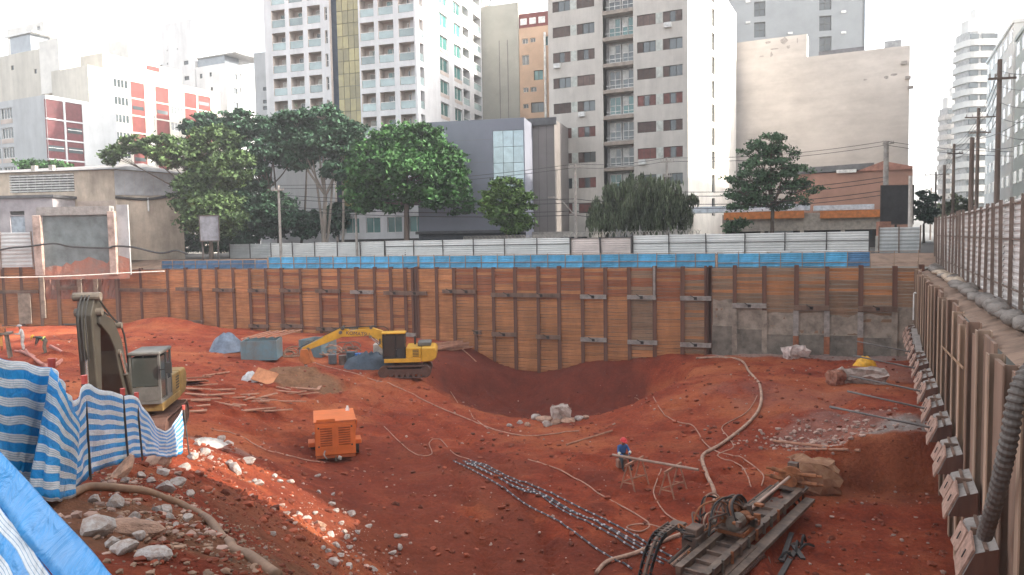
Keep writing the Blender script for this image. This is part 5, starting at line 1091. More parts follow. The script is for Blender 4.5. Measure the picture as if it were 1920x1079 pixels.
# yellow excavator in the middle of the pit
p = ground_at(762, 702)
boom = [(.75, 1.35), (.95, 2.2), (1.55, 3.05), (2.2, 3.28), (4.35, 3.02), (4.4, 2.72), (2.3, 2.72), (1.75, 2.35), (1.25, 1.35)]
stick = [(3.75, 3.18), (4.2, 3.30), (6.95, 2.05), (6.98, 1.85), (6.6, 1.85), (4.2, 2.72)]
bucket = [(6.55, 1.95), (7.0, 1.95), (7.12, 1.2), (6.75, .95), (6.2, 1.05), (6.35, 1.3)]
cylb = [((.95, 1.35), (2.35, 2.68), .075, (-.3, .3)), ((2.3, 3.3), (3.8, 3.22), .07, (0,)), ((4.4, 3.25), (6.4, 2.36), .06, (0,))]
excavator('yellow excavator standing on the red floor with its arm stretched out', (p.x, p.y, hz(p.x, p.y) - .05), math.pi + .06, yel, yel, blk, boom, stick, bucket, cylb, 1.0, text=('KOMATSU', 3.2, 2.80, .34, math.radians(-6)), bucketm=mat('rusty_bucket', (.42, .13, .035), .7, scale=2))
# old excavator behind the striped tarp
q_ = at(254, 700, 26.0); zq = hz(q_.x, q_.y)
boom2 = [(.9, 1.35), (1.35, 2.5), (1.8, 3.55), (2.5, 4.3), (3.7, 4.65), (3.75, 4.3), (2.95, 3.85), (2.45, 3.3), (2.15, 2.5), (1.55, 1.35)]
stick2 = [(3.15, 4.95), (3.75, 5.12), (4.15, 4.6), (3.95, 1.9), (3.6, 1.85), (3.45, 4.0)]
bucket2 = [(3.5, 1.95), (4.1, 1.95), (4.2, 1.2), (3.7, .55), (3.0, .75), (3.2, 1.3)]
cyl2 = [((1.2, 1.4), (2.2, 3.2), .10, (-.36, .36)), ((1.95, 4.05), (3.3, 4.98), .09, (0,)), ((4.1, 4.5), (4.12, 2.4), .08, (0,))]
excavator('old grimy excavator with a raised dark arm behind the striped tarp', (q_.x, q_.y, zq - .03), math.radians(-79), oyel, ogry, dkgry, boom2, stick2, bucket2, cyl2, 1.0, (.62, .44), dkgry)
# compressor
cp = ground_at(620, 868); cz_ = hz(cp.x, cp.y); co = mat('compressor_orange', (.60, .145, .035), .5, var=.10, scale=1.0); codk = mat('compressor_slot', (.33, .075, .02), .7)
ce = empty('compressor', (cp.x, cp.y + .9, cz_), math.radians(15), 'orange wheeled compressor with louvred doors on the red slope', 'compressor')
mb = MB(); mb.prism([(-.86, .32), (.86, .32), (.86, 1.78), (-.86, 1.78)], -.95, 1.35); mb.build('body', co, ce, bevel=.04)
mb = MB(); mb.bx(-.90, -.98, 1.785, .90, 1.38, 1.83); mb.build('lid', co, ce, bevel=.015)
mb = MB(); mb.bx(-.78, -.99, 1.83, 0, -.75, 1.93); mb.build('air_outlet', co, ce)
for sx in (-1, 1):
    x0, x1 = (-.80, -.03) if sx < 0 else (.03, .80); mb = MB(); mb.bx(x0, -.985, .62, x1, -.953, 1.66); d = mb.build('door', co, ce)
    for i in range(8): z = .78 + i * .105; b = MB(); b.box(((x0 + x1) / 2 + .03 * -sx, -.992, z), (.50, .03, .055), rot=Matrix.Rotation(.5, 3, 'X')); b.build('louvre', codk, d)
    for z in (.74, 1.55): b = MB(); b.box((x0 + .1 if sx < 0 else x1 - .1, -.99, z), (.07, .02, .07)); b.build('latch', blk, d)
    b = MB(); b.cyl((sx * .95 - .1, .3, .30), (sx * .95 + .1, .3, .30), .30, n=16); w = b.build('wheel', blk, ce); b = MB(); b.bx(sx * .87, -.05, .50, sx * 1.16, .72, .70); b.build('mudguard', co, ce, bevel=.03)
mb = MB(); mb.beam((.88, .5, .7), (1.0, .45, 1.45), .05, .05); mb.beam((1.0, .45, 1.45), (.93, 1.1, 1.45), .05, .05); mb.beam((.9, 1.0, .7), (.93, 1.1, 1.45), .05, .05); mb.build('side_frame', co, ce)
mb = MB(); mb.tube([(-.45, -.98, .55), (-.5, -1.1, .4), (-.38, -1.12, .22)], .03, 6, smooth=4); mb.cyl((.1, -1.0, .22), (.22, -1.05, .18), .09, n=8); mb.build('air_valve', conc, ce); mb = MB(); mb.box((.62, .9, 1.89), (.16, .1, .12)); mb.cyl((.62, .9, 1.9), (.62, .9, 2.05), .05, n=8); mb.build('filler_cap', WF, ce)
mb = MB(); mb.bx(-.84, -.97, .2, .84, 1.2, .315); mb.build('chassis', codk, ce); mb = MB(); mb.cyl((0, -.93, .05), (0, -.93, .3), .05, n=8); mb.build('prop_leg', grm, ce)

# drill rig in the right foreground
ra = ground_at(1330, 1075); rb = ground_at(1482, 952); dv_ = Vector((rb.x - ra.x, rb.y - ra.y, 0)); Lr = dv_.length
dr = empty('drill_rig', (ra.x, ra.y, min(ra.z, rb.z)), math.atan2(dv_.y, dv_.x), 'muddy crawler drill rig with a long inclined feed beam and cable chain', 'drill rig')
mud = mat('muddy_steel', (.14, .09, .065), .7, var=.35, scale=2.5, c2=(.075, .065, .06), bump=.3); hosep_ = mat('pale_muddy_hose', (.36, .22, .155), .75, var=.25, scale=3); mudo = mat('muddy_orange', (.27, .10, .04), .75, var=.3, scale=3, bump=.3); gmast = mat('greyish_mast', (.15, .105, .078), .6, var=.3, scale=2.5)
for y in (-.62, .22): mb = MB(); mb.bx(-1.6, y, .78, Lr + .1, y + .16, 1.0); mb.bx(-1.6, y - .03, 1.0, Lr + .1, y + .19, 1.04); mb.build('mast_rail', gmast, dr)
mb = MB(); mb.bx(-1.5, -.44, .70, Lr, .20, .82)
for i in range(9): mb.bx(-1.4 + i * .8, -.45, .82, -1.3 + i * .8, .21, .93)
mb.build('mast_tray', mud, dr)
mb = MB(); mb.bx(-1.6, -1.05, .55, Lr - .4, -.68, .66); mb.build('side_plank', gmast, dr)
for y in (-.95, .55): mb = MB(); t = track(dr, y, 2.6, .55, .34); t.location = (.7, 0, 0)
mb = MB(); mb.bx(-.6, -.8, .3, 2.0, .7, .69); mb.build('crawler_frame', mud, dr)
mb = MB(); mb.bx(1.5, -.55, 1.05, 3.0, .35, 1.18); pw = mb.build('slide', mudo, dr)
for x, y, z, r_, l_ in ((1.7, -.2, 1.45, .26, .5), (2.25, -.25, 1.42, .22, .35), (2.5, .15, 1.5, .2, .5), (1.9, .2, 1.42, .2, .4)): mb = MB(); mb.cyl((x - l_ / 2, y, z), (x + l_ / 2, y, z), r_, n=14); mb.cyl((x + l_ / 2, y, z), (x + l_ / 2 + .1, y, z), r_ * .6, n=12); mb.build('hydraulic_motor', mudo if r_ < .23 else grm, pw)
mb = MB(); mb.bx(1.45, -.5, 1.19, 2.6, .3, 1.24); mb.bx(2.7, -.3, 1.19, 2.9, .2, 1.7); mb.build('gearbox', mud, pw)
random.seed(5)
for i in range(9):
    mb = MB(); y = -.35 + .09 * i; mb.tube([(1.4 + .08 * i, y, 1.5), (1.5 + .1 * i, y + .2, 2.05 - .05 * i), (2.3 + .07 * i, y + .3, 2.15 - .06 * i), (2.95, y * .5 + .1, 1.75), (2.8, y * .3, 1.3)], .032, 5, smooth=6); mb.build('hydraulic_hose', [blk, mud, mudo][i % 3], dr)
for i in range(10):
    mb = MB(); a = Vector((random.uniform(-.3, 1.2), random.uniform(.3, .95), random.uniform(.95, 1.5))); mb.tube([a, a + Vector((random.uniform(-.3, .3), random.uniform(-.2, .3), random.uniform(.1, .4))), a + Vector((random.uniform(.3, .8), random.uniform(-.4, .2), random.uniform(-.2, .2)))], .035, 5, smooth=5); mb.build('hydraulic_hose', [mud, mudo, blk][i % 3], dr)
mb = MB(); mb.bx(.1, .45, .72, 1.1, .98, 1.25); mb.bx(.2, .5, 1.25, .8, .9, 1.5); mb.build('valve_block', mud, dr, bevel=.03)
mb = MB(); mb.cyl((2.9, -.15, 1.42), (Lr - .2, -.15, 1.42), .055, n=8); mb.build('drill_rod', mat('pinkish_rod', (.42, .29, .23), .6), dr)
x = Lr - .55; mb = MB(); mb.cyl((x, -.2, 1.28), (x + .14, -.2, 1.28), .52, n=18); mb.cyl((x - .1, -.2, 1.28), (x - .001, -.2, 1.28), .26, n=14); cl_ = mb.build('clamp_plate', mudo, dr)
for y, z in ((-1.15, 1.62), (-1.2, 1.30), (.55, 1.62), (.6, 1.32)):
    mb = MB(); s_ = -1 if y < -.2 else 1; mb.cyl((x - .05, y, z), (x + .05, -.2 + s_ * .25, z - .08), .085, n=10); mb.cyl((x - .05, y - s_ * -.2, z), (x - .05, y, z), .05, n=8); mb.build('clamp_cylinder', mudo, cl_)
mb = MB(); mb.bx(x - .3, -.75, .95, x + .35, .4, 1.02); mb.bx(x + .15, -.35, 1.0, x + .45, .0, 1.9); mb.build('clamp_bracket', mud, dr)
for i in range(12):      # cable chain links along an arch
    t0, t1 = i / 12, (i + 1) / 12
    def arc(t): return Vector((-1.9 + 2.2 * t ** 1.15, 1.35, .1 + 1.35 * min(1, math.sin(min(1, t * 1.6) * math.pi / 2)))) 
    a, b = arc(t0), arc(t1); mb = MB()
    for y in (-.17, .17): mb.beam(a + Vector((0, y, 0)), a.lerp(b, .93) + Vector((0, y, 0)), .03, .17)
    mb.beam(a.lerp(b, .5) + Vector((0, -.15, .05)), a.lerp(b, .5) + Vector((0, .15, .05)), .05, .03); mb.build('chain_link', blk if i < 8 else mud, dr)
mb = MB(); mb.tube([arc(t) for t in np.linspace(0, 1, 9)], .07, 6); mb.build('chain_cable', mud, dr)
mb = MB(); mb.bx(.25, 1.1, 1.35, .75, 1.55, 1.45); mb.beam((.5, .6, 1.0), (.5, 1.3, 1.38), .08, .08); mb.build('chain_bracket', mud, dr)
for i, (a, b) in enumerate((((2.6, -1.4, .12), (4.9, -1.0, .2)), ((1.4, -1.7, .10), (3.6, -1.5, .12)), ((3.2, -1.9, .1), (4.0, -1.35, .14)))): mb = MB(); mb.beam(a, b, .16, .07); mb.build('skid_bar', mat('dark_muddy_bar', (.07, .06, .055), .7), dr)
random.seed(77)
for i in range(10):
    x = -1.3 + .72 * i; mb = MB(); mb.bx(x, -.70, .72, x + .09, -.624, 1.10); mb.build('mast_bracket', [mud, grm, mudo][i % 3], dr); mb = MB(); mb.bx(x + .02, .412, .70, x + .10, .48, 1.08); mb.build('mast_bracket', [mud, grm, mudo][(i + 1) % 3], dr)
for i in range(5):
    mb = MB(); y = .52 + .05 * i; mb.tube([(-1.4, y, .9 + .02 * i), (.3, y + .04, .85 + .04 * i), (1.6, y - .02, 1.0), (3.4, y - .05, .92), (Lr - .9, y - .25, 1.05)], .028, 5, smooth=6); mb.build('mast_hose', [blk, mud, hosep_][i % 3], dr)
for i in range(14):
    a = Vector((random.uniform(.9, 2.9), random.uniform(-.7, .6), random.uniform(1.15, 1.75))); mb = MB(); mb.box(a, (random.uniform(.1, .32), random.uniform(.1, .26), random.uniform(.08, .3)), random.uniform(0, 3)); mb.build('valve', [mud, mudo, grm, blk][i % 4], dr, bevel=.015)
for i in range(6):
    a = Vector((1.0 + .1 * i, .72, 1.25)); mb = MB(); mb.cyl(a, a + Vector((random.uniform(-.06, .06), .05, .32)), .014, n=5); mb.cyl(a + Vector((0, .05, .32)), a + Vector((0, .05, .38)), .03, n=6); mb.build('lever', blk, dr)
for i in range(8):
    mb = MB(); a = Vector((random.uniform(.4, 1.6), random.uniform(.2, .9), 1.25)); b = Vector((random.uniform(1.6, 3.0), random.uniform(-.5, .3), 1.35)); mb.tube([a, a.lerp(b, .3) + Vector((0, .2, random.uniform(.4, .9))), a.lerp(b, .7) + Vector((0, .1, random.uniform(.4, .85))), b], .035, 5, smooth=6); mb.build('hydraulic_hose', [mud, hosep_, blk, mudo][i % 4], dr)
for i in range(9):
    mb = MB(); a = Vector((random.uniform(.8, 4.2), random.uniform(-1.6, -1.1), .08)); d_ = Vector((random.uniform(.3, 1.0), random.uniform(-.4, .3), 0)); mb.tube([a, a + d_ * .5 + Vector((0, 0, random.uniform(.05, .35))), a + d_], .045, 5, smooth=4); mb.build('loose_hose', [blk, mud][i % 2], dr)
for k in range(7):
    mb = MB(); t_ = random.uniform(0, 6.28); mb.tube([(x_ := Lr - .4 + random.uniform(-.4, .5), random.uniform(-.9, .7), .3), (x_ + .2, random.uniform(-.8, .6), random.uniform(.6, 1.1)), (x_ + .5, random.uniform(-.9, .6), .1)], .04, 5, smooth=5); mb.build('loose_hose', [mudo, mud, blk][k % 3], dr)
# small rig of the far crew
p = ground_at(2, 672); sm = empty('small_drill', (p.x, p.y, p.z), .4, 'small upright drill with steel legs beside the crew at the timber wall', 'drill')
mb = MB()
for x, y in ((-.7, -.3), (.5, -.3), (-.7, .4), (.5, .4)): mb.beam((x, y, 0), (x * .7, y * .7, 1.5), .12, .12)
mb.bx(-.8, -.4, 1.5, .65, .5, 1.62); mb.build('stand', grm, sm); mb = MB(); mb.bx(-.35, -.3, 1.63, .3, .3, 1.95); mb.cyl((.1, -.1, .5), (.1, -.1, 2.2), .07, n=8); mb.bx(-1.2, -.1, 1.9, .9, .05, 2.0); mb.build('drill_head', mudo, sm); mb = MB(); mb.bx(-.2, -.36, .8, .2, -.31, 1.4); mb.build('lamp_box', mat('amber_box', (.5, .25, .06), .5), sm)

# ================================================================== people
skin_m = mat('skin', (.20, .10, .065), .6)
def person(label, loc, rz, J, E, mats, region, extra=None, lev=1):
    """J: joint name -> (x, y, z, r); E: edges; region: joint pair -> material index; one continuous skinned surface"""
    names = list(J); me = bpy.data.meshes.new('body'); me.from_pydata([J[n][:3] for n in names], [(names.index(a), names.index(b)) for a, b in E], [])
    o = bpy.data.objects.new('person', me); col.objects.link(o); sk = o.modifiers.new('skin', 'SKIN'); sk.use_smooth_shade = True
    for i, n in enumerate(names):
        v = me.skin_vertices[0].data[i]; r = J[n][3]; v.radius = r if hasattr(r, '__len__') else (r, r); v.use_root = (n == 'pelvis')
    ss = o.modifiers.new('sub', 'SUBSURF'); ss.levels = lev; ss.render_levels = lev
    dg = bpy.context.evaluated_depsgraph_get(); m2 = bpy.data.meshes.new_from_object(o.evaluated_get(dg)); m2.name = 'person'; bpy.data.objects.remove(o)
    for m in mats: m2.materials.append(m)
    P = np.array([p.center for p in m2.polygons]); best = np.full(len(P), 1e9); mi = np.zeros(len(P), int)
    for a, b in E:
        A, B_ = np.array(J[a][:3]), np.array(J[b][:3]); t = np.clip(((P - A) @ (B_ - A)) / max(1e-9, ((B_ - A) ** 2).sum()), 0, 1); d = np.linalg.norm(P - A - t[:, None] * (B_ - A), axis=1)
        k = region(a, b); up = d < best; best[up] = d[up]; mi[up] = k
    m2.polygons.foreach_set('material_index', mi.tolist()); m2.polygons.foreach_set('use_smooth', [True] * len(P))
    e = link('person', m2, None, loc, (0, 0, rz)); tag(e, label, 'person')
    if extra: extra(e)
    return e
EDG = [('pelvis', 'waist'), ('waist', 'chest'), ('chest', 'neck'), ('neck', 'chin'), ('chin', 'crown')]
for s in 'LR': EDG += [('pelvis', 'hip' + s), ('hip' + s, 'knee' + s), ('knee' + s, 'ankle' + s), ('ankle' + s, 'toe' + s), ('chest', 'sh' + s), ('sh' + s, 'el' + s), ('el' + s, 'wr' + s), ('wr' + s, 'palm' + s)] + [('palm' + s, 'f%d%s' % (i, s)) for i in range(4)] + [('wr' + s, 'th' + s)]
def hand(J, s, wr, d, up):
    d = Vector(d).normalized(); u = Vector(up); sd = d.cross(u).normalized(); w = Vector(wr); pl = w + d * .07; J['wr' + s] = (*w, .026); J['palm' + s] = (*pl, (.034, .018))
    for i in range(4): f = pl + d * (.085 - .01 * abs(i - 1)) + sd * (.022 * (i - 1.5)) - u * .035; J['f%d%s' % (i, s)] = (*f, .010)
    t = w + d * .07 + sd * -.055 - u * .01; J['th' + s] = (*t, .012)
def regions(a, b):
    k = {a.rstrip('LR'), b.rstrip('LR')}
    if 'toe' in k: return 3
    if k & {'palm', 'f0', 'f1', 'f2', 'f3', 'th'} or k & {'chin', 'crown'}: return 2
    if k & {'knee', 'ankle'} or ('hip' in k): return 1
    return 0
def helmet(m, hx, hy, hz_, tilt=(0, 0, 0)):
    def f(e):
        mb = MB(); n = 14; vs = []; fs = []
        for a in range(6):
            th = a / 5 * math.pi / 2
            for b in range(n): ph = 2 * math.pi * b / n; vs.append((.135 * math.cos(th) * math.cos(ph), .155 * math.cos(th) * math.sin(ph), .13 * math.sin(th)))
        for a in range(5):
            for b in range(n): fs.append((a * n + b, a * n + (b + 1) % n, (a + 1) * n + (b + 1) % n, (a + 1) * n + b))
        mb.add(vs, fs); mb.box((0, -.17, .005), (.2, .12, .015)); mb.cyl((0, 0, -.005), (0, 0, .012), .165, .16, 14); mb.build('helmet', m, e, (hx, hy, hz_), tilt, smooth=True)
    return f
bluec = mat('blue_shirt', (.045, .12, .30), .85, scale=5); navyc = mat('dark_work_trousers', (.045, .055, .06), .9, scale=5); boot = mat('boots', (.06, .04, .03), .9); greenc = mat('dark_green_shirt', (.03, .045, .042), .9, scale=5); greyc = mat('pale_grey_shirt', (.40, .38, .36), .9, scale=5); orc = mat('grey_green_trousers', (.12, .105, .08), .9, scale=5)
# seated man with the red helmet (local -y is forward)
p = ground_at(1166, 878)
Jn = {'pelvis': (0, 0, .50, .15), 'waist': (0, -.03, .66, .145), 'chest': (0, -.10, .86, (.19, .13)), 'neck': (0, -.15, 1.03, .06), 'chin': (0, -.20, 1.09, .075), 'crown': (0, -.21, 1.22, .085)}
for s, x in (('L', 1), ('R', -1)):
    Jn['hip' + s] = (.10 * x, -.05, .49, .11); Jn['knee' + s] = (.20 * x, -.48, .50, .075); Jn['ankle' + s] = (.17 * x, -.52, .09, .05); Jn['toe' + s] = (.19 * x, -.70, .04, .04)
    Jn['sh' + s] = (.19 * x, -.10, .95, .075); Jn['el' + s] = (.27 * x, -.28, .70, .052); hand(Jn, s, (.12 * x, -.48, .66), (-.35 * x, -.8, -.1), (0, 0, 1))
def seat_extra(e):
    helmet(mat('red_helmet', (.60, .035, .04), .4), 0, -.21, 1.235, (.2, 0, 0))(e)
    for x in (-.27, .27): mb = MB(); mb.cyl((x * 1.0, -.28, .73), (x * .78, -.355, .69), .062, n=10); mb.build('reflective_band', mat('reflective_band', (.7, .72, .6), .4), e)
person('worker in a blue shirt and red helmet sitting beside the pipe on trestles', (p.x, p.y, p.z), .25, Jn, EDG, [bluec, navyc, skin_m, boot], regions, seat_extra)
mb = MB(); mb.bx(-.22, -.14, 0, .22, .2, .36); tag(mb.build('seat_block', mat('seat_rubble', (.30, .16, .11), .9, bump=.5), None, (p.x, p.y, p.z - .01), (0, 0, .25), bevel=.04), 'earthy block under the seated worker in the red helmet', 'block')
# bending man with the yellow helmet
p = ground_at(84, 664)
Jn = {'pelvis': (0, .12, .92, .15), 'waist': (0, -.02, 1.03, .14), 'chest': (0, -.30, 1.13, (.19, .13)), 'neck': (0, -.47, 1.15, .06), 'chin': (0, -.54, 1.12, .075), 'crown': (0, -.65, 1.13, .085)}
for s, x in (('L', 1), ('R', -1)):
    Jn['hip' + s] = (.10 * x, .10, .88, .105); Jn['knee' + s] = (.14 * x, -.02, .48, .072); Jn['ankle' + s] = (.15 * x, .06, .08, .05); Jn['toe' + s] = (.17 * x, -.14, .04, .042)
    Jn['sh' + s] = (.18 * x, -.34, 1.13, .072); Jn['el' + s] = (.22 * x, -.40, .86, .05); hand(Jn, s, (.12 * x, -.50, .66), (-.1 * x, -.3, -.9), (0, -1, .2))
def bend_extra(e):
    helmet(mat('yellow_helmet', (.65, .40, .02), .4), 0, -.65, 1.15, (1.0, 0, 0))(e); mb = MB(); mb.cyl((0, .0, .99), (0, -.06, 1.03), .175, .175, 14, caps=False); mb.build('hi_vis_belt', mat('hi_vis', (.55, .60, .12), .5), e)
person('bending worker in dark green with a yellow helmet beside the drill', (p.x, p.y, p.z), math.radians(-75), Jn, EDG, [greenc, orc, skin_m, boot], regions, bend_extra)
p = ground_at(44, 658)
Jn = {'pelvis': (0, 0, .93, .145), 'waist': (0, -.02, 1.10, .135), 'chest': (0, -.07, 1.30, (.18, .125)), 'neck': (0, -.10, 1.47, .055), 'chin': (0, -.14, 1.53, .072), 'crown': (0, -.15, 1.66, .085)}
for s, x in (('L', 1), ('R', -1)):
    Jn['hip' + s] = (.10 * x, 0, .90, .105); Jn['knee' + s] = (.12 * x, -.05, .49, .07); Jn['ankle' + s] = (.13 * x, .03, .08, .05); Jn['toe' + s] = (.15 * x, -.17, .04, .042)
    Jn['sh' + s] = (.18 * x, -.07, 1.38, .07); Jn['el' + s] = (.23 * x, -.16, 1.12, .05); hand(Jn, s, (.14 * x, -.42, 1.18), (-.1 * x, -.9, .1), (0, 0, 1))
person('worker in a pale shirt with a grey helmet standing at the small drill', (p.x, p.y, p.z), math.radians(-70), Jn, EDG, [greyc, greyc, skin_m, boot], regions, helmet(mat('grey_helmet', (.30, .28, .27), .4), 0, -.15, 1.665))

# ================================================================== pipes, hoses, cables on the floor
def drape(pxs, r, m, name, label, cat, group=None, k=5, lift=0.0, n=6):
    P = catmull([ground_at(*p) for p in pxs], k); mb = MB(); Q = []
    zs = height(np.array([v.x for v in P]), np.array([v.y for v in P])); pad = np.pad(zs, 3, mode='edge'); zs = np.maximum(np.convolve(pad, np.ones(7) / 7, 'valid'), zs - r * .6)
    for v, z_ in zip(P, zs): Q.append(Vector((v.x, v.y, z_ + r * .7 + lift)))
    mb.tube(Q, r, n); return tag(mb.build(name, m, smooth=True), label, cat, group)
hosep = mat('pale_muddy_hose', (.36, .22, .155), .75, var=.25, scale=3); hoset = mat('tan_hose', (.27, .165, .105), .7, var=.2, scale=3); wirep = mat('clay_cable', (.38, .20, .14), .8, scale=4)
drape(((1305, 674), (1350, 671), (1390, 678), (1405, 700), (1425, 725), (1425, 765), (1400, 800), (1355, 835), (1318, 855), (1325, 890), (1338, 920), (1340, 950), (1332, 975)), .085, hosep, 'delivery_hose', 'thick pale hose winding from the timber wall to the drill rig', 'hose')
drape(((1118, 1079), (1140, 1058), (1190, 1040), (1240, 1020), (1290, 1000), (1340, 985)), .075, hosep, 'delivery_hose', 'thick muddy hose passing under the drill rig and out of the pit', 'hose')
for lb, pts, r in (('long cable from the skips across the floor to the concrete lumps', ((575, 676), (610, 690), (680, 706), (740, 728), (800, 755), (870, 785), (930, 808), (985, 818), (1040, 815), (1085, 811)), .035),
    ('thin cable curling past the far side of the boulder', ((1190, 755), (1235, 763), (1255, 785), (1275, 795), (1300, 800), (1320, 830), (1350, 850), (1395, 862), (1430, 890), (1428, 915)), .03),
    ('thin cable running between the rubble hole and the thick hose', ((1420, 742), (1400, 775), (1355, 800), (1365, 820), (1375, 840), (1345, 855), (1390, 880), (1408, 915)), .028),
    ('rope laid straight from the floor centre towards the loop by the rig', ((990, 862), (1050, 885), (1120, 925), (1190, 965), (1218, 985), (1200, 1000), (1175, 990), (1210, 985), (1270, 1000), (1290, 990), (1250, 965), (1230, 940), (1226, 920), (1240, 880)), .03),
    ('cable trailing below the compressor across the bank', ((395, 805), (440, 815), (500, 845), (560, 862), (610, 870)), .025),
    ('loose wire loop on the floor right of the compressor', ((720, 800), (760, 840), (790, 855), (810, 852), (805, 832), (825, 826), (850, 850), (880, 862)), .022),
    ('short cable forking off the long cable near the hollow', ((845, 735), (880, 770), (915, 805)), .03)):
    drape(pts, r, wirep, 'ground_cable', lb, 'cable', 'cables lying on the red floor')
drape(((112, 940), (150, 926), (200, 921), (250, 925), (300, 938), (345, 955), (390, 985), (430, 1020), (470, 1050), (520, 1090)), .055, hoset, 'bank_hose', 'thick tan hose lying over the rubble on the bank below the striped tarp', 'hose', k=7, n=10)
rp = mat('strand_sheath', (.055, .055, .065), .5); bead = mat('white_spacer', (.45, .43, .43), .5)
for i, (a, b) in enumerate((((850, 868), (1185, 1072)), ((868, 868), (1245, 1062)), ((878, 866), (1265, 1052)), ((885, 872), (1262, 1060)), ((872, 872), (1210, 1030)))):
    A, B_ = ground_at(*a), ground_at(*b); n = 60; mb = MB(); bm_ = MB(); Q = []
    for j in range(n + 1):
        v = A.lerp(B_, j / n) + Vector((0, .04 * math.sin(j * .1 + i * 2), 0)); Q.append(Vector((v.x, v.y, hz(v.x, v.y) + .06)))
    zq_ = np.convolve(np.pad(np.array([v.z for v in Q]), 5, mode='edge'), np.ones(11) / 11, 'valid')
    for v, z_ in zip(Q, zq_): v.z = max(z_, v.z - .02)
    mb.tube(Q, .03 if i < 4 else .022, 5); e = mb.build('anchor_strand', rp); tag(e, 'dark anchor strand with white spacer rings lying across the red floor', 'anchor strand', 'anchor strands laid out side by side')
    for j in range(1, n, 2): d = (Q[j + 1] - Q[j]).normalized(); bm_.cyl(Q[j], Q[j] + d * .08, .034, n=6)
    bm_.build('spacer_rings', bead, e)
# trestles with a pipe
tim = mat('clay_timber', (.36, .18, .115), .9, scale=4)
A, B_ = ground_at(1190, 912), ground_at(1262, 925); ax = math.atan2(B_.y - A.y, B_.x - A.x)
def trestle(c, label):
    e = empty('trestle', (c.x, c.y, c.z), ax + math.pi / 2, label, 'trestle'); H_ = 1.0
    mb = MB(); mb.beam((-.75, 0, H_), (.75, 0, H_), .07, .09); mb.build('top_bar', tim, e)
    for x in (-.6, .6):
        for y in (-.33, .33): mb = MB(); mb.beam((x, y, -.05), (x * .92, y * .12, H_ - .046), .05, .05); mb.build('leg', tim, e)
        mb = MB(); mb.beam((x * .98, -.25, .26), (x * .98, .25, .26), .04, .04); mb.build('stretcher', tim, e)
    mb = MB(); mb.beam((-.58, .2, .3), (.58, -.2, .33), .04, .04); mb.build('brace', tim, e); return e
trestle(A, 'timber trestle beside the seated worker'); trestle(B_, 'timber trestle under the free end of the pipe')
u = (B_ - A).normalized(); zp = max(A.z, B_.z) + 1.1; mb = MB(); a = A - u * 1.0; b = B_ + u * 1.05
mb.cyl((a.x, a.y, A.z + 1.1), (b.x, b.y, B_.z + 1.1), .055, n=8); tag(mb.build('long_pipe', mat('grey_clay_pipe', (.33, .22, .165), .7)), 'long grey pipe lying on the two trestles', 'pipe')
for lb, a, b, r in (('upper drill pipe lying at the edge of the rubble hole', (1450, 830), (1612, 860), .07), ('lower drill pipe lying at the edge of the rubble hole', (1486, 845), (1590, 858), .06), ('bare wooden pole lying behind the seated worker', (1062, 836), (1148, 811), .05), ('pale timber lying before the skips', (380, 707), (430, 700), .05), ('thin pole on the dark slope beside the yellow excavator', (860, 650), (893, 680), .05)):
    A, B_ = ground_at(*a), ground_at(*b); mb = MB(); mb.cyl(A + Vector((0, 0, r)), B_ + Vector((0, 0, r * 1.2)), r, n=8); tag(mb.build('loose_pole', tim), lb, 'pole')

# ================================================================== heaps, blocks, skips
def rock_mesh(name, m, seed, sub=2, rough=.28, flat=.7):
    import bmesh
    r = random.Random(seed); bm = bmesh.new(); bmesh.ops.create_icosphere(bm, subdivisions=sub, radius=1)
    planes = [(Vector((r.gauss(0, 1), r.gauss(0, 1), r.gauss(0, 1))).normalized(), r.uniform(.45, .85)) for _ in range(9)]
    for v in bm.verts:
        for n, d in planes:
            k = v.co.dot(n)
            if k > d: v.co -= n * (k - d)
        v.co *= 1 + r.uniform(-.05, .05); v.co.z *= flat
    me = bpy.data.meshes.new(name); bm.to_mesh(me); bm.free(); me.materials.append(m); return me
stone = mat('pale_broken_stone', (.44, .405, .38), .9, var=.1, c2=(.31, .215, .165), scale=2.2, bump=.5, rnd=.2); stoner = mat('clay_covered_stone', (.36, .22, .155), .95, var=.25, scale=2.5, bump=.6, rnd=.2); conr = mat('broken_concrete', (.40, .32, .275), .95, var=.25, scale=2.5, bump=.7)
RK = [rock_mesh('rock', stone, i) for i in range(8)]; RKR = [rock_mesh('rock', stoner, 20 + i) for i in range(5)]; SM = [rock_mesh('pebble', stone, 40 + i, 1) for i in range(3)]
def rock(px, py, s, red=False, label=None, group=None, sc=(1, 1, 1)):
    g = ground_at(px, py); o = link('rock', random.choice(RKR if red else RK), None, (g.x, g.y, g.z + s * .25), (random.uniform(-.3, .3), random.uniform(-.3, .3), random.uniform(0, 6.28)), (s * sc[0] * random.uniform(.8, 1.3), s * sc[1] * random.uniform(.7, 1.1), s * sc[2] * random.uniform(.8, 1.1)))
    return tag(o, label, 'rock', group)
random.seed(21)
gA, lA = 'stones on the bank by the tan hose', 'grey broken stone lying beside the tan hose on the bank'
for px, py, sp in ((175, 1003, 62), (235, 1040, 50), (290, 1050, 50), (215, 950, 36), (180, 945, 30), (310, 920, 34), (330, 912, 26), (312, 965, 32), (350, 975, 22), (280, 990, 26), (295, 960, 22), (260, 1010, 28), (305, 890, 22), (285, 905, 20), (318, 975, 22), (250, 975, 24), (235, 905, 18), (265, 895, 18), (355, 930, 20), (210, 1025, 36), (200, 985, 22), (330, 990, 20)):
    g = ground_at(px, py); rock(px, py, sp * g.y / FPX * .62, sp < 20 and random.random() < .5, lA, gA)
rock(240, 1000, .22, True, 'long brown clay lump under the tan hose', None, (1.6, .8, .8)); 
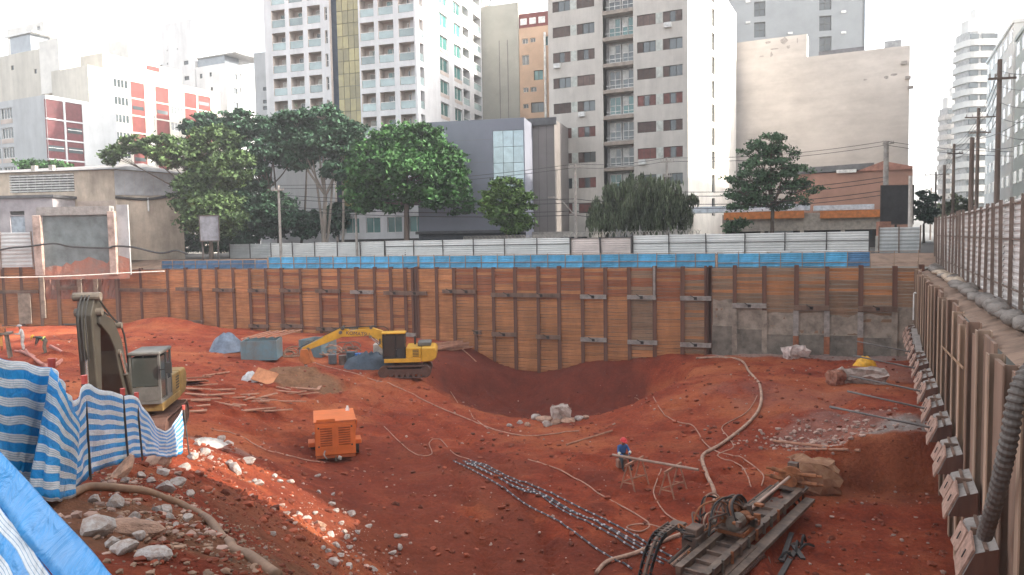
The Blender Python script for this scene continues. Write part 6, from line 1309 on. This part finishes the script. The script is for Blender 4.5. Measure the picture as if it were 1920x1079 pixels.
gB, lB = 'stones strewn down the bank', 'pale stone strewn down the red slope below the bank'
for px, py, sp in ((360, 860, 26), (385, 850, 24), (400, 838, 22), (345, 880, 24), (415, 825, 20), (430, 835, 18), (370, 835, 18), (395, 862, 16), (440, 885, 34), (465, 870, 26), (430, 872, 18), (485, 910, 22), (478, 905, 16), (515, 895, 14), (525, 905, 16), (545, 905, 18), (385, 895, 10), (540, 965, 14), (560, 968, 18), (575, 975, 16), (590, 965, 12), (600, 990, 30), (598, 925, 12), (625, 930, 12), (622, 948, 14), (630, 960, 12), (660, 967, 20), (640, 985, 14), (645, 1000, 16), (620, 1005, 16), (630, 1025, 18), (655, 1030, 16), (665, 1015, 12), (615, 1040, 20), (640, 1045, 18), (625, 1060, 26), (655, 1065, 20), (690, 990, 14), (750, 1030, 18), (735, 1040, 16), (605, 1030, 14), (700, 1070, 18), (590, 1065, 16), (510, 1005, 18), (745, 1008, 16), (595, 895, 12), (650, 1010, 14), (670, 1000, 12)):
    g = ground_at(px, py); rock(px, py, max(.06, sp * g.y / FPX * .55), random.random() < .15, lB, gB)
rock(232, 893, .34, True, 'dark brown stone plate leaning at the foot of the striped tarp', None, (1.5, .7, .7)); rock(292, 873, .5, True, 'pointed brown boulder at the end of the striped tarp', None, (.9, .8, 1.3))
gC, lC = 'concrete lumps at the edge of the hollow', 'broken concrete lump at the near edge of the dark hollow'
for px, py, sp in ((1020, 790, 30), (1005, 786, 22), (1060, 792, 34), (1040, 796, 24), (1085, 788, 22), (1098, 786, 16), (975, 795, 14), (955, 800, 12), (990, 798, 14), (1025, 800, 20)):
    g = ground_at(px, py); rock(px, py, sp * g.y / FPX * .55, px % 2 == 0, lC, gC)
def chunk(px, py, w, d, h, label, m, rz=0.3, jit=.18, name='concrete_block', zoff=0):
    g = ground_at(px, py); mb = MB(); n = 5; vs = []
    import bmesh
    bm = bmesh.new(); bmesh.ops.create_cube(bm, size=1); bmesh.ops.subdivide_edges(bm, edges=bm.edges[:], cuts=4, use_grid_fill=True)
    for v in bm.verts:
        k = 1 - .12 * (abs(v.co.x * 2) ** 4 + abs(v.co.y * 2) ** 4) * (abs(v.co.z * 2) ** 4); v.co = Vector((v.co.x * w * k, v.co.y * d * k, v.co.z * h)) + Vector([random.uniform(-1, 1) * jit * min(w, d, h) * .5 for _ in range(3)])
    me = bpy.data.meshes.new(name); bm.to_mesh(me); bm.free(); me.materials.append(m); o = link(name, me, None, (g.x, g.y + d * .3, g.z + h * .42 + zoff), (0, 0, rz)); return tag(o, label, 'block')
chunk(1052, 792, 1.0, .8, .95, 'squarish grey concrete lump standing at the edge of the hollow', conr, .2)
chunk(1495, 673, 1.6, 1.1, .9, 'whitish broken concrete block at the foot of the sprayed wall', mat('whitish_concrete', (.50, .40, .36), .95, var=.25, scale=2.5, bump=.7), .1, .3)
chunk(1570, 722, .95, .8, .85, 'small block with one red face on the right floor', mat('red_brick_block', (.30, .13, .085), .95, scale=3, bump=.6), .5, .2)
chunk(1620, 720, 2.6, 1.0, .9, 'pale weathered concrete pile stump under the yellow sheet', conr, -.2, .35)
chunk(1530, 925, 2.0, 1.6, 1.35, 'big earthy squared boulder behind the drill rig', mat('earthy_boulder', (.27, .15, .085), .95, var=.3, scale=1.2, bump=.8, c2=(.19, .075, .04)), -.15, .16, 'boulder')
def heap(px, py, rx, ry, h, m, name, label, cat, rz=0, rough=.25, seed=0, zoff=-.05):
    g = ground_at(px, py); r = random.Random(seed); mb = MB(); nr, na = 7, 18; vs = [(0, 0, h)]; fs = []
    for i in range(1, nr + 1):
        for j in range(na):
            a = 2 * math.pi * j / na; k = i / nr; w = 1 + r.uniform(-.12, .12); vs.append((rx * k * w * math.cos(a), ry * k * w * math.sin(a), h * max(0, (1 - k ** 2.2)) * (1 + r.uniform(-rough, rough)) + zoff * (k == 1)))
    for j in range(na): fs.append((0, 1 + j, 1 + (j + 1) % na))
    for i in range(nr - 1):
        for j in range(na): a, b = 1 + i * na + j, 1 + i * na + (j + 1) % na; fs.append((a, a + na, b + na, b))
    mb.add(vs, fs); return tag(mb.build(name, m, None, (g.x, g.y, g.z), (0, 0, rz), smooth=True), label, cat)
p = ground_at(1622, 700); 
heap(1622, 700, .75, .5, .5, mat('yellow_sheet', (.70, .36, .03), .6, scale=4, bump=.3), 'yellow_sheet', 'crumpled yellow sheet on the pale concrete stump', 'sheet', seed=3).location.z += .55
heap(692, 690, 1.8, 1.0, 1.0, mat('dark_blue_sheet', (.055, .075, .10), .6, scale=3, bump=.4), 'covered_heap', 'heap under a dark blue sheet between skip and excavator', 'heap', seed=4)
heap(425, 657, 1.25, 1.4, 1.25, mat('grey_blue_sheet', (.12, .15, .20), .5, scale=3, bump=.4), 'covered_heap', 'rounded grey blue covered load left of the first skip', 'heap', seed=5, rough=.08)
heap(470, 715, .55, .45, .5, mat('whitish_bag', (.5, .5, .5), .8, scale=4), 'torn_bag', 'torn whitish bag behind the tilted orange board', 'bag', seed=6)
heap(385, 835, .7, .5, .22, mat('pale_cement_heap', (.45, .42, .40), .95, scale=5, bump=.8), 'cement_heap', 'pale crumbly cement heap at the end of the striped tarp', 'heap', seed=7)
skipm = mat('weathered_blue_steel', (.11, .185, .215), .6, var=.25, scale=1.0, c2=(.17, .15, .13), bump=.2)
def skip(px, py, w, d, h, rz, label):
    g = ground_at(px, py); e = empty('open_skip', (g.x, g.y + d / 2, g.z - .04), rz, label, 'skip'); t = .07
    for a in ((-w / 2, -d / 2, 0, w / 2, -d / 2 + t, h), (-w / 2, d / 2 - t, 0, w / 2, d / 2, h), (-w / 2, -d / 2 + t, 0, -w / 2 + t, d / 2 - t, h), (w / 2 - t, -d / 2 + t, 0, w / 2, d / 2 - t, h)): mb = MB(); mb.bx(*a); mb.build('side_plate', skipm, e)
    mb = MB(); mb.bx(-w / 2 + t, -d / 2 + t, .02, w / 2 - t, d / 2 - t, .1); mb.build('floor_plate', skipm, e); mb = MB()
    for i in range(4): x = -w / 2 + w * (i + .5) / 4; mb.bx(x - .04, -d / 2 - .05, .05, x + .04, -d / 2 - .002, h - .05)
    mb.build('stiffener', skipm, e); return e
skip(482, 676, 2.4, 2.2, 1.35, .12, 'blue grey steel skip beside the covered load'); skip(590, 670, 2.0, 2.0, 1.3, -.35, 'blue grey steel skip behind the excavator bucket')
for i in range(5):
    g = ground_at(482 + 6 * i, 676); mb = MB(); a = Vector((g.x - 1.2 + .35 * i, g.y + .5, g.z + 1.42 + .03 * i)); mb.beam(a, a + Vector((1.3, 2.3, .25)), .15, .05); tag(mb.build('plank', tim), 'clay coloured plank laid across the skip beside the covered load', 'plank', 'planks across the skip')
g = ground_at(722, 685); e = empty('panel_crate', (g.x, g.y + .6, g.z), .05, 'pale grey ribbed crate in front of the excavator cab', 'crate'); cm_ = mat('pale_crate', (.42, .38, .34), .8, scale=2)
mb = MB(); mb.bx(-.85, -.5, .1, .85, .5, 1.45); mb.build('body', cm_, e, bevel=.04)
for i in range(6): mb = MB(); x = -.75 + .3 * i; mb.bx(x - .06, -.545, .2, x + .06, -.503, 1.35); mb.build('rib', cm_, e)
mb = MB(); mb.bx(-.85, -.5, 0, .85, .5, .095); mb.build('pallet', tim, e)
for i, (dx, c, h) in enumerate(((-1.1, (.03, .15, .42), 1.1), (-.6, (.12, .10, .09), .9), (-1.7, (.05, .08, .10), 1.2), (-2.3, (.16, .12, .10), .9), (-3.0, (.10, .11, .12), .8))):
    mb = MB(); mb.cyl((0, 0, 0), (0, 0, h * .75), .3, n=12); mb.cyl((0, 0, h * .75), (0, 0, h * .8), .31, n=12); tag(mb.build('drum', mat('drum%d' % i, c, .6, scale=3), None, (g.x - .9 + dx, g.y + .9 + .2 * (i % 2), hz(g.x - .9 + dx, g.y + .9) - .02)), ['bright blue', 'dusty brown', 'dark teal', 'clay brown', 'dark grey'][i] + ' drum under the excavator boom', 'drum')
for i in range(9):
    g = ground_at(850 + random.uniform(-14, 14), 652 + 3 * (i % 4)); mb = MB(); L = random.uniform(2.4, 3.6); mb.beam((-L / 2, 0, .0), (L / 2, .3, .06), .2, .14); tag(mb.build('timber_baulk', tim, None, (g.x, g.y, g.z + .12 + .13 * (i // 3)), (0, random.uniform(-.08, .03), random.uniform(.15, .5))), 'reddish timber baulk in the pile behind the yellow excavator', 'timber', 'timber pile behind the yellow excavator')
random.seed(9)
for i in range(34):
    px, py = random.uniform(350, 600), random.uniform(722, 775)
    if 455 < px < 530 and py < 735: continue
    g = ground_at(px, py); L = random.uniform(.8, 2.6); mb = MB(); mb.beam((-L / 2, 0, 0), (L / 2, 0, 0), random.uniform(.1, .2), .05); tag(mb.build('plank', tim, None, (g.x, g.y, g.z + .05), (random.uniform(-.05, .05), random.uniform(-.04, .04), random.gauss(.1, .5))), 'clay stained plank strewn on the floor before the timber wall', 'plank', 'planks strewn on the left floor')
g = ground_at(497, 718); mb = MB(); mb.box((0, 0, .35), (1.35, .05, .85), rot=Matrix.Rotation(-.75, 3, 'X') @ Matrix.Rotation(.35, 3, 'Y')); tag(mb.build('plywood_sheet', mat('orange_plywood', (.50, .21, .10), .85, scale=2), None, (g.x, g.y, g.z)), 'tilted orange plywood sheet on the brown heap', 'board')
g = ground_at(350, 722); mb = MB(); mb.box((0, 0, .15), (2.0, 1.0, .06), rot=Matrix.Rotation(-.25, 3, 'X')); mb.box((.3, .3, .28), (1.6, .8, .05), rot=Matrix.Rotation(-.2, 3, 'X')); tag(mb.build('formwork_sheets', tim, None, (g.x, g.y, g.z), (0, 0, .2)), 'flat stack of formwork sheets beside the old excavator', 'boards')
g = ground_at(90, 668); 
for k in range(3): drape(((28 + 10 * k, 660), (60, 668 + 4 * k), (85, 688), (110, 684 - 3 * k), (118, 668), (95, 652)), .09, mat('pink_hose', (.42, .17, .13), .7), 'crew_hose', 'loops of reddish hose around the bending worker', 'hose', 'reddish hoses of the crew', 5, .05 * k)
heap(100, 678, 2.0, 1.5, .5, SOIL, 'spoil_heap', 'small red spoil heap among the hoses of the crew', 'heap', seed=15, rough=.4)
random.seed(31)
for px, py, lb in ((550, 672, 'tangle of muddy hoses between the two skips'), (612, 668, 'tangle of muddy hoses behind the excavator bucket'), (650, 664, 'low tangle of dark hoses under the excavator boom')):
    g = ground_at(px, py); mb = MB()
    for k in range(6):
        r_ = random.uniform(.4, .8); c = Vector((random.uniform(-.5, .5), random.uniform(-.2, .5), .05)); tl = random.uniform(.1, .9); mb.tube([c + Vector((r_ * math.cos(t), r_ * .6 * math.sin(t), .08 + r_ * tl * (.6 + .6 * math.sin(t * 1.0)))) for t in np.linspace(0, 5.6, 14)], .045, 5)
    tag(mb.build('hose_tangle', [hosep, hoset, mud][px % 3], None, (g.x, g.y, g.z)), lb, 'hoses')
# crumbs and clods of earth
def scatter(name, label, cat, n, region, smin, smax, meshes, seed, m):
    r = np.random.default_rng(seed); V_, F_ = [], []; b0 = 0
    base = [(np.array([v.co for v in me.vertices]), [tuple(p.vertices) for p in me.polygons]) for me in meshes]
    X, Y = region(r, n); Z = height(X, Y)
    inside = ((X - WB.x) * RN.x + (Y - WB.y) * RN.y > .6) & ((X - WB.x) * WN.x + (Y - WB.y) * WN.y > .6)
    for i in range(n):
        if not inside[i]: continue
        v, f = base[i % len(base)]; s = smin + (smax - smin) * r.random() ** 3.5; a = r.random() * 6.28; c, s_ = math.cos(a), math.sin(a)
        w = v * s * r.uniform(.7, 1.3, 3); w = np.stack([w[:, 0] * c - w[:, 1] * s_, w[:, 0] * s_ + w[:, 1] * c, w[:, 2]], 1) + np.array([X[i], Y[i], Z[i] + s * .2]); V_.append(w); F_ += [tuple(b0 + j for j in q) for q in f]; b0 += len(v)
    me = bpy.data.meshes.new(name); me.from_pydata(np.concatenate(V_).tolist(), [], F_); me.materials.append(m); return tag(link(name, me), label, cat, kind='stuff')
PB = [rock_mesh('pebble', stone, 60 + i, 1) for i in range(3)]
clod = mat('earth_clod', (.22, .055, .027), .95, var=.3, scale=2, rnd=.4, island=True); crumb = mat('stone_crumb', (.38, .25, .20), .95, rnd=.3, island=True)
def reg_all(r, n): D = 14 + 46 * r.random(n) ** 1.3; u = r.uniform(-.62, .66, n); return D * u, D
def reg_bank(r, n): t = r.random(n); u = r.uniform(-.52, -.12, n); D = 4.5 + 20 * r.random(n); return D * u, D
def reg_hole(r, n): c = gz(1545, 815, -9.4); return c.x + r.normal(size=n) * 1.7, c.y + r.normal(size=n) * 1.2
def reg_foot(r, n): 
    c = [gz(*p) for p in ((640, 1000, -9.0), (630, 1050, -9), (380, 850, -6.2), (300, 950, -3.6), (240, 1000, -2.7))]; k = r.integers(0, 5, n); return np.array([c[i].x for i in k]) + r.normal(size=n) * np.array([1.0, .9, .9, .6, .5])[k], np.array([c[i].y for i in k]) + r.normal(size=n) * np.array([1.2, 1.0, 1.0, 1.2, .8])[k]
scatter('earth_clods', 'red clods of earth strewn over the pit floor', 'clods', 6500, reg_all, .025, .17, PB, 1, clod); scatter('bank_clods', 'small clods on the near bank', 'clods', 3500, reg_bank, .012, .06, PB, 2, clod)
scatter('gravel', 'pale gravel strewn over the pit floor', 'gravel', 1500, reg_all, .025, .12, PB, 3, crumb); scatter('rubble', 'pale rubble in the breaking out hole', 'rubble', 600, reg_hole, .03, .18, PB, 4, crumb); scatter('bank_gravel', 'pale gravel among the stones of the bank', 'gravel', 700, reg_foot, .015, .085, PB, 5, crumb); scatter('bank_rubble', 'brown rubble covering the bank beside the tan hose', 'rubble', 1300, lambda r, n: (lambda D: (D * r.uniform(-.58, -.33, n), D))(4.5 + 9 * r.random(n)), .012, .05, PB, 6, mat('brown_rubble', (.30, .19, .13), .95, rnd=.35, island=True, var=.3))

# ================================================================== striped tarp fence
def tarp_material():
    m = bpy.data.materials.new('striped_tarp'); m.use_nodes = True; N = m.node_tree.nodes; L = m.node_tree.links; b = N['Principled BSDF']; b.inputs['Roughness'].default_value = .38; b.inputs['Specular IOR Level'].default_value = .5
    uv = N.new('ShaderNodeUVMap'); sx = N.new('ShaderNodeSeparateXYZ'); L.new(uv.outputs[0], sx.inputs[0])
    def math_(op, a, v=None):
        x = N.new('ShaderNodeMath'); x.operation = op; L.new(a, x.inputs[0])
        if v is not None: x.inputs[1].default_value = v
        return x.outputs[0]
    f = math_('FRACT', math_('MULTIPLY', sx.outputs[1], 8.0)); f2 = math_('FRACT', math_('MULTIPLY', sx.outputs[1], 64.0))
    wide = math_('GREATER_THAN', f, .5); thin = math_('LESS_THAN', f2, .22)
    mx = N.new('ShaderNodeMix'); mx.data_type = 'RGBA'; L.new(wide, mx.inputs[0]); mx.inputs[6].default_value = (.02, .31, .72, 1); 
    m2 = N.new('ShaderNodeMix'); m2.data_type = 'RGBA'; L.new(thin, m2.inputs[0]); m2.inputs[6].default_value = (.74, .77, .79, 1); m2.inputs[7].default_value = (.25, .38, .50, 1); L.new(m2.outputs[2], mx.inputs[7])
    tc = N.new('ShaderNodeTexCoord'); dn = N.new('ShaderNodeTexNoise'); dn.inputs['Scale'].default_value = 2.2; dn.inputs['Detail'].default_value = 8; dn.inputs['Roughness'].default_value = .7; L.new(tc.outputs['Object'], dn.inputs[0])
    dr_ = N.new('ShaderNodeMapRange'); dr_.inputs[1].default_value = .5; dr_.inputs[2].default_value = .75; dr_.inputs[4].default_value = .28; L.new(dn.outputs[0], dr_.inputs[0])
    m5 = N.new('ShaderNodeMix'); m5.data_type = 'RGBA'; L.new(dr_.outputs[0], m5.inputs[0]); L.new(mx.outputs[2], m5.inputs[6]); m5.inputs[7].default_value = (.26, .22, .19, 1)
    L.new(m5.outputs[2], b.inputs['Base Color']); nz = N.new('ShaderNodeTexNoise'); nz.inputs['Scale'].default_value = 7; nz.inputs['Detail'].default_value = 8; nz.inputs['Distortion'].default_value = 1.5; L.new(tc.outputs['Object'], nz.inputs[0])
    bp = N.new('ShaderNodeBump'); bp.inputs['Strength'].default_value = .6; bp.inputs['Distance'].default_value = .05; L.new(nz.outputs[0], bp.inputs['Height']); L.new(bp.outputs[0], b.inputs['Normal'])
    b.inputs['Transmission Weight'].default_value = 0.0
    return m
TARP = tarp_material()
def sheet(name, top, bot, parent, rows=14, sub=8, wave=.05, vspan=(0.0, 1.0), seed=0, rip=.012):
    T_, B_ = catmull(top, sub), catmull(bot, sub); n = len(T_); r = np.random.default_rng(seed); vs = []; uvs = []
    for i in range(n):
        for j in range(rows + 1):
            t = j / rows; p = T_[i].lerp(B_[i], t); a = vnoise(np.array([i * .35]), np.array([t * 2.5]), seed)[0] - .5; c = vnoise(np.array([i * .9 + 40]), np.array([t * 5]), seed + 3)[0] - .5
            k = wave * (.35 + t); vs.append((p.x + (a * 2 + c) * k, p.y + (a * 1.2 - c) * k * 1.5, p.z + rip * math.sin(i * .7) * (t < .5))); uvs.append((i / n, vspan[1] + (vspan[0] - vspan[1]) * t + .3 * rip * math.sin(i * .55)))
    fs = [(i * (rows + 1) + j, (i + 1) * (rows + 1) + j, (i + 1) * (rows + 1) + j + 1, i * (rows + 1) + j + 1) for i in range(n - 1) for j in range(rows)]
    me = bpy.data.meshes.new(name); me.from_pydata([tuple(v) for v in vs], [], fs); ul = me.uv_layers.new(name='UVMap')
    for p in me.polygons:
        for li in p.loop_indices: ul.data[li].uv = uvs[me.loops[li].vertex_index]
    me.polygons.foreach_set('use_smooth', [True] * len(fs)); me.materials.append(TARP); o = link(name, me, parent); sd = o.modifiers.new('thick', 'SOLIDIFY'); sd.thickness = .006; return o
tf = empty('tarp_fence', (0, 0, 0), 0, 'sagging fence of blue and white striped tarp on thin steel posts', 'fence')
C_ = [(-150, 652, 900, 7.0), (-70, 660, 930, 7.4), (0, 671, 945, 8.0), (50, 682, 950, 8.4), (97, 690, 945, 8.7), (112, 708, 940, 8.35), (122, 728, 938, 8.7), (138, 752, 925, 9.6), (160, 722, 895, 10.4), (195, 733, 880, 11.6), (230, 741, 868, 12.9), (257, 747, 858, 14.2), (280, 782, 856, 15.8), (300, 806, 856, 17.2), (315, 806, 858, 18.4), (330, 788, 856, 19.8), (343, 769, 850, 21.0)]
sheet('striped_tarp', [at(a, b, d) for a, b, c, d in C_], [at(a, c, d) for a, b, c, d in C_], tf, 16, 7, .05, (0.0, 1.0), 3)
for px, yt, yb, D in ((97, 682, 945, 8.75), (158, 712, 895, 10.45), (230, 735, 868, 12.95), (256, 742, 858, 14.25), (344, 764, 850, 21.05)):
    a, b = at(px, yt, D), at(px + 12, yb, D); mb = MB(); mb.cyl(b - Vector((0, 0, .3)), a, .018, n=6); po = mb.build('post', postd, tf); mb = MB(); mb.cyl(a - Vector((0, 0, .06)), a + Vector((0, 0, .06)), .04, .045, 8); mb.build('red_cap', mat('red_cap', (.55, .09, .07), .5), po)
fl_ = [(96, 691, 8.55), (104, 700, 8.4), (122, 735, 8.35), (150, 792, 8.7)]; fb_ = [(52, 930, 8.2), (82, 938, 8.1), (112, 940, 8.2), (142, 930, 8.7)]
sheet('tarp_flap', [at(*p) for p in fl_], [at(*p) for p in fb_], tf, 16, 7, .03, (0.1, 1.05), 8)
# nearest striped sheet folded over a rail, right beside the standpoint
nt = empty('near_tarp', (0, 0, 0), 0, 'striped blue tarp with a plain blue hem over a rail, lowest corner of the bank', 'tarp')
top = [at(-420, 420, 3.6), at(-200, 640, 2.7), at(0, 845, 2.1), at(110, 965, 1.75), at(215, 1082, 1.5), at(300, 1180, 1.35)]
hem = [v + Vector((-.055, -.02, -.07)) for v in top]; sheet('hem', top, hem, nt, 4, 8, .004, (.015, .05), 11, 0); sheet('striped_tarp', hem, [v + Vector((-.55, -.2, -.85)) for v in top], nt, 14, 8, .012, (-1.5, .125), 12, 0)
for v in (top[1],): mb = MB(); mb.cyl((v.x - .06, v.y, -1.9 if v.y < 2 else -2.2), (v.x - .06, v.y, v.z - .06), .02, n=8); mb.build('post', postm, nt)
# ================================================================== thin afternoon haze
mb = MB(); mb.bx(-330, -40, -13.5, 330, 330, 70)
hz_m = bpy.data.materials.new('haze'); hz_m.use_nodes = True; N = hz_m.node_tree.nodes; N.remove(N['Principled BSDF'])
pv = N.new('ShaderNodeVolumePrincipled'); pv.inputs['Density'].default_value = 0.0009; pv.inputs['Color'].default_value = (.95, .95, .95, 1); pv.inputs['Anisotropy'].default_value = .3
hz_m.node_tree.links.new(pv.outputs[0], N['Material Output'].inputs['Volume'])
tag(mb.build('haze', hz_m), kind='stuff')
scene.cycles.volume_bounces = 0; scene.cycles.volume_step_rate = 10; scene.cycles.volume_max_steps = 64
